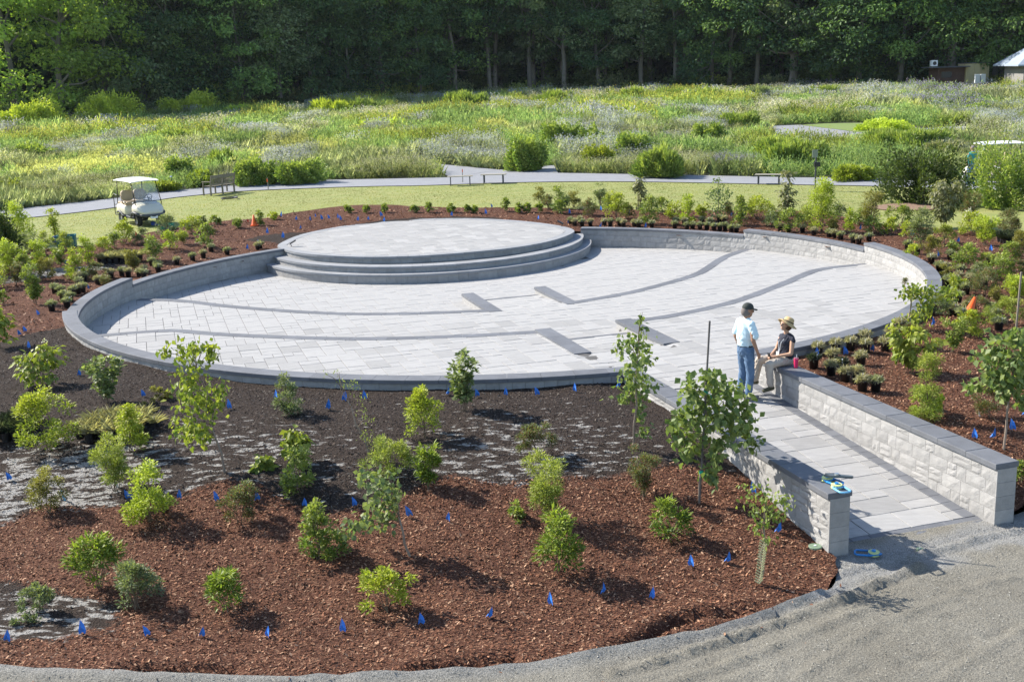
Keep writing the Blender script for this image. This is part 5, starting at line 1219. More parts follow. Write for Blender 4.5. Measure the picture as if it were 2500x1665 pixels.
r_ = np.random.default_rng(5)
for band_i, (y0, y1, dens, nb, q) in enumerate(((50, 68, 8.5, 38, .6), (68, 98, 5.2, 26, .9), (98, 170, 3.2, 16, 1.3))):
    P = meadow_pts(y0, y1, dens); s = species(P)
    for k, (cols, h, sp_, fl, nf) in SPEC.items():
        Q = P[s == k]
        if len(Q) < 3: continue
        T_ = [blades(nb, h, sp_, cols, .022 * q * (1.3 if k in ('green', 'lime', 'yellowf') else 1), r_, fl, max(6, int(nf / (1 + .35 * band_i))) if nf else 0, fs=.05 * q, leafy=(0 if k == 'grass' else .13 * q ** .8)) for _ in range(3)]
        scatter('meadow_' + {'grass': 'grass', 'lime': 'lime_plants', 'green': 'green_plants', 'blue': 'blue_flowers', 'white': 'white_flowers', 'purple': 'purple_flowers', 'yellowf': 'yellow_flowers'}[k], Q, T_, .8 + .12 * band_i, 1.25 + .35 * band_i, LABS[k] + (', nearest the path', ', in the middle of the meadow', ', far back towards the trees')[band_i], 'meadow plants', hmul=lambda Q: .5 + .75 * vnoise(Q[:, 0], Q[:, 1] * .7, 5, 31) + .35 * vnoise(Q[:, 0], Q[:, 1] * .8, 1.8, 32))
# turf blades on the lawn, short
P = RNG.uniform(0, 1, (50000, 2)); P[:, 1] = 42 + P[:, 1] * 20; P[:, 0] = (P[:, 0] - .5) * 1.0 * P[:, 1]; LP = [np.array(p) for p in lawn_poly]; P = P[inpoly(P, LP)]; P = P[sdf(P, BP) < .05]
T_ = [blades(4, .045, .9, ((.19, .24, .06), (.28, .29, .10)), .022, r_) for _ in range(3)]
scatter('lawn_grass', P, T_, .8, 1.4, 'short mown grass of the curved lawn', 'lawn grass', tint=.25)

# mounded clumps one can tell apart
def mound(name, vx, vy, wv, hv, kind, label, cat='shrub', n=None, seed=0, upright=False, group=None):
    p, w, h = vdim(vx, vy, wv, hv); r = np.random.default_rng(seed + int(vx * 3 + vy)); c1, c2, LL, LW = PAL[kind]; q = cam_depth(p) / 24.0
    root = empty(name, tuple(p), 0, label, cat, group); n = n or int(np.clip(wv * hv * 1.3, 300, 9000)); f_ = 1.3 if kind not in ('bright', 'yellow') else (1.35 if vy < 305 else .8); c1 = tuple(np.array(c1) * f_); c2 = tuple(np.array(c2) * f_); lob = r.uniform(0, 6.28, 4); hh = max(h, .5)  # bright mounds by the woods: colour raised in place of sun the trees block
    d = rnd_dirs(n, r); d[:, 2] = np.abs(d[:, 2]); az = np.arctan2(d[:, 1], d[:, 0]); k = 1 + .12 * np.sin(2 * az + lob[0]) + .10 * np.sin(3 * az + lob[1]) + .13 * np.sin(5 * az + 4 * d[:, 2] + lob[2]) + .1 * np.sin(9 * az + 7 * d[:, 2] + lob[3])
    nb_ = rnd_dirs(14, r); nb_[:, 2] = np.abs(nb_[:, 2]); bmp = (d @ nb_.T).max(1); k = k * (.58 + .50 * sstep(.78, .99, bmp)) * r.uniform(.5, 1.08, n) ** .6; P = d * k[:, None] * [w / 2, w / 2 * .8, hh]; P[:, 2] = P[:, 2] * (1 - .18 * (d[:, 2] > .8)); P[:, 2] = P[:, 2] * .93 + .03
    s_ = min(.055 * q ** .85, .30) * (1.0 if not upright else 1.6); D = d + r.normal(0, .4, (n, 3)) + [0, 0, (.8 if upright else .3)]
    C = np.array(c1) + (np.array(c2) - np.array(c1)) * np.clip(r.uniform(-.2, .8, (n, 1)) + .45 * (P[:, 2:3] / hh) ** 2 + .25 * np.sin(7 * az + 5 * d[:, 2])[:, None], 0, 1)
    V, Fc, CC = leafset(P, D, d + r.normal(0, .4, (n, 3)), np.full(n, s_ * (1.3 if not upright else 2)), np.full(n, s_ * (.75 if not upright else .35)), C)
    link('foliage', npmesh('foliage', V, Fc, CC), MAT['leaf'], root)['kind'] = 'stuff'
    mb = MB(); 
    for j in range(5): mb.tube([(0, 0, -.05), (w * .1 * math.cos(j), w * .1 * math.sin(j), hh * .35), (w * .3 * math.cos(j * 1.3), w * .2 * math.sin(j * 1.3), hh * .7)], [.03 * w ** .5, .02, .01], 4, cap=False)
    mb.build('stems', MAT['stem'], root); return root
MO = [(70, 302, 140, 72, 'bright', 'wide light green bush before the trees at the far left'), (252, 288, 134, 72, 'bright', 'spreading light green bush before the trees, second from the left'), (435, 270, 110, 58, 'bright', 'spreading light green bush before the trees, third from the left'),
 (572, 266, 42, 24, 'yellow', 'small lime bush before the trees right of the third spreading bush'), (536, 268, 44, 22, 'yellow', 'small lime bush before the trees between two others'),
 (590, 424, 104, 56, 'green', 'large green mound beside the path right of the wooden bench'), (688, 422, 100, 50, 'green', 'large green mound beside the path, the right one of a pair'), (515, 395, 46, 42, 'green', 'upright green grass clump behind the wooden bench', 1), (410, 414, 62, 50, 'green', 'dark green grassy mound behind the golf cart'),
 (470, 428, 70, 34, 'yellow', 'yellow-green mound behind the wooden bench'), (380, 440, 60, 20, 'bright', 'low green tussock on the path edge right of the golf cart roof'),
 (70, 336, 52, 26, 'yellow', 'round lime mound in the meadow at the far left'), (70, 368, 112, 36, 'green', 'wide green mound in the meadow at the far left'), (18, 455, 60, 45, 'bright', 'bright green bush by the path at the left edge'),
 (400, 330, 130, 30, 'green', 'low dark green mound in the meadow left of centre'), (1215, 392, 80, 76, 'green', 'tall green bush where the side path leaves, centre of the meadow'), (1290, 345, 96, 60, 'green', 'green bush with yellow tips behind the tall one'), (1365, 345, 60, 52, 'green', 'green bush right of the yellow-tipped one'),
 (1452, 362, 74, 56, 'green', 'dark green bush in the middle of the meadow'), (1378, 388, 80, 48, 'bright', 'light green bush beside the path, centre'), (1520, 408, 96, 58, 'green', 'rounded feathery grass mound beside the path right of centre', 1), (1628, 330, 66, 42, 'green', 'dark rounded bush in the meadow right of centre'),
 (1830, 388, 140, 54, 'green', 'wide green grass mound right of the sign post', 1), (1790, 375, 90, 50, 'green', 'green grass mound left of the sign post', 1), (2080, 350, 170, 44, 'green', 'broad sweep of green grass below the far lawn', 1), (1960, 415, 90, 34, 'yellow', 'low lime mound beside the path left of the dark round bush'),
 (2170, 362, 110, 34, 'wilt', 'cream-flowered clump behind the dark round bush'), (1060, 250, 70, 30, 'green', 'grass hump at the foot of the trees left of centre', 1), (1090, 256, 60, 34, 'green', 'taller grass hump at the foot of the trees left of centre', 1), (830, 262, 70, 26, 'green', 'green hump before the trees left of centre', 1), (760, 268, 70, 30, 'bright', 'light green hump before the trees left of centre', 1),
 (1270, 244, 70, 26, 'green', 'grass hump before the trees at centre', 1), (1310, 240, 50, 22, 'blue', 'grey-green hump before the trees at centre', 1), (1455, 240, 56, 30, 'green', 'upright grass hump before the trees right of centre', 1), (1530, 238, 90, 24, 'green', 'broad grass hump before the trees right of centre', 1), (1620, 238, 70, 26, 'green', 'grass hump beside the grey-trunked trees', 1),
 (1740, 232, 60, 24, 'blue', 'grey-green tussock before the trees at right', 1), (1900, 230, 70, 24, 'green', 'green tussock before the trees at right', 1), (1700, 300, 80, 34, 'green', 'green mound left of the far path', 1), (960, 330, 90, 24, 'green', 'green mound in the centre left of the meadow'), (1100, 335, 90, 26, 'green', 'green mound in front of a lavender drift'), (890, 300, 110, 24, 'yellow', 'lime mound in the meadow, left of centre'), (2030, 300, 120, 22, 'yellow', 'lime patch beyond the far lawn'), (1330, 290, 80, 22, 'green', 'low green mound in the back of the meadow'), (1960, 262, 110, 24, 'green', 'green mound far back on the right'), (2230, 262, 90, 22, 'green', 'green mound in front of the grey-roofed building')]
for i, t in enumerate(MO): mound('meadow_shrub', t[0], t[1], t[2], t[3], t[4], t[5], seed=i, upright=len(t) > 6)
mound('round_bush', 2120, 468, 182, 132, 'dark', 'large dark green round bush on the lawn at right', n=9000)
mound('round_bush', 2325, 478, 215, 152, 'green', 'large green bush on the lawn cut by the right edge', n=9500)
mound('round_bush', -8, 600, 110, 130, 'dark', 'dark bush at the left edge of the lawn', n=5000)
p = av(2092, 476); me = npmesh('mulch_ring', [(p[0] + 1.5 * math.cos(t) * (1 + .08 * math.sin(5 * t)), p[1] + 1.1 * math.sin(t), p[2] + .01) for t in np.linspace(0, 6.28, 25)[:-1]] + [(p[0], p[1] + .3, p[2] + .12)], [[i, (i + 1) % 24, 24] for i in range(24)])
link('mulch_ring', me, mat('straw_mulch', (.26, .17, .12), .9, vary=.4, scale=14, bump=1, bscale=20))['kind'] = 'structure'

# ------------------------------------------------------------------ forest
TP = {'dark': ((.06, .12, .065), (.18, .28, .11)), 'mid': ((.11, .19, .065), (.28, .40, .12)), 'light': ((.19, .29, .05), (.42, .53, .11)), 'grey': ((.11, .16, .08), (.28, .34, .17))}  # the palest set puts sunlight on the left-hand trees into their leaf colour
def tree_mesh(seed, H, base, R, pal, nclump=60, nl=8600):
    r = np.random.default_rng(seed); c1, c2 = TP[pal]; cl = []
    for _ in range(nclump):
        z = base + (H - base) * r.uniform(0, 1) ** .9; t = (z - base) / (H - base); rm = R * (.35 + .95 * math.sin(math.pi * min(1, .18 + t * .80)) ** .8); a = r.uniform(0, 6.28); q = rm * r.uniform(.2, 1) ** .5
        cl.append((q * math.cos(a), q * math.sin(a), z, r.uniform(.9, 2.0) * R / 4.5))
    cl = np.array(cl); ci = r.integers(0, nclump, nl); d = rnd_dirs(nl, r); cr = cl[ci, 3:4]; P = cl[ci, :3] + d * cr * r.uniform(.55, 1.05, (nl, 1)) * [1.1, 1.1, .62]
    D = d * [1, 1, .4] + r.normal(0, .5, (nl, 3)) + [0, 0, -.25]; N_ = d * .8 + r.normal(0, .35, (nl, 3)) + [0, 0, .5]; cv = r.uniform(-.25, .25, nclump)
    C = np.array(c1) + (np.array(c2) - np.array(c1)) * np.clip(r.uniform(-.1, .8, (nl, 1)) + 1.3 * cv[ci][:, None] + .25 * (P[:, 2:3] / H), 0, 1)
    s_ = r.uniform(.20, .42, nl); V, Fc, CC = leafset(P, D, N_, s_ * 1.3, s_ * .8, C, .1); lm = npmesh('crown', V, Fc, CC)
    mb = MB(); n = 9; lean = r.normal(0, .5, 2); pts = []; k = r.normal(0, .12, (n, 2)).cumsum(0)
    for j in range(n): t = j / (n - 1); pts.append((lean[0] * t * t * 1.6 + k[j, 0], lean[1] * t * t + k[j, 1], t * H * .86 - .2))
    r0 = .21 + .008 * H * r.uniform(.4, 1.2); mb.tube(pts, [r0 * (1.25 if j == 0 else 1 - .82 * j / (n - 1)) for j in range(n)], 8, cap=False); tm = pymesh('trunk', mb.v, mb.f)
    mb = MB()
    for j in range(11):
        c = cl[(j * 5) % nclump]; s0 = np.array(pts[min(n - 2, max(2, int(c[2] / H * n * .82)))]); m_ = (s0 + c[:3]) / 2 + [0, 0, -.4]; mb.tube([s0, m_, c[:3]], [r0 * .42, r0 * .26, .03], 5, cap=False)
    bm_ = pymesh('limbs', mb.v, mb.f); return lm, tm, bm_
MAT['forest_bark'] = mat('forest_bark', (.19, .17, .145), .9, vary=.35, scale=1.6, bump=.8, bscale=8, objrand=.3)
VAR = {}
for pal in ('dark', 'mid', 'light', 'grey'):
    VAR[pal, 'low'] = tree_mesh(hash(len(pal) * 3 + 1) % 99 + 1, 19, 1.5, 4.8, pal); VAR[pal, 'high'] = tree_mesh(len(pal) * 5 + 2, 21, 4.6, 5.0, pal)
VAR['dark', 'tall'] = tree_mesh(71, 24, 8.0, 5.0, 'dark', 54, 7600); VAR['mid', 'tall'] = tree_mesh(72, 23, 7.0, 5.0, 'mid', 54, 7600); VAR['light', 'tall'] = tree_mesh(73, 22, 7.0, 5, 'light', 54, 7600); VAR['grey', 'tall'] = tree_mesh(74, 22, 7, 5, 'grey', 54, 7600)
PW = {'dark': 'dark green', 'mid': 'mid green', 'light': 'sun-lightened green', 'grey': 'grey-green'}
def tree(x, y, pal, typ, s, label, grp=None, zoff=0.0):
    lm, tm, bm_ = VAR[pal, typ]; z = float(G(x, y)) - .1; root = empty('forest_tree', (x, y, z + zoff), random.uniform(0, 6.28), label, 'tree', grp); root.scale = (s, s, s * random.uniform(.92, 1.1))
    link('trunk', tm, MAT['forest_bark'], root, True); o = link('crown', lm, MAT['tree_leaf'], root); o['kind'] = 'stuff'; link('limbs', bm_, MAT['forest_bark'], root, True)
front = [(-40, 'light', 'low', 1.15), (70, 'light', 'low', 1.2), (190, 'light', 'low', 1.05), (300, 'dark', 'low', 1.1), (400, 'mid', 'low', 1.0), (500, 'dark', 'low', 1.05), (590, 'mid', 'low', .95), (683, 'grey', 'high', 1.0), (760, 'dark', 'low', .95), (850, 'dark', 'low', 1.0), (940, 'mid', 'high', 1.0), (1030, 'dark', 'low', .8),
         (1118, 'mid', 'high', 1.0), (1200, 'dark', 'tall', 1.0), (1297, 'dark', 'tall', 1.1), (1380, 'grey', 'tall', .95), (1460, 'dark', 'high', .9), (1571, 'grey', 'high', 1.05), (1650, 'dark', 'tall', 1.0), (1740, 'dark', 'low', .95), (1780, 'mid', 'high', .95), (1850, 'dark', 'tall', 1.0), (1935, 'dark', 'high', 1.1), (1950, 'grey', 'tall', 1.05), (2040, 'dark', 'low', .95), (2110, 'dark', 'high', 1.0), (2200, 'mid', 'high', 1.0), (2330, 'dark', 'tall', 1.0), (2345, 'mid', 'high', 1.1), (2440, 'mid', 'low', 1.1), (2520, 'grey', 'tall', 1.2)]
tp = np.array(TL_px, float)
for i, (px, pal, typ, s) in enumerate(front):
    py = np.interp(px, tp[:, 0], tp[:, 1]); b = at_g(px, py - 1); tree(b[0], b[1] + (1.5 if px > 560 else 9), pal, typ, s, '%s tree on the front edge of the woods, %s from the left' % ({'low': 'leafy ', 'high': 'bare-stemmed ', 'tall': 'tall '}[typ] + PW[pal], ORD[i]), 'trees on the front edge of the woods')
k = 0
for row, (dy, sp_) in enumerate(((7, 5.6), (14, 6.4), (22, 7.5))):
    x = -46.0; j = 0
    while x < 82:
        y = float(tl_y(x)) + dy + random.uniform(-2, 2); typ = random.choice(('low', 'high', 'tall') if x > -25 else ('low', 'high', 'low')); pal = random.choice(('dark', 'dark', 'mid', 'grey' if row == 0 else 'mid'))
        tree(x + random.uniform(-1.5, 1.5), y, pal, typ, random.uniform(.95, 1.2), '%s forest tree, %s from the left in the %s row back' % (PW[pal], ORD[j], ('second', 'third', 'fourth')[row]), 'trees deeper in the woods'); x += sp_; j += 1
# low growth at the foot of the woods
for i in range(34):
    px = -60 + i * 78 + random.uniform(-20, 20); py = np.interp(px, tp[:, 0], tp[:, 1]); 
    if 2250 < px: continue
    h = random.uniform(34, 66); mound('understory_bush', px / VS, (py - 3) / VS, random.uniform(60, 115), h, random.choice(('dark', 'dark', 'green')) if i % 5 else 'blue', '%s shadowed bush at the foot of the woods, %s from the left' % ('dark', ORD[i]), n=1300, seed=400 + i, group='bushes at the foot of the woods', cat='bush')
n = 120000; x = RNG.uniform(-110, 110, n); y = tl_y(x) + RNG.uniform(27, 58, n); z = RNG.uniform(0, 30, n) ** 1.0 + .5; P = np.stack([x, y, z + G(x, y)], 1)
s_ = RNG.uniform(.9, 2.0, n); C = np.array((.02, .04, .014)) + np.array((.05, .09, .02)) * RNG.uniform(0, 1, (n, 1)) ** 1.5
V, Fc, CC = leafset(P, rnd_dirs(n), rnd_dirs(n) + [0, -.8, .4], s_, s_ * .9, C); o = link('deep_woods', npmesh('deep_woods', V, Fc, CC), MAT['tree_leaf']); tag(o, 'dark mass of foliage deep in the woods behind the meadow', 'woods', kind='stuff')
# ------------------------------------------------------------------ objects
M = MAT
M['cartbody'] = mat('cream_cart_body', (.62, .58, .47), .3, spec=.5); M['tan'] = mat('tan_vinyl', (.42, .33, .22), .55, vary=.08, scale=5); M['grey'] = mat('dark_grey_trim', (.06, .065, .075), .5)
M['teak'] = mat('grey_teak', (.22, .19, .145), .85, vary=.3, scale=8, stretch=(8, 1, 8)); M['glass'] = mat('clear_screen', (.8, .85, .9), .05, trans=.9, spec=.5)
def wheel(root, x, y, r_=.23, steer=0):
    w = empty('wheel', (x, y, r_), steer); w.parent = root; mb = MB(); mb.lathe([(r_ * .6, -.09), (r_ * .92, -.10), (r_, -.06), (r_, .06), (r_ * .92, .10), (r_ * .6, .09)], (0, 0, 0), 20, 'y', False); mb.build('tyre', M['tyre'], w, True)
    mb = MB(); mb.lathe([(.001, -.05), (r_ * .25, -.06), (r_ * .5, -.035), (r_ * .62, -.085), (r_ * .62, .085), (r_ * .5, .04), (.001, .05)], (0, 0, 0), 16, 'y', False); mb.build('rim', M['chrome'], w, True)
def loft(secs, n=20):
    """secs: (x, half width, z low, z high, roundness)"""
    mb = MB(); V = []
    for x, hw, z0, z1, e in secs:
        for k in range(n):
            t = 2 * math.pi * k / n; c, s_ = math.cos(t), math.sin(t); V.append((x, hw * abs(c) ** e * (1 if c >= 0 else -1), (z0 + z1) / 2 + (z1 - z0) / 2 * abs(s_) ** e * (1 if s_ >= 0 else -1)))
    Fc = [[i * n + k, i * n + (k + 1) % n, (i + 1) * n + (k + 1) % n, (i + 1) * n + k] for i in range(len(secs) - 1) for k in range(n)] + [list(range(n))[::-1], [(len(secs) - 1) * n + k for k in range(n)]]
    return mb.add(V, Fc)
def golf_cart(loc, rz, label):
    root = empty('golf_cart', loc, rz, label, 'golf cart')
    wheel(root, .82, .44, .23, -.12); wheel(root, .82, -.44, .23, -.12); wheel(root, -.80, .46); wheel(root, -.80, -.46)
    loft([(-1.14, .50, .46, .70, .35), (-1.08, .57, .40, .80, .35), (-.75, .585, .40, .86, .3), (-.25, .585, .36, .80, .3), (-.08, .57, .34, .76, .3)]).build('rear_body', M['cartbody'], root, True)
    loft([(.46, .54, .44, .86, .5), (.62, .58, .46, .93, .55), (.85, .59, .46, .90, .6), (1.05, .56, .45, .80, .65), (1.22, .47, .44, .67, .7), (1.30, .34, .46, .58, .8)]).build('front_cowl', M['cartbody'], root, True)
    mb = MB(); mb.box((.16, 0, .30), (.75, 1.08, .07), bev=.01); mb.box((.45, 0, .42), (.06, 1.0, .3), bev=.01); mb.build('floor_pan', M['grey'], root)
    mb = MB()
    for s_ in (-1, 1):
        mb.tube([(-.12, s_ * .56, .36), (.35, s_ * .57, .33), (.48, s_ * .59, .40), (.60, s_ * .60, .52), (.82, s_ * .61, .56), (1.04, s_ * .58, .52), (1.16, s_ * .50, .46)], [.03, .035, .04, .045, .045, .05, .05], 8); mb.tube([(-.12, s_ * .58, .36), (-.45, s_ * .59, .36), (-.56, s_ * .60, .46), (-.80, s_ * .60, .52), (-1.04, s_ * .59, .44)], .035, 8)
    mb.tube([(1.14, -.50, .46), (1.30, -.32, .43), (1.35, 0, .42), (1.30, .32, .43), (1.14, .50, .46)], .055, 8); mb.build('bumper_trim', M['grey'], root, True)
    mb = MB(); mb.box((1.37, 0, .36), (.02, .30, .10)); mb.build('number_plate', M['white'], root)
    for s_ in (-1, 1): mb = MB(); mb.lathe([(.001, 0), (.06, .01), (.05, .05), (.001, .06)], (1.20, s_ * .33, .58), 12, 'x', False); mb.build('headlight', M['chrome'], root, True)
    mb = MB(); mb.box((-.32, 0, .85), (.50, 1.04, .12), bev=.035); mb.build('seat', M['tan'], root)
    mb = MB(); mb.box((-.88, 0, .84), (.42, 1.0, .10), bev=.03); mb.build('rear_seat', M['tan'], root)
    for x in (-.56, -.70):
        for s_ in (-1, 1):
            sec = [(x - .055, .18, .98, 1.28, .6), (x - .03, .25, .92, 1.36, .6), (x + .03, .25, .92, 1.36, .6), (x + .055, .19, .97, 1.3, .6)]; b = loft(sec, 18); b.v = [(v[0] + (v[2] - .92) * (-.14 if x > -.6 else .10), v[1] + s_ * .265, v[2]) for v in b.v]; b.build('backrest', M['tan'], root, True)
    mb = MB()
    for s_ in (-1, 1):
        mb.tube([(-.34, s_ * .55, .80), (-.46, s_ * .56, .98), (-.60, s_ * .55, 1.12), (-.64, s_ * .50, 1.12)], .018, 6); mb.tube([(-.02, s_ * .54, .82), (-.10, s_ * .55, .92), (-.46, s_ * .56, 1.0)], .016, 6)
    mb.tube([(-.64, -.5, 1.05), (-.64, .5, 1.05)], .018, 6); mb.build('seat_rail', M['black'], root, True)
    mb = MB()
    for s_ in (-1, 1): mb.tube([(-1.1, s_ * .48, .34), (-1.48, s_ * .48, .30), (-1.52, s_ * .48, .36), (-1.54, s_ * .48, 1.12), (-1.48, s_ * .48, 1.18), (-.95, s_ * .48, 1.10)], .017, 6)
    mb.tube([(-1.54, -.48, 1.0), (-1.54, .48, 1.0)], .017, 6); mb.tube([(-1.53, -.48, .72), (-1.53, .48, .72)], .017, 6); mb.build('rear_frame', M['black'], root, True)
    mb = MB(); mb.box((-1.32, 0, .31), (.40, .9, .03), bev=.006); mb.build('footrest', M['grey'], root)
    for s_ in (-1, 1):
        mb = MB(); mb.tube([(.96, s_ * .55, .80), (.58, s_ * .52, 1.79)], .019, 6); mb.build('front_strut', M['black'], root, True); mb = MB(); mb.tube([(-.98, s_ * .54, .82), (-.86, s_ * .52, 1.79)], .019, 6); mb.build('rear_strut', M['black'], root, True)
    mb = MB(); V = []; nx_, ny_ = 10, 8
    def rf(i, j, top):
        x = -1.12 + 1.90 * i / nx_; y = -.62 + 1.24 * j / ny_; u, v = 2 * i / nx_ - 1, 2 * j / ny_ - 1; k = 1 - .06 * abs(u) ** 6 * abs(v) ** 2; return (x * (1 if abs(v) < .99 else .985), y * (1 - .05 * abs(u) ** 8), 1.86 - .035 * v * v - .03 * abs(u) ** 3 - (0 if top else .035) - (.02 if abs(v) == 1 or abs(u) == 1 else 0))
    V = [rf(i, j, 1) for i in range(nx_ + 1) for j in range(ny_ + 1)] + [rf(i, j, 0) for i in range(nx_ + 1) for j in range(ny_ + 1)]; n1 = (nx_ + 1) * (ny_ + 1); Fc = []
    for i in range(nx_):
        for j in range(ny_): a = i * (ny_ + 1) + j; q = [a, a + ny_ + 1, a + ny_ + 2, a + 1]; Fc += [q, [n1 + t for t in q[::-1]]]
    for i in range(nx_):
        for j in (0, ny_): a = i * (ny_ + 1) + j; Fc.append([a, n1 + a, n1 + a + ny_ + 1, a + ny_ + 1])
    for j in range(ny_):
        for i in (0, nx_): a = i * (ny_ + 1) + j; Fc.append([a, a + 1, n1 + a + 1, n1 + a])
    mb.add(V, Fc); mb.build('roof', M['white'], root, True)
    mb = MB(); a, b = Vector((.95, 0, .86)), Vector((.62, 0, 1.68)); mb.add([(a.x, -.5, a.z), (a.x, .5, a.z), (b.x, .48, b.z), (b.x, -.48, b.z), (a.x - .006, -.5, a.z), (a.x - .006, .5, a.z), (b.x - .006, .48, b.z), (b.x - .006, -.48, b.z)], [[0, 1, 2, 3], [7, 6, 5, 4], [0, 4, 5, 1], [1, 5, 6, 2], [2, 6, 7, 3], [3, 7, 4, 0]]); mb.build('windscreen', M['glass'], root)
    mb = MB(); c = Vector((.30, .26, 1.06)); pts = [c + Vector((math.sin(t) * .10, math.cos(t) * .17, math.sin(t) * .13)) for t in np.linspace(0, 2 * math.pi, 17)]; mb.tube(pts, .014, 6, False); mb.tube([(.62, .26, .80), c], .018, 6); mb.tube([c + Vector((0, -.17, 0)), c + Vector((0, .17, 0))], .012, 5); mb.build('steering_wheel', M['black'], root, True)
    mb = MB(); mb.box((.50, 0, .88), (.14, 1.0, .14), bev=.03); mb.build('dashboard', M['grey'], root)
    return root
z = float(G(-15.2, 47.3)); golf_cart((-15.15, 47.45, z), math.atan2(-.77, .63), 'cream golf cart with tan seats and white roof parked on the lawn at left')
pc2 = at_g(2392, 452); golf_cart((pc2[0] + .75, pc2[1] + .35, pc2[2]), rad(178), 'golf cart with white roof mostly hidden behind the bushes at right')
# slatted wooden garden bench seen from behind
A_, B_ = np.array([-14.77, 57.48]), np.array([-13.90, 58.93]); mid = (A_ + B_) / 2; ang = math.atan2(B_[1] - A_[1], B_[0] - A_[0])
bench = empty('garden_bench', (mid[0], mid[1], float(G(*mid))), ang, 'grey wooden two-panel slatted garden bench beside the path', 'bench')
W2 = .82
for x in (-W2, 0, W2):
    mb = MB(); mb.box((x, 0, .20), (.06, .07, .46)); V = [(x - .03, -.035, .40), (x + .03, -.035, .40), (x + .03, .035, .40), (x - .03, .035, .40), (x - .03, -.15, .98), (x + .03, -.15, .98), (x + .03, -.09, .98), (x - .03, -.09, .98)]; mb.add(V, [[3, 2, 1, 0], [4, 5, 6, 7], [0, 1, 5, 4], [1, 2, 6, 5], [2, 3, 7, 6], [3, 0, 4, 7]]); mb.build('leg', M['teak'], bench)
    mb = MB(); mb.box((x, .50, .21), (.06, .06, .46 if x == 0 else .50)); mb.build('leg', M['teak'], bench)
for x in (-W2, W2): mb = MB(); mb.box((x, .23, .66), (.08, .62, .035), bev=.008); mb.box((x, .50, .54), (.05, .05, .22)); mb.build('arm', M['teak'], bench)
for k in range(6): mb = MB(); mb.box((0, .02 + k * .092, .43), (1.62, .075, .025), bev=.004); mb.build('seat_slat', M['teak'], bench)
for s_ in (-1, 1):
    mb = MB(); mb.box((s_ * .41, -.105, .90), (.78, .035, .15), bev=.008); mb.build('back_rail', M['teak'], bench); mb = MB(); mb.box((s_ * .41, -.045, .50), (.78, .035, .06)); mb.build('back_rail', M['teak'], bench)
    for k in range(7): x = s_ * .41 - .30 + k * .10; mb = MB(); V = []; mb.add([(x - .024, -.052, .53), (x + .024, -.052, .53), (x + .024, -.036, .53), (x - .024, -.036, .53), (x - .024, -.112, .83), (x + .024, -.112, .83), (x + .024, -.096, .83), (x - .024, -.096, .83)], [[0, 1, 5, 4], [1, 2, 6, 5], [2, 3, 7, 6], [3, 0, 4, 7]]); mb.build('back_slat', M['teak'], bench)
# backless benches
def flat_bench(a, b, label):
    a, b = at_g(*a), at_g(*b); m_ = (a + b) / 2; L = np.linalg.norm((b - a)[:2]) + .30; root = empty('backless_bench', tuple(m_), math.atan2(b[1] - a[1], b[0] - a[0]), label, 'bench', 'backless benches by the path')
    for k in range(4): mb = MB(); mb.box((0, -.165 + k * .11, .44), (L, .10, .035), bev=.005); mb.build('seat_slat', mat('bench_slat', (.34, .31, .25), .8, vary=.2, scale=6) if 'bench_slat' not in bpy.data.materials else bpy.data.materials['bench_slat'], root)
    for s_ in (-1, 1):
        mb = MB(); mb.box((s_ * (L / 2 - .16), 0, .40), (.05, .36, .05)); mb.build('crossbar', M['grey'], root)
        for t in (-1, 1): mb = MB(); mb.box((s_ * (L / 2 - .16), t * .15, .18), (.045, .045, .40)); mb.build('leg', M['grey'], root)
flat_bench((1100, 453), (1148, 451), 'backless slatted bench on the lawn edge, left of the close pair'); flat_bench((1182, 448), (1229, 447), 'backless slatted bench on the lawn edge, right of the close pair'); flat_bench((1851, 449.5), (1902, 449.5), 'backless slatted bench standing alone near the sign post')
def simple(name, px, py, label, cat): p = at_g(px, py); return empty(name, tuple(p), 0, label, cat), p
r_, p = simple('survey_stake', 655, 463, 'wooden survey stake with orange tape right of the garden bench', 'stake'); mb = MB(); mb.box((0, 0, .29), (.045, .03, .62)); mb.build('post', M['wood'], r_); mb = MB(); mb.box((-.02, -.02, .46), (.06, .02, .16)); mb.build('tape', M['orange'], r_)
r_, p = simple('survey_stake', 1130, 446, 'wooden survey stake with red tape behind the left backless bench', 'stake'); mb = MB(); mb.box((0, 0, .34), (.035, .03, .70)); mb.build('post', M['wood'], r_); mb = MB(); mb.box((0, -.02, .60), (.05, .02, .14)); mb.build('tape', M['orange'], r_)
r_, p = simple('path_light', 421, 465, 'small black bollard light on the path edge behind the golf cart', 'lamp'); mb = MB(); mb.lathe([(.06, 0), (.06, .22), (.02, .24), (.018, .66)], (0, 0, 0), 10); mb.build('post', M['black'], r_); mb = MB(); mb.lathe([(.02, .66), (.07, .70), (.05, .74), (.001, .76)], (0, 0, 0), 10); mb.build('lamp_head', M['chrome'], r_)
r_, p = simple('sign_post', 1990, 466, 'grey sign post with a small panel and black box at the path edge', 'sign post'); mb = MB(); mb.box((0, 0, .85), (.06, .06, 1.8)); mb.build('post', M['grey'], r_); mb = MB(); mb.box((-.06, -.05, 1.62), (.24, .03, .34), bev=.005); mb.build('sign_panel', mat('sign_panel', (.22, .25, .2), .5), r_); mb = MB(); mb.box((.05, -.02, 1.15), (.26, .12, .20), bev=.01); mb.build('dispenser_box', M['black'], r_)
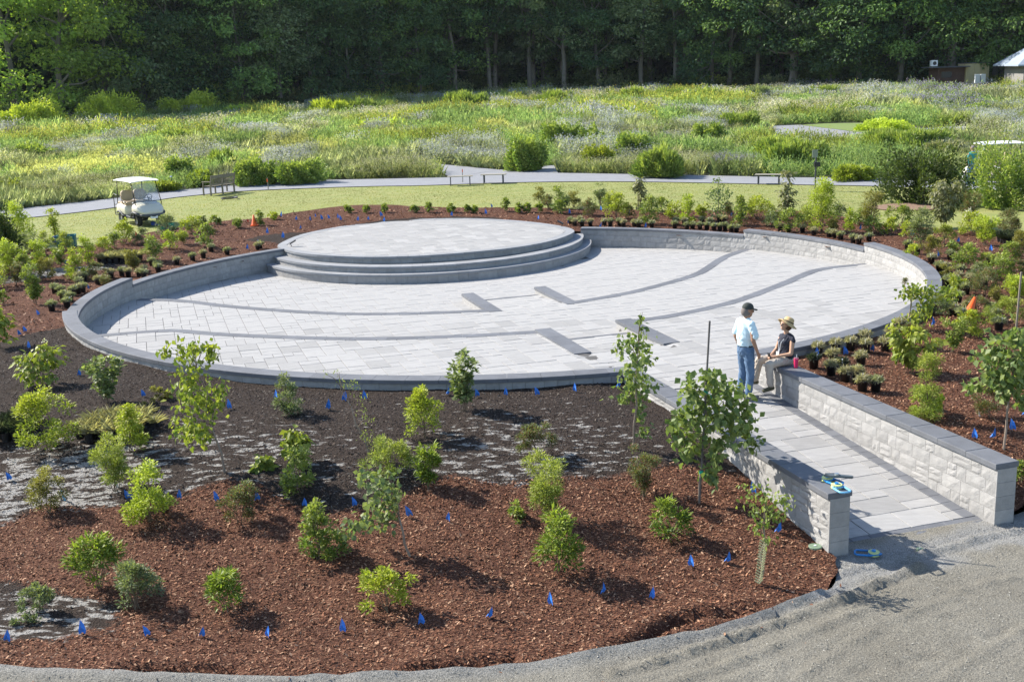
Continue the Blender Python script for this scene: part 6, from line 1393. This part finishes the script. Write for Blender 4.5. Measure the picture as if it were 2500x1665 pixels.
def cone(p, rx, ry, h, label):
    root = empty('traffic_cone', tuple(p), 0, label, 'traffic cone'); root.rotation_euler = (rx, ry, 0); mb = MB(); mb.lathe([(.13 * h / .45, .02), (.115 * h / .45, .04), (.03 * h / .45, h), (.02 * h / .45, h + .005)], (0, 0, 0), 18); mb.build('cone_body', M['orange'], root, True); mb = MB(); mb.box((0, 0, .012), (.30 * h / .45, .30 * h / .45, .025), bev=.006); mb.build('base', M['orange'], root)
cone(at_g(621, 551), 0, 0, .42, 'orange traffic cone on the mulch near the lawn, right of the golf cart'); p = at_g(2362, 778); p[2] += .05; cone(p, rad(-8), rad(22), .44, 'orange traffic cone leaning in the shrubs at the right edge')
def spot(px, py, rz, label):
    p = at(px, py, STZ); root = empty('floodlight', tuple(p), rz, label, 'floodlight'); mb = MB(); mb.lathe([(.03, 0), (.03, .01), (.012, .015), (.012, .07)], (0, 0, 0), 8); mb.build('stem', M['black'], root); mb = MB(); mb.box((.06, 0, .12), (.22, .10, .05), bev=.01); mb.v = [(v[0], v[1], v[2] + (v[0] - .0) * .55) for v in mb.v]; mb.build('lamp_housing', M['black'], root)
spot(711, 602, rad(15), 'small black floodlight tilted up on the left end of the round stage'); spot(1372, 553, rad(160), 'small black floodlight on the right end of the round stage')
# tumbler
p = at(1943, 898, .002); root = empty('tumbler', tuple(p), .4, 'pink insulated tumbler with a clear lid and straw beside the seated woman', 'tumbler'); mb = MB(); mb.lathe([(.001, 0), (.032, .0), (.034, .02), (.043, .17), (.041, .175), (.001, .175)], (0, 0, 0), 20, caps=False); mb.build('cup', mat('pink_enamel', (.62, .03, .12), .35), root, True); mb = MB(); mb.lathe([(.044, .172), (.044, .186), (.036, .195), (.001, .197)], (0, 0, 0), 20, caps=False); mb.build('lid', M['glass'], root, True); mb = MB(); mb.tube([(.01, 0, .19), (.02, .005, .25)], .004, 6); mb.build('straw', M['white'], root)
# surveyors' hand reels
M['reelblue'] = mat('reel_blue', (.03, .22, .55), .4, vary=.15, scale=20); M['neon'] = mat('neon_yellow', (.55, .62, .25), .5); M['paleblue'] = mat('pale_blue_plastic', (.18, .45, .68), .4)
def reel(loc, rz, label, two=False):
    root = empty('tape_reel', tuple(loc), rz, label, 'tape reel'); root.scale = (.85,) * 3
    mb = MB(); mb.tube([(-.02, -.09, .03), (.16, -.09, .03), (.19, -.05, .03), (.19, .05, .03), (.16, .09, .03), (-.02, .09, .03)], .016, 6); mb.tube([(-.02, -.09, .03), (-.16, -.03, .03), (-.20, 0, .03), (-.16, .03, .03), (-.02, .09, .03)], .018, 6); mb.tube([(-.02, -.09, .03), (-.02, .09, .03)], .015, 6); mb.build('frame_handle', M['reelblue'] if not two else M['paleblue'], root, True)
    mb = MB(); mb.lathe([(.001, .0), (.085, .0), (.085, .018), (.06, .022), (.06, .04), (.085, .044), (.085, .06), (.001, .06)], (-.09, 0, .005), 18); mb.build('line_spool', M['neon'], root)
    mb = MB(); mb.lathe([(.03, .06), (.03, .085), (.001, .09)], (-.09, 0, .005), 12); mb.tube([(-.09, .0, .075), (-.04, .02, .085)], .007, 6); mb.build('crank', M['reelblue'], root)
    return root
t = at(2050, 1196, .0); reel((t[0], t[1], .0), rad(-75), 'pale blue and neon tape reel lying on the end of the left ramp wall', True)
t = at(2030, 1178, .0); reel((t[0] + .0, t[1], .0), rad(-60), 'blue tape reel lying under a grey clamp on the left ramp wall')
root = empty('spring_clamp', (t[0] + .06, t[1] - .02, .085), rad(-20), 'grey metal clamp lying across the tape reels on the ramp wall', 'clamp'); mb = MB(); mb.prism([(-.16, -.02), (-.06, -.05), (.05, -.03), (.19, -.025), (.21, 0), (.19, .025), (.05, .03), (-.04, .06), (-.15, .03), (-.09, 0)], .0, .03); mb.build('jaws', mat('clamp_grey', (.12, .14, .15), .45, metal=.4), root); mb = MB(); mb.lathe([(.03, 0), (.03, .02), (.001, .022)], (0, 0, .03), 10); mb.build('pivot', M['chrome'], root)
for (px, py) in ((2118, 1355),): t = at(px, py, -.89); reel((t[0], t[1], -.885), rad(165), 'blue tape reel with neon line lying on the gravel at the foot of the ramp')
for (px, py, z_, lb) in ((1990, 1338, None, 'round green valve cover in the mulch beside the left ramp wall end'), (2246, 1340, -.885, 'small green cap in the pale stone dust at the foot of the ramp')):
    t = at_g(px, py) if z_ is None else at(px, py, z_); 
    if z_ is None: t[2] = float(bedz(*[np.array([v]) for v in t[:2]])[0]) + .012
    root = empty('valve_cover', tuple(t), 0, lb, 'cover'); s_ = 1 if z_ is None else .55; mb = MB(); mb.lathe([(.001, -.03), (.09 * s_, -.03), (.09 * s_, .006), (.08 * s_, .012), (.001, .012)], (0, 0, 0), 20); mb.build('lid', mat('valve_green', (.16, .22, .15), .6), root); mb = MB(); mb.box((0, 0, .016), (.03 * s_, .02 * s_, .008)); mb.build('key_slot', M['white'], root)
# plastic crates and trays
M['teal2'] = mat('teal_plastic', (.02, .16, .20), .5, vary=.2, scale=10); M['dblue'] = mat('dark_blue_plastic', (.02, .05, .22), .5)
def crate(px, py, w, d, h, rz, m_, label):
    p = at_g(px, py); root = empty('plastic_crate', tuple(p), rz, label, 'crate')
    for x, y, a, b in ((0, -d / 2, w, .02), (0, d / 2, w, .02), (-w / 2, 0, .02, d - .02), (w / 2, 0, .02, d - .02)): mb = MB(); mb.box((x, y, h / 2), (a, b, h)); mb.box((x, y, h - .02), (a + .02, b + .02, .03)); mb.build('side', m_, root)
    mb = MB(); mb.box((0, 0, .02), (w - .02, d - .02, .02)); mb.build('bottom', m_, root)
crate(164, 602, .62, .42, .42, .2, M['teal2'], 'teal plastic crate on the lawn edge behind the shrubs at left'); crate(148, 590, .5, .4, .2, .1, M['dblue'], 'blue plastic tray behind the teal crate')
crate(408, 560, .50, .36, .22, .1, mat('green_plastic', (.02, .22, .14), .5), 'green plastic crate on the lawn before the golf cart'); crate(384, 549, .45, .34, .12, .3, M['dblue'], 'blue plastic tray under the front of the golf cart')
r_, p = simple('hose_loop', 560, 486, 'thin black hose coiled on the lawn in front of the garden bench', 'hose'); mb = MB(); mb.tube([((.38 + .02 * k / 12) * math.cos(k * .5236), (.38 + .02 * k / 12) * math.sin(k * .5236), .02 + .002 * k) for k in range(27)], .016, 6); mb.build('coil', M['black'], r_, True)
# young tree tags on a few shrubs
for px, py, m_, lb in ((159, 1222, M['paleblue'], 'pale turquoise plant tag stuck beside the olive shrub at left'), (287, 1188, M['white'], 'white plant tag at the foot of the vase-shaped shrub'), (2392, 1016, M['white'], 'white plant tag on the mulch near the right staked tree')):
    t = at_g(px, py); root = empty('plant_label', tuple(t), .4, lb, 'plant tag'); mb = MB(); mb.box((0, 0, .07), (.03, .004, .20)); mb.v = [(v[0] - .25 * v[2], v[1], v[2]) for v in mb.v]; mb.build('tag', m_, root)

# ------------------------------------------------------------------ buildings beyond the meadow, right
M['metalroof'] = mat('blue_grey_roof', (.36, .42, .50), .45, vary=.2, scale=.6, spec=.5); M['siding'] = mat('grey_siding', (.26, .25, .24), .85, vary=.15, scale=3)
b0 = at_g(2496, 226); k = cam_depth(b0) / FPX; root = empty('park_building', tuple(b0), rad(-4), 'grey sided building with a blue-grey hipped metal roof at the right edge', 'building')
for j in range(14): mb = MB(); mb.box((4.5, 0, .45 + j * .19), (9, .06 + .02 * (j % 2), .183)); mb.build('siding_board', M['siding'], root)
mb = MB(); mb.box((4.5, 3.05, 1.5), (9, 6, 3.0)); mb.build('wall', M['siding'], root); mb = MB(); mb.box((4.5, 3, .15), (8.6, 5.6, .5)); mb.build('foundation', M['grey'], root)
ez = 3.0; V = [(-1.0, -1.0, ez), (10, -1.0, ez), (10, 7, ez), (-1.0, 7, ez), (3.0, 3, ez + 2.8), (6.5, 3, ez + 2.8)]; mb = MB(); mb.add(V + [(v[0], v[1], v[2] - .15) for v in V[:4]], [[0, 1, 5, 4], [1, 2, 5], [2, 3, 4, 5], [3, 0, 4], [0, 6, 7, 1], [1, 7, 8, 2], [2, 8, 9, 3], [3, 9, 6, 0], [9, 8, 7, 6]]); mb.build('roof', M['metalroof'], root)
d_ = MB(); d_.box((3.2, -.09, 1.35), (1.3, .06, 1.9)); d_.build('door', M['white'], root)
b1 = at_g(2478, 236); root = empty('timber_railing', tuple(b1), 0, 'pale timber railing and posts in front of the grey building', 'railing')
for x in (0, 1.6, 3.2): mb = MB(); mb.box((x, 0, .55), (.1, .1, 1.15)); mb.build('post', M['wood'], root)
mb = MB(); mb.box((1.6, 0, 1.1), (3.4, .12, .08)); mb.build('rail', M['wood'], root)
def hut(px, py, w, h, d, m_, name, label, cat, rows=0):
    b = at_g(px, py); root = empty(name, tuple(b), 0, label, cat); 
    mb = MB(); mb.box((w / 2, d / 2, h / 2), (w, d, h)); mb.build('wall', m_, root); return root
h_ = hut(2356, 222, 2.7, 3.1, 2.5, mat('tan_panel', (.42, .36, .20), .7, vary=.15, scale=1.5), 'storage_container', 'tan storage shed standing in the shade of the woods', 'shed')
mb = MB(); mb.box((1.35, 1.25, 3.15), (2.9, 2.7, .10)); mb.build('roof', M['grey'], h_); 
for j in range(4): mb = MB(); mb.box((.2 + j * .75, -.02, 1.5), (.05, .04, 2.9)); mb.build('panel_rib', bpy.data.materials['tan_panel'], h_)
h_ = hut(2288, 224, 3.3, 2.7, 3, mat('brown_board', (.10, .06, .045), .85, vary=.3, scale=3), 'brown_hut', 'dark brown hut under the trees left of the tan shed', 'hut')
mb = MB(); mb.box((1.2, 1.0, 2.78), (4.4, 4.0, .12)); mb.build('roof', M['grey'], h_); mb = MB(); mb.box((1.0, -.03, 1.9), (1.2, .06, .7)); mb.build('window', M['black'], h_)
b = at_g(2272, 222); root = empty('roof_unit', (b[0] + .4, b[1] + .5, b[2] + 2.85), 0, 'pale ventilation unit on the roof of the brown hut', 'ventilation unit'); mb = MB(); mb.box((0, 0, .35), (.75, .6, .7), bev=.03); mb.build('casing', M['white'], root); mb = MB(); mb.lathe([(.001, 0), (.22, 0), (.22, .03), (.001, .03)], (0, -.33, .35), 14, 'y'); mb.build('fan_grille', M['black'], root)
b = at_g(2390, 224); root = empty('utility_box', tuple(b), 0, 'pale grey utility boxes on posts in front of the tan shed', 'utility box')
for x in (-.3, .35): mb = MB(); mb.box((x, 0, 1.45), (.55, .3, 1.0), bev=.02); mb.build('box', mat('box_grey', (.5, .52, .53), .5) if 'box_grey' not in bpy.data.materials else bpy.data.materials['box_grey'], root); mb = MB(); mb.box((x, 0, .5), (.08, .08, 1.0)); mb.build('post', M['grey'], root)
b = at_g(2405, 222); root = empty('low_fence', tuple(b), 0, 'low weathered picket fence between the tan shed and the grey building', 'fence')
for j in range(20): mb = MB(); mb.box((j * .13, 0, .35), (.10, .03, .75)); mb.build('picket', M['teak'], root)
mb = MB(); mb.box((1.25, .04, .5), (2.6, .04, .08)); mb.build('rail', M['teak'], root)
b = at_g(1185, 246); root = empty('grey_cabinet', tuple(b), 0, 'small grey cabinet at the foot of the woods left of centre', 'cabinet'); mb = MB(); mb.box((0, 0, .55), (1.3, .5, 1.0), bev=.03); mb.build('casing', mat('cabinet_grey', (.2, .2, .22), .6), root); mb = MB(); mb.box((0, -.0, 1.08), (1.36, .56, .06), bev=.02); mb.build('lid', M['grey'], root)

# ------------------------------------------------------------------ people
def capsules(parts, name, m_, parent, voxel=.014, smooth=6, cut=None):
    """parts: list of (a, b, ra, rb[, flat]); one closed skin by voxel remesh"""
    mb = MB()
    for q in parts:
        a, b, ra, rb = Vector(q[0]), Vector(q[1]), q[2], q[3]; sy = q[4] if len(q) > 4 else 1.0; d = b - a; L = d.length; d = d.normalized() if L > 1e-5 else Vector((0, 0, 1)); u = d.cross(Vector((0, 1, 0))); 
        if u.length < .2: u = d.cross(Vector((1, 0, 0)))
        u.normalize(); v = d.cross(u).normalized(); n = 14; V = []; rings = []
        for k in range(5): t = -math.pi / 2 + math.pi / 2 * k / 4; rings.append((a + d * ra * math.sin(t), ra * math.cos(t)))
        for k in range(5): t = math.pi / 2 * k / 4; rings.append((b + d * rb * math.sin(t), rb * math.cos(t)))
        for c, r_ in rings:
            for k in range(n):
                t = 2 * math.pi * k / n; w_ = (u * math.cos(t) + v * math.sin(t)) * max(r_, .0005); V.append(c + Vector((w_.x, w_.y * sy, w_.z)))
        Fc = [[i * n + k, i * n + (k + 1) % n, (i + 1) * n + (k + 1) % n, (i + 1) * n + k] for i in range(9) for k in range(n)] + [list(range(n))[::-1], [9 * n + k for k in range(n)]]
        mb.add(V, Fc)
    me = pymesh(name, mb.v, mb.f); o = bpy.data.objects.new('tmp_skin', me); col.objects.link(o)
    rm = o.modifiers.new('r', 'REMESH'); rm.mode = 'VOXEL'; rm.voxel_size = voxel; sm = o.modifiers.new('s', 'SMOOTH'); sm.iterations = smooth; sm.factor = .5
    dg = bpy.context.evaluated_depsgraph_get(); dg.update(); me2 = bpy.data.meshes.new_from_object(o.evaluated_get(dg)); bpy.data.objects.remove(o); me2.materials.clear(); me2.name = name
    if name in ('jeans', 'trousers', 'polo_shirt', 'sleeveless_top'):
        me2.update(); co = np.empty(len(me2.vertices) * 3); me2.vertices.foreach_get('co', co); co = co.reshape(-1, 3); no = np.array([v.normal[:] for v in me2.vertices])
        w_ = np.sin(co[:, 2] * 55 + 6 * np.sin(co[:, 0] * 22) + 5 * np.sin(co[:, 1] * 25)) * .5 + np.sin(co[:, 2] * 95 + co[:, 0] * 60 - co[:, 1] * 40) * .3 + vnoise(co[:, 0] * 1.3 + co[:, 1], co[:, 2], .05, 3) - .5
        me2.vertices.foreach_set('co', (co + no * w_[:, None] * .0065).ravel())
    if cut is not None:
        bm = bmesh.new(); bm.from_mesh(me2); bmesh.ops.delete(bm, geom=[v for v in bm.verts if cut(v.co)], context='VERTS'); bm.to_mesh(me2); bm.free()
    return link(name, me2, m_, parent, True)
M['skin'] = mat('skin', (.50, .30, .20), .55, vary=.06, scale=6); M['skin2'] = mat('tanned_skin', (.36, .20, .13), .55, vary=.06, scale=6); M['jeans'] = mat('blue_denim', (.06, .115, .20), .85, color2=(.13, .20, .31), scale=7, bump=.5, bscale=60)
M['shirt'] = mat('pale_blue_polo', (.60, .76, .82), .8, vary=.05, scale=4, bump=.3, bscale=14); M['khaki'] = mat('khaki_trousers', (.50, .43, .36), .85, vary=.14, scale=7, bump=.4, bscale=25); M['navy'] = mat('charcoal_top', (.028, .030, .045), .85, bump=.3, bscale=20); M['cap'] = mat('dark_green_cap', (.035, .042, .038), .8); M['straw'] = mat('straw_hat', (.55, .40, .20), .8, vary=.15, scale=40, bump=.5, bscale=120)
M['hair'] = mat('grey_hair', (.16, .14, .13), .8); M['bhair'] = mat('brown_hair', (.09, .05, .03), .7); M['shoe'] = mat('olive_shoes', (.09, .085, .05), .7); M['gshoe'] = mat('grey_shoes', (.18, .18, .18), .7); M['belt'] = mat('black_belt', (.02, .016, .014), .5); M['lens'] = mat('dark_lens', (.015, .012, .015), .12, spec=.7)
def hand(parent, wrist, dirv, palm_n, m_, curl=.5, side=1, s=1.0):
    """palm with four fingers and a thumb as one skin, parts of the body mesh list"""
    w = Vector(wrist); d = Vector(dirv).normalized(); n_ = Vector(palm_n); n_ = (n_ - d * n_.dot(d)).normalized(); a = d.cross(n_) * side; P = [(w, w + d * .03 * s, .024 * s, .026 * s)]
    for i, (o_, L) in enumerate(((-.026, .066), (-.009, .076), (.009, .072), (.025, .058))):
        k0 = w + d * .075 * s + a * o_ * s; P.append((w + d * .02 * s + a * o_ * .6 * s, k0, .014 * s, .0115 * s)); k1 = k0 + (d * math.cos(curl * .6) + n_ * math.sin(curl * .6)) * L * .5 * s; k2 = k1 + (d * math.cos(curl * 1.6) + n_ * math.sin(curl * 1.6)) * L * .5 * s; P += [(k0, k1, .0105 * s, .0095 * s), (k1, k2, .0095 * s, .008 * s)]
    t0 = w + d * .02 * s - a * .024 * s; t1 = t0 + (d * .7 - a * .55 + n_ * .3).normalized() * .04 * s; P += [(t0, t1, .013 * s, .011 * s), (t1, t1 + (d * .9 - a * .1 + n_ * .3).normalized() * .03 * s, .011 * s, .009 * s)]
    return P
def head(c, yaw, up, s=1.0):
    """skull, jaw, nose, ears, neck-ready; returns capsule parts; yaw relative to +x, up = tilt"""
    f = Vector((math.cos(yaw) * math.cos(up), math.sin(yaw) * math.cos(up), math.sin(up))); l = Vector((-math.sin(yaw), math.cos(yaw), 0)); u = f.cross(l) * 1.0; u = l.cross(f) * -1; u = f.cross(l); c = Vector(c)
    return f, l, u, [(c - f * .02 * s + u * .03 * s, c + f * .025 * s + u * .025 * s, .088 * s, .082 * s), (c + f * .03 * s - u * .02 * s, c + f * .045 * s - u * .075 * s, .062 * s, .040 * s), (c + f * .045 * s - u * .03 * s, c + f * .06 * s - u * .065 * s, .046 * s, .035 * s),
        (c + f * .085 * s + u * .015 * s, c + f * .112 * s - u * .022 * s, .010 * s, .015 * s), (c + l * .078 * s - u * .01 * s, c + l * .086 * s - f * .01 * s + u * .02 * s, .014 * s, .018 * s), (c - l * .078 * s - u * .01 * s, c - l * .086 * s - f * .01 * s + u * .02 * s, .014 * s, .018 * s),
        (c + f * .078 * s - u * .055 * s + l * .016, c + f * .078 * s - u * .055 * s - l * .016, .012 * s, .012 * s)]
def man():
    p = at(1819, 979, -.60); zf = float(F(p[0], p[1])); root = empty('person', (p[0], p[1], zf), rad(24), 'standing man in a dark cap, pale blue polo shirt and blue jeans', 'person')
    S = [('L', 1), ('R', -1)]
    hd = (.03, 0, 1.62); f, l, u, hp = head(hd, rad(-14), rad(-5))
    body = hp + [((0, 0, 1.40), (.015, 0, 1.56), .058, .055), ((0, 0, 1.30), (0, 0, 1.0), .14, .13, 1.15)]
    for _, s_ in S:
        sh = Vector((-.01, s_ * .19, 1.40)); el = Vector((-.05 if s_ > 0 else -.02, s_ * .245, 1.13)); wr = Vector((.05 if s_ > 0 else .08, s_ * .25, .89)); body += [(sh, el, .052, .042), (el, wr, .040, .027)] + hand(root, wr, (wr - el), (0, -s_, 0) if s_ < 0 else (0, -1, 0), None, .5, s_)
        hip = Vector((0, s_ * .09, .90)); kn = Vector((.03, s_ * .12, .49)); an = Vector((-.01, s_ * .13, .09)); body += [(hip, kn, .08, .055), (kn, an, .05, .04)]
    capsules(body, 'body', M['skin2'], root, .011, 4)
    capsules([((0, 0, 1.36), (-.005, 0, 1.15), .135, .155, 1.2), ((-.005, 0, 1.15), (.005, 0, 1.0), .155, .15, 1.1), ((0, .12, 1.40), (0, -.12, 1.40), .075, .075), ((-.01, .17, 1.405), (-.04, .245, 1.20), .072, .068), ((-.01, -.17, 1.405), (.02, -.245, 1.20), .072, .068), ((.0, 0, 1.44), (.008, 0, 1.475), .068, .062)], 'polo_shirt', M['shirt'], root, .013, 5)
    capsules([((0, 0, .99), (0, 0, .90), .148, .15, 1.1), ((0, .085, .88), (.035, .12, .50), .105, .078), ((.035, .12, .50), (-.01, .13, .13), .076, .066), ((0, -.085, .88), (.025, -.12, .50), .105, .078), ((.025, -.12, .50), (-.02, -.13, .13), .076, .066)], 'jeans', M['jeans'], root, .014, 4)
    capsules([((0, .0, .995), (0, 0, 1.005), .152, .152, 1.1)], 'belt_core', M['belt'], root, .014, 2, lambda v: v.z < .985 or v.z > 1.015).name = 'belt'
    for s_ in (1, -1): capsules([((-.06, s_ * .135, .045), (.15, s_ * .15, .040), .045, .042), ((-.05, s_ * .135, .05), (-.01, s_ * .135, .10), .05, .045)], 'shoe', M['gshoe'], root, .012, 3)
    c = Vector(hd); capsules([(c - f * .035 - u * .02, c - f * .02 + u * .03, .088, .092)], 'hair', M['hair'], root, .011, 3, lambda v: (v - c).dot(f) > .03)
    capsules([(c - f * .01 + u * .055, c + f * .01 + u * .055, .098, .096)], 'cap_crown', M['cap'], root, .011, 3, lambda v: (v - c).dot(u) < .035)
    mb = MB(); V = []; n = 9
    for k in range(n): t = -1.05 + 2.1 * k / (n - 1); V += [tuple(c + u * .045 + (f * math.cos(t) + l * math.sin(t)) * .092 + f * .008), tuple(c + u * (.022 + .012 * math.cos(t)) + f * (.095 + .085 * math.cos(t)) + l * math.sin(t) * .085)]
    V += [tuple(Vector(v) - u * .008) for v in V]; m_ = 2 * n; Fc = []
    for k in range(n - 1): a = 2 * k; Fc += [[a, a + 1, a + 3, a + 2], [m_ + a, m_ + a + 2, m_ + a + 3, m_ + a + 1], [a + 1, m_ + a + 1, m_ + a + 3, a + 3]]
    mb.add(V, Fc); mb.build('cap_brim', M['cap'], root, True)
    mb = MB()
    for s_ in (1, -1): mb.tube([c + l * s_ * .085 - f * .01 + u * .012, c + l * s_ * .07 + f * .075 + u * .008], .0035, 5); mb.tube([c + l * s_ * .012 + f * .103 + u * .005, c + l * s_ * .058 + f * .090 + u * .006], .012, 6, flat=1)
    mb.build('glasses', M['lens'], root)
man()
def woman():
    hp_ = at(1934, 893, .0); e2w = float(hp_[:2] @ E2) + .17; q = fr(10.84, e2w); rz = math.atan2(-E1[1], -E1[0]); root = empty('person', (q[0], q[1], 0.002), rz + rad(4), 'woman in a straw hat, dark sleeveless top and khaki trousers seated on the wall', 'person')
    # local +x points over the ramp, z=0 is the coping top
    hd = (-.015, 0, .735); f, l, u, hp = head(hd, rad(-6), rad(12), .97)
    body = hp + [((-.03, 0, .52), (-.02, 0, .66), .05, .046), ((-.04, 0, .45), (-.02, 0, .12), .115, .11, 1.25), ((-.01, 0, .10), (.02, 0, .09), .13, .12, 1.3)]
    for s_ in (1, -1):
        sh = Vector((-.04, s_ * .165, .485)); el = Vector((.02, s_ * .225, .24)); wr = Vector((.26, s_ * .06, .185)); body += [(sh, el, .044, .037), (el, wr, .036, .024)] + hand(root, wr, (.75, -s_ * .55, -.05), (0, 0, -1), None, .9, s_, .92)
    body += [((.0, .09, .085), (.42, .13, .07), .08, .06), ((.42, .13, .07), (.40, .15, -.32), .052, .038), ((.0, -.09, .085), (.44, -.15, .09), .08, .06), ((.44, -.15, .09), (.50, -.19, -.28), .052, .038)]
    capsules(body, 'body', M['skin'], root, .011, 4)
    capsules([((-.042, 0, .46), (-.025, 0, .28), .130, .128, 1.3), ((-.025, 0, .28), (-.005, 0, .12), .130, .145, 1.25), ((-.04, .10, .49), (-.04, -.10, .49), .062, .062), ((.03, .06, .42), (.03, -.06, .42), .075, .075), ((-.04, .15, .492), (-.045, .185, .47), .055, .048), ((-.04, -.15, .492), (-.045, -.185, .47), .055, .048)], 'sleeveless_top', M['navy'], root, .013, 5)
    capsules([((-.01, 0, .10), (.03, 0, .09), .142, .132, 1.3), ((.0, .085, .09), (.43, .13, .075), .098, .076), ((.43, .13, .072), (.40, .15, -.30), .074, .064), ((.0, -.085, .09), (.45, -.15, .095), .098, .076), ((.45, -.15, .092), (.50, -.19, -.26), .074, .064)], 'trousers', M['khaki'], root, .013, 4)
    capsules([((.36, .155, -.37), (.56, .185, -.385), .043, .038), ((.38, .15, -.36), (.39, .15, -.31), .045, .043)], 'shoe', M['shoe'], root, .012, 3); capsules([((.46, -.20, -.33), (.68, -.26, -.31), .043, .038), ((.48, -.19, -.32), (.50, -.19, -.27), .045, .043)], 'shoe', M['shoe'], root, .012, 3)
    c = Vector(hd); capsules([(c - f * .04 - u * .03, c - f * .02 + u * .02, .082, .088), (c - f * .085 - u * .05, c - f * .09 - u * .02, .035, .035)], 'hair', M['bhair'], root, .011, 3, lambda v: (v - c).dot(f) > .02)
    fh = (f + u * .30).normalized(); uh = (u - f * .30).normalized(); mb = MB(); n = 24; prof = [(.185, .008), (.13, .030), (.100, .040), (.093, .075), (.083, .115), (.055, .135), (.001, .138)]; V = []
    for r_, z in prof:
        for k in range(n): t = 2 * math.pi * k / n; dz = -.035 * abs(math.sin(t)) ** 1.5 * (1 if r_ > .12 else 0) + (.02 * max(0, math.cos(t)) if r_ > .12 else 0); V.append(c - f * .02 + (fh * math.cos(t) + l * math.sin(t)) * r_ + uh * (z + dz + .012))
    Fc = [[i * n + k, i * n + (k + 1) % n, (i + 1) * n + (k + 1) % n, (i + 1) * n + k] for i in range(len(prof) - 1) for k in range(n)]; b = len(V); V += [v - u * .006 for v in V[:2 * n]]; Fc += [[b + k, b + n + k, b + n + (k + 1) % n, b + (k + 1) % n] for k in range(n)] + [[k, b + k, b + (k + 1) % n, (k + 1) % n] for k in range(n)]
    mb.add(V, Fc); mb.build('sun_hat', M['straw'], root, True)
    mb = MB(); mb.v = []; ringp = [c - f * .02 + (fh * math.cos(t) + l * math.sin(t)) * .101 + uh * .062 for t in np.linspace(0, 2 * math.pi, 25)]; mb.tube(ringp, .009, 5, False); mb.build('hat_band', M['cap'], root)
    mb = MB()
    for s_ in (1, -1): mb.tube([c + l * s_ * .083 - f * .01 + u * .012, c + l * s_ * .072 + f * .07 + u * .01], .004, 5); mb.lathe([(.001, -.006), (.024, -.004), (.024, .004), (.001, .006)], (0, 0, 0), 10); k = len(mb.v) - 40; mb.v[k:] = [tuple(c + l * (s_ * .034 + v[0]) + u * (.006 + v[1] * .8) + f * (.096 + v[2] - abs(v[0] + 0) * .1)) for v in mb.v[k:]]
    mb.build('sunglasses', M['lens'], root)
    mb = MB(); 
    for s_ in (1, -1): mb.tube([(-.04, s_ * .07, .57), (.045, s_ * .065, .51), (.115, s_ * .04, .42), (.120, s_ * .015, .30), (.135, s_ * .004, .24)], .009, 4)
    mb.build('lanyard', M['white'], root); mb = MB(); mb.box((.155, 0, .20), (.006, .085, .10)); mb.build('badge', M['white'], root)
    mb = MB(); mb.box((.345, .015, .20), (.012, .075, .11)); mb.v = [(v[0] + (v[2] - .2) * .3, v[1], v[2]) for v in mb.v]; mb.build('phone', M['black'], root)
    mb = MB(); mb.tube([(.235, -.082, .182), (.245, -.068, .184)], .031, 10); mb.build('wristwatch', M['chrome'], root)
woman()
def far_person():
    p = at_g(2370, 453); root = empty('person', tuple(p), rad(100), 'person in blue jeans standing beside the hidden golf cart at right', 'person')
    f, l, u, hp = head((.02, 0, 1.60), 0, 0); capsules(hp + [((0, 0, 1.3), (0, 0, 1.0), .13, .12, 1.2), ((0, 0, 1.38), (0, 0, 1.5), .05, .05)] + [((0, s_ * .18, 1.38), (.02, s_ * .25, .85), .045, .028) for s_ in (1, -1)], 'body', M['skin2'], root, .02, 3)
    capsules([((0, 0, 1.36), (0, 0, 1.0), .14, .14, 1.25), ((0, .15, 1.38), (0, .23, 1.15), .06, .06), ((0, -.15, 1.38), (0, -.23, 1.15), .06, .06)], 'shirt', mat('teal_shirt', (.03, .25, .24), .8), root, .02, 3)
    capsules([((0, 0, .97), (0, 0, .9), .14, .14, 1.1), ((0, .09, .88), (.02, .13, .08), .10, .075), ((0, -.09, .88), (-.02, -.14, .08), .10, .075)], 'jeans', mat('light_denim', (.13, .23, .42), .85, vary=.2, scale=5), root, .02, 3)
    capsules([((-.05, .13, .05), (.15, .14, .045), .045, .045), ((-.07, -.14, .05), (.13, -.15, .045), .045, .045)], 'shoes', M['gshoe'], root, .02, 2)
    capsules([((-.02, 0, 1.64), (0, 0, 1.66), .095, .09)], 'hair', M['hair'], root, .02, 3, lambda v: v.x > .04 or v.z < 1.62)
far_person()

# ------------------------------------------------------------------ air
hz = bpy.data.materials.new('haze_air'); hz.use_nodes = True; N = hz.node_tree.nodes; N.remove(N['Principled BSDF']); pv = N.new('ShaderNodeVolumePrincipled'); pv.inputs['Density'].default_value = .00006; pv.inputs['Color'].default_value = (.80, .88, 1.0, 1); pv.inputs['Anisotropy'].default_value = .2
hz.node_tree.links.new(pv.outputs[0], N['Material Output'].inputs['Volume'])
mb = MB(); mb.box((0, 120, 15), (900, 900, 44)); o = mb.build('haze', hz); o['kind'] = 'stuff'; tag(o, 'thin bluish summer haze in the air over the meadow and woods', 'haze')
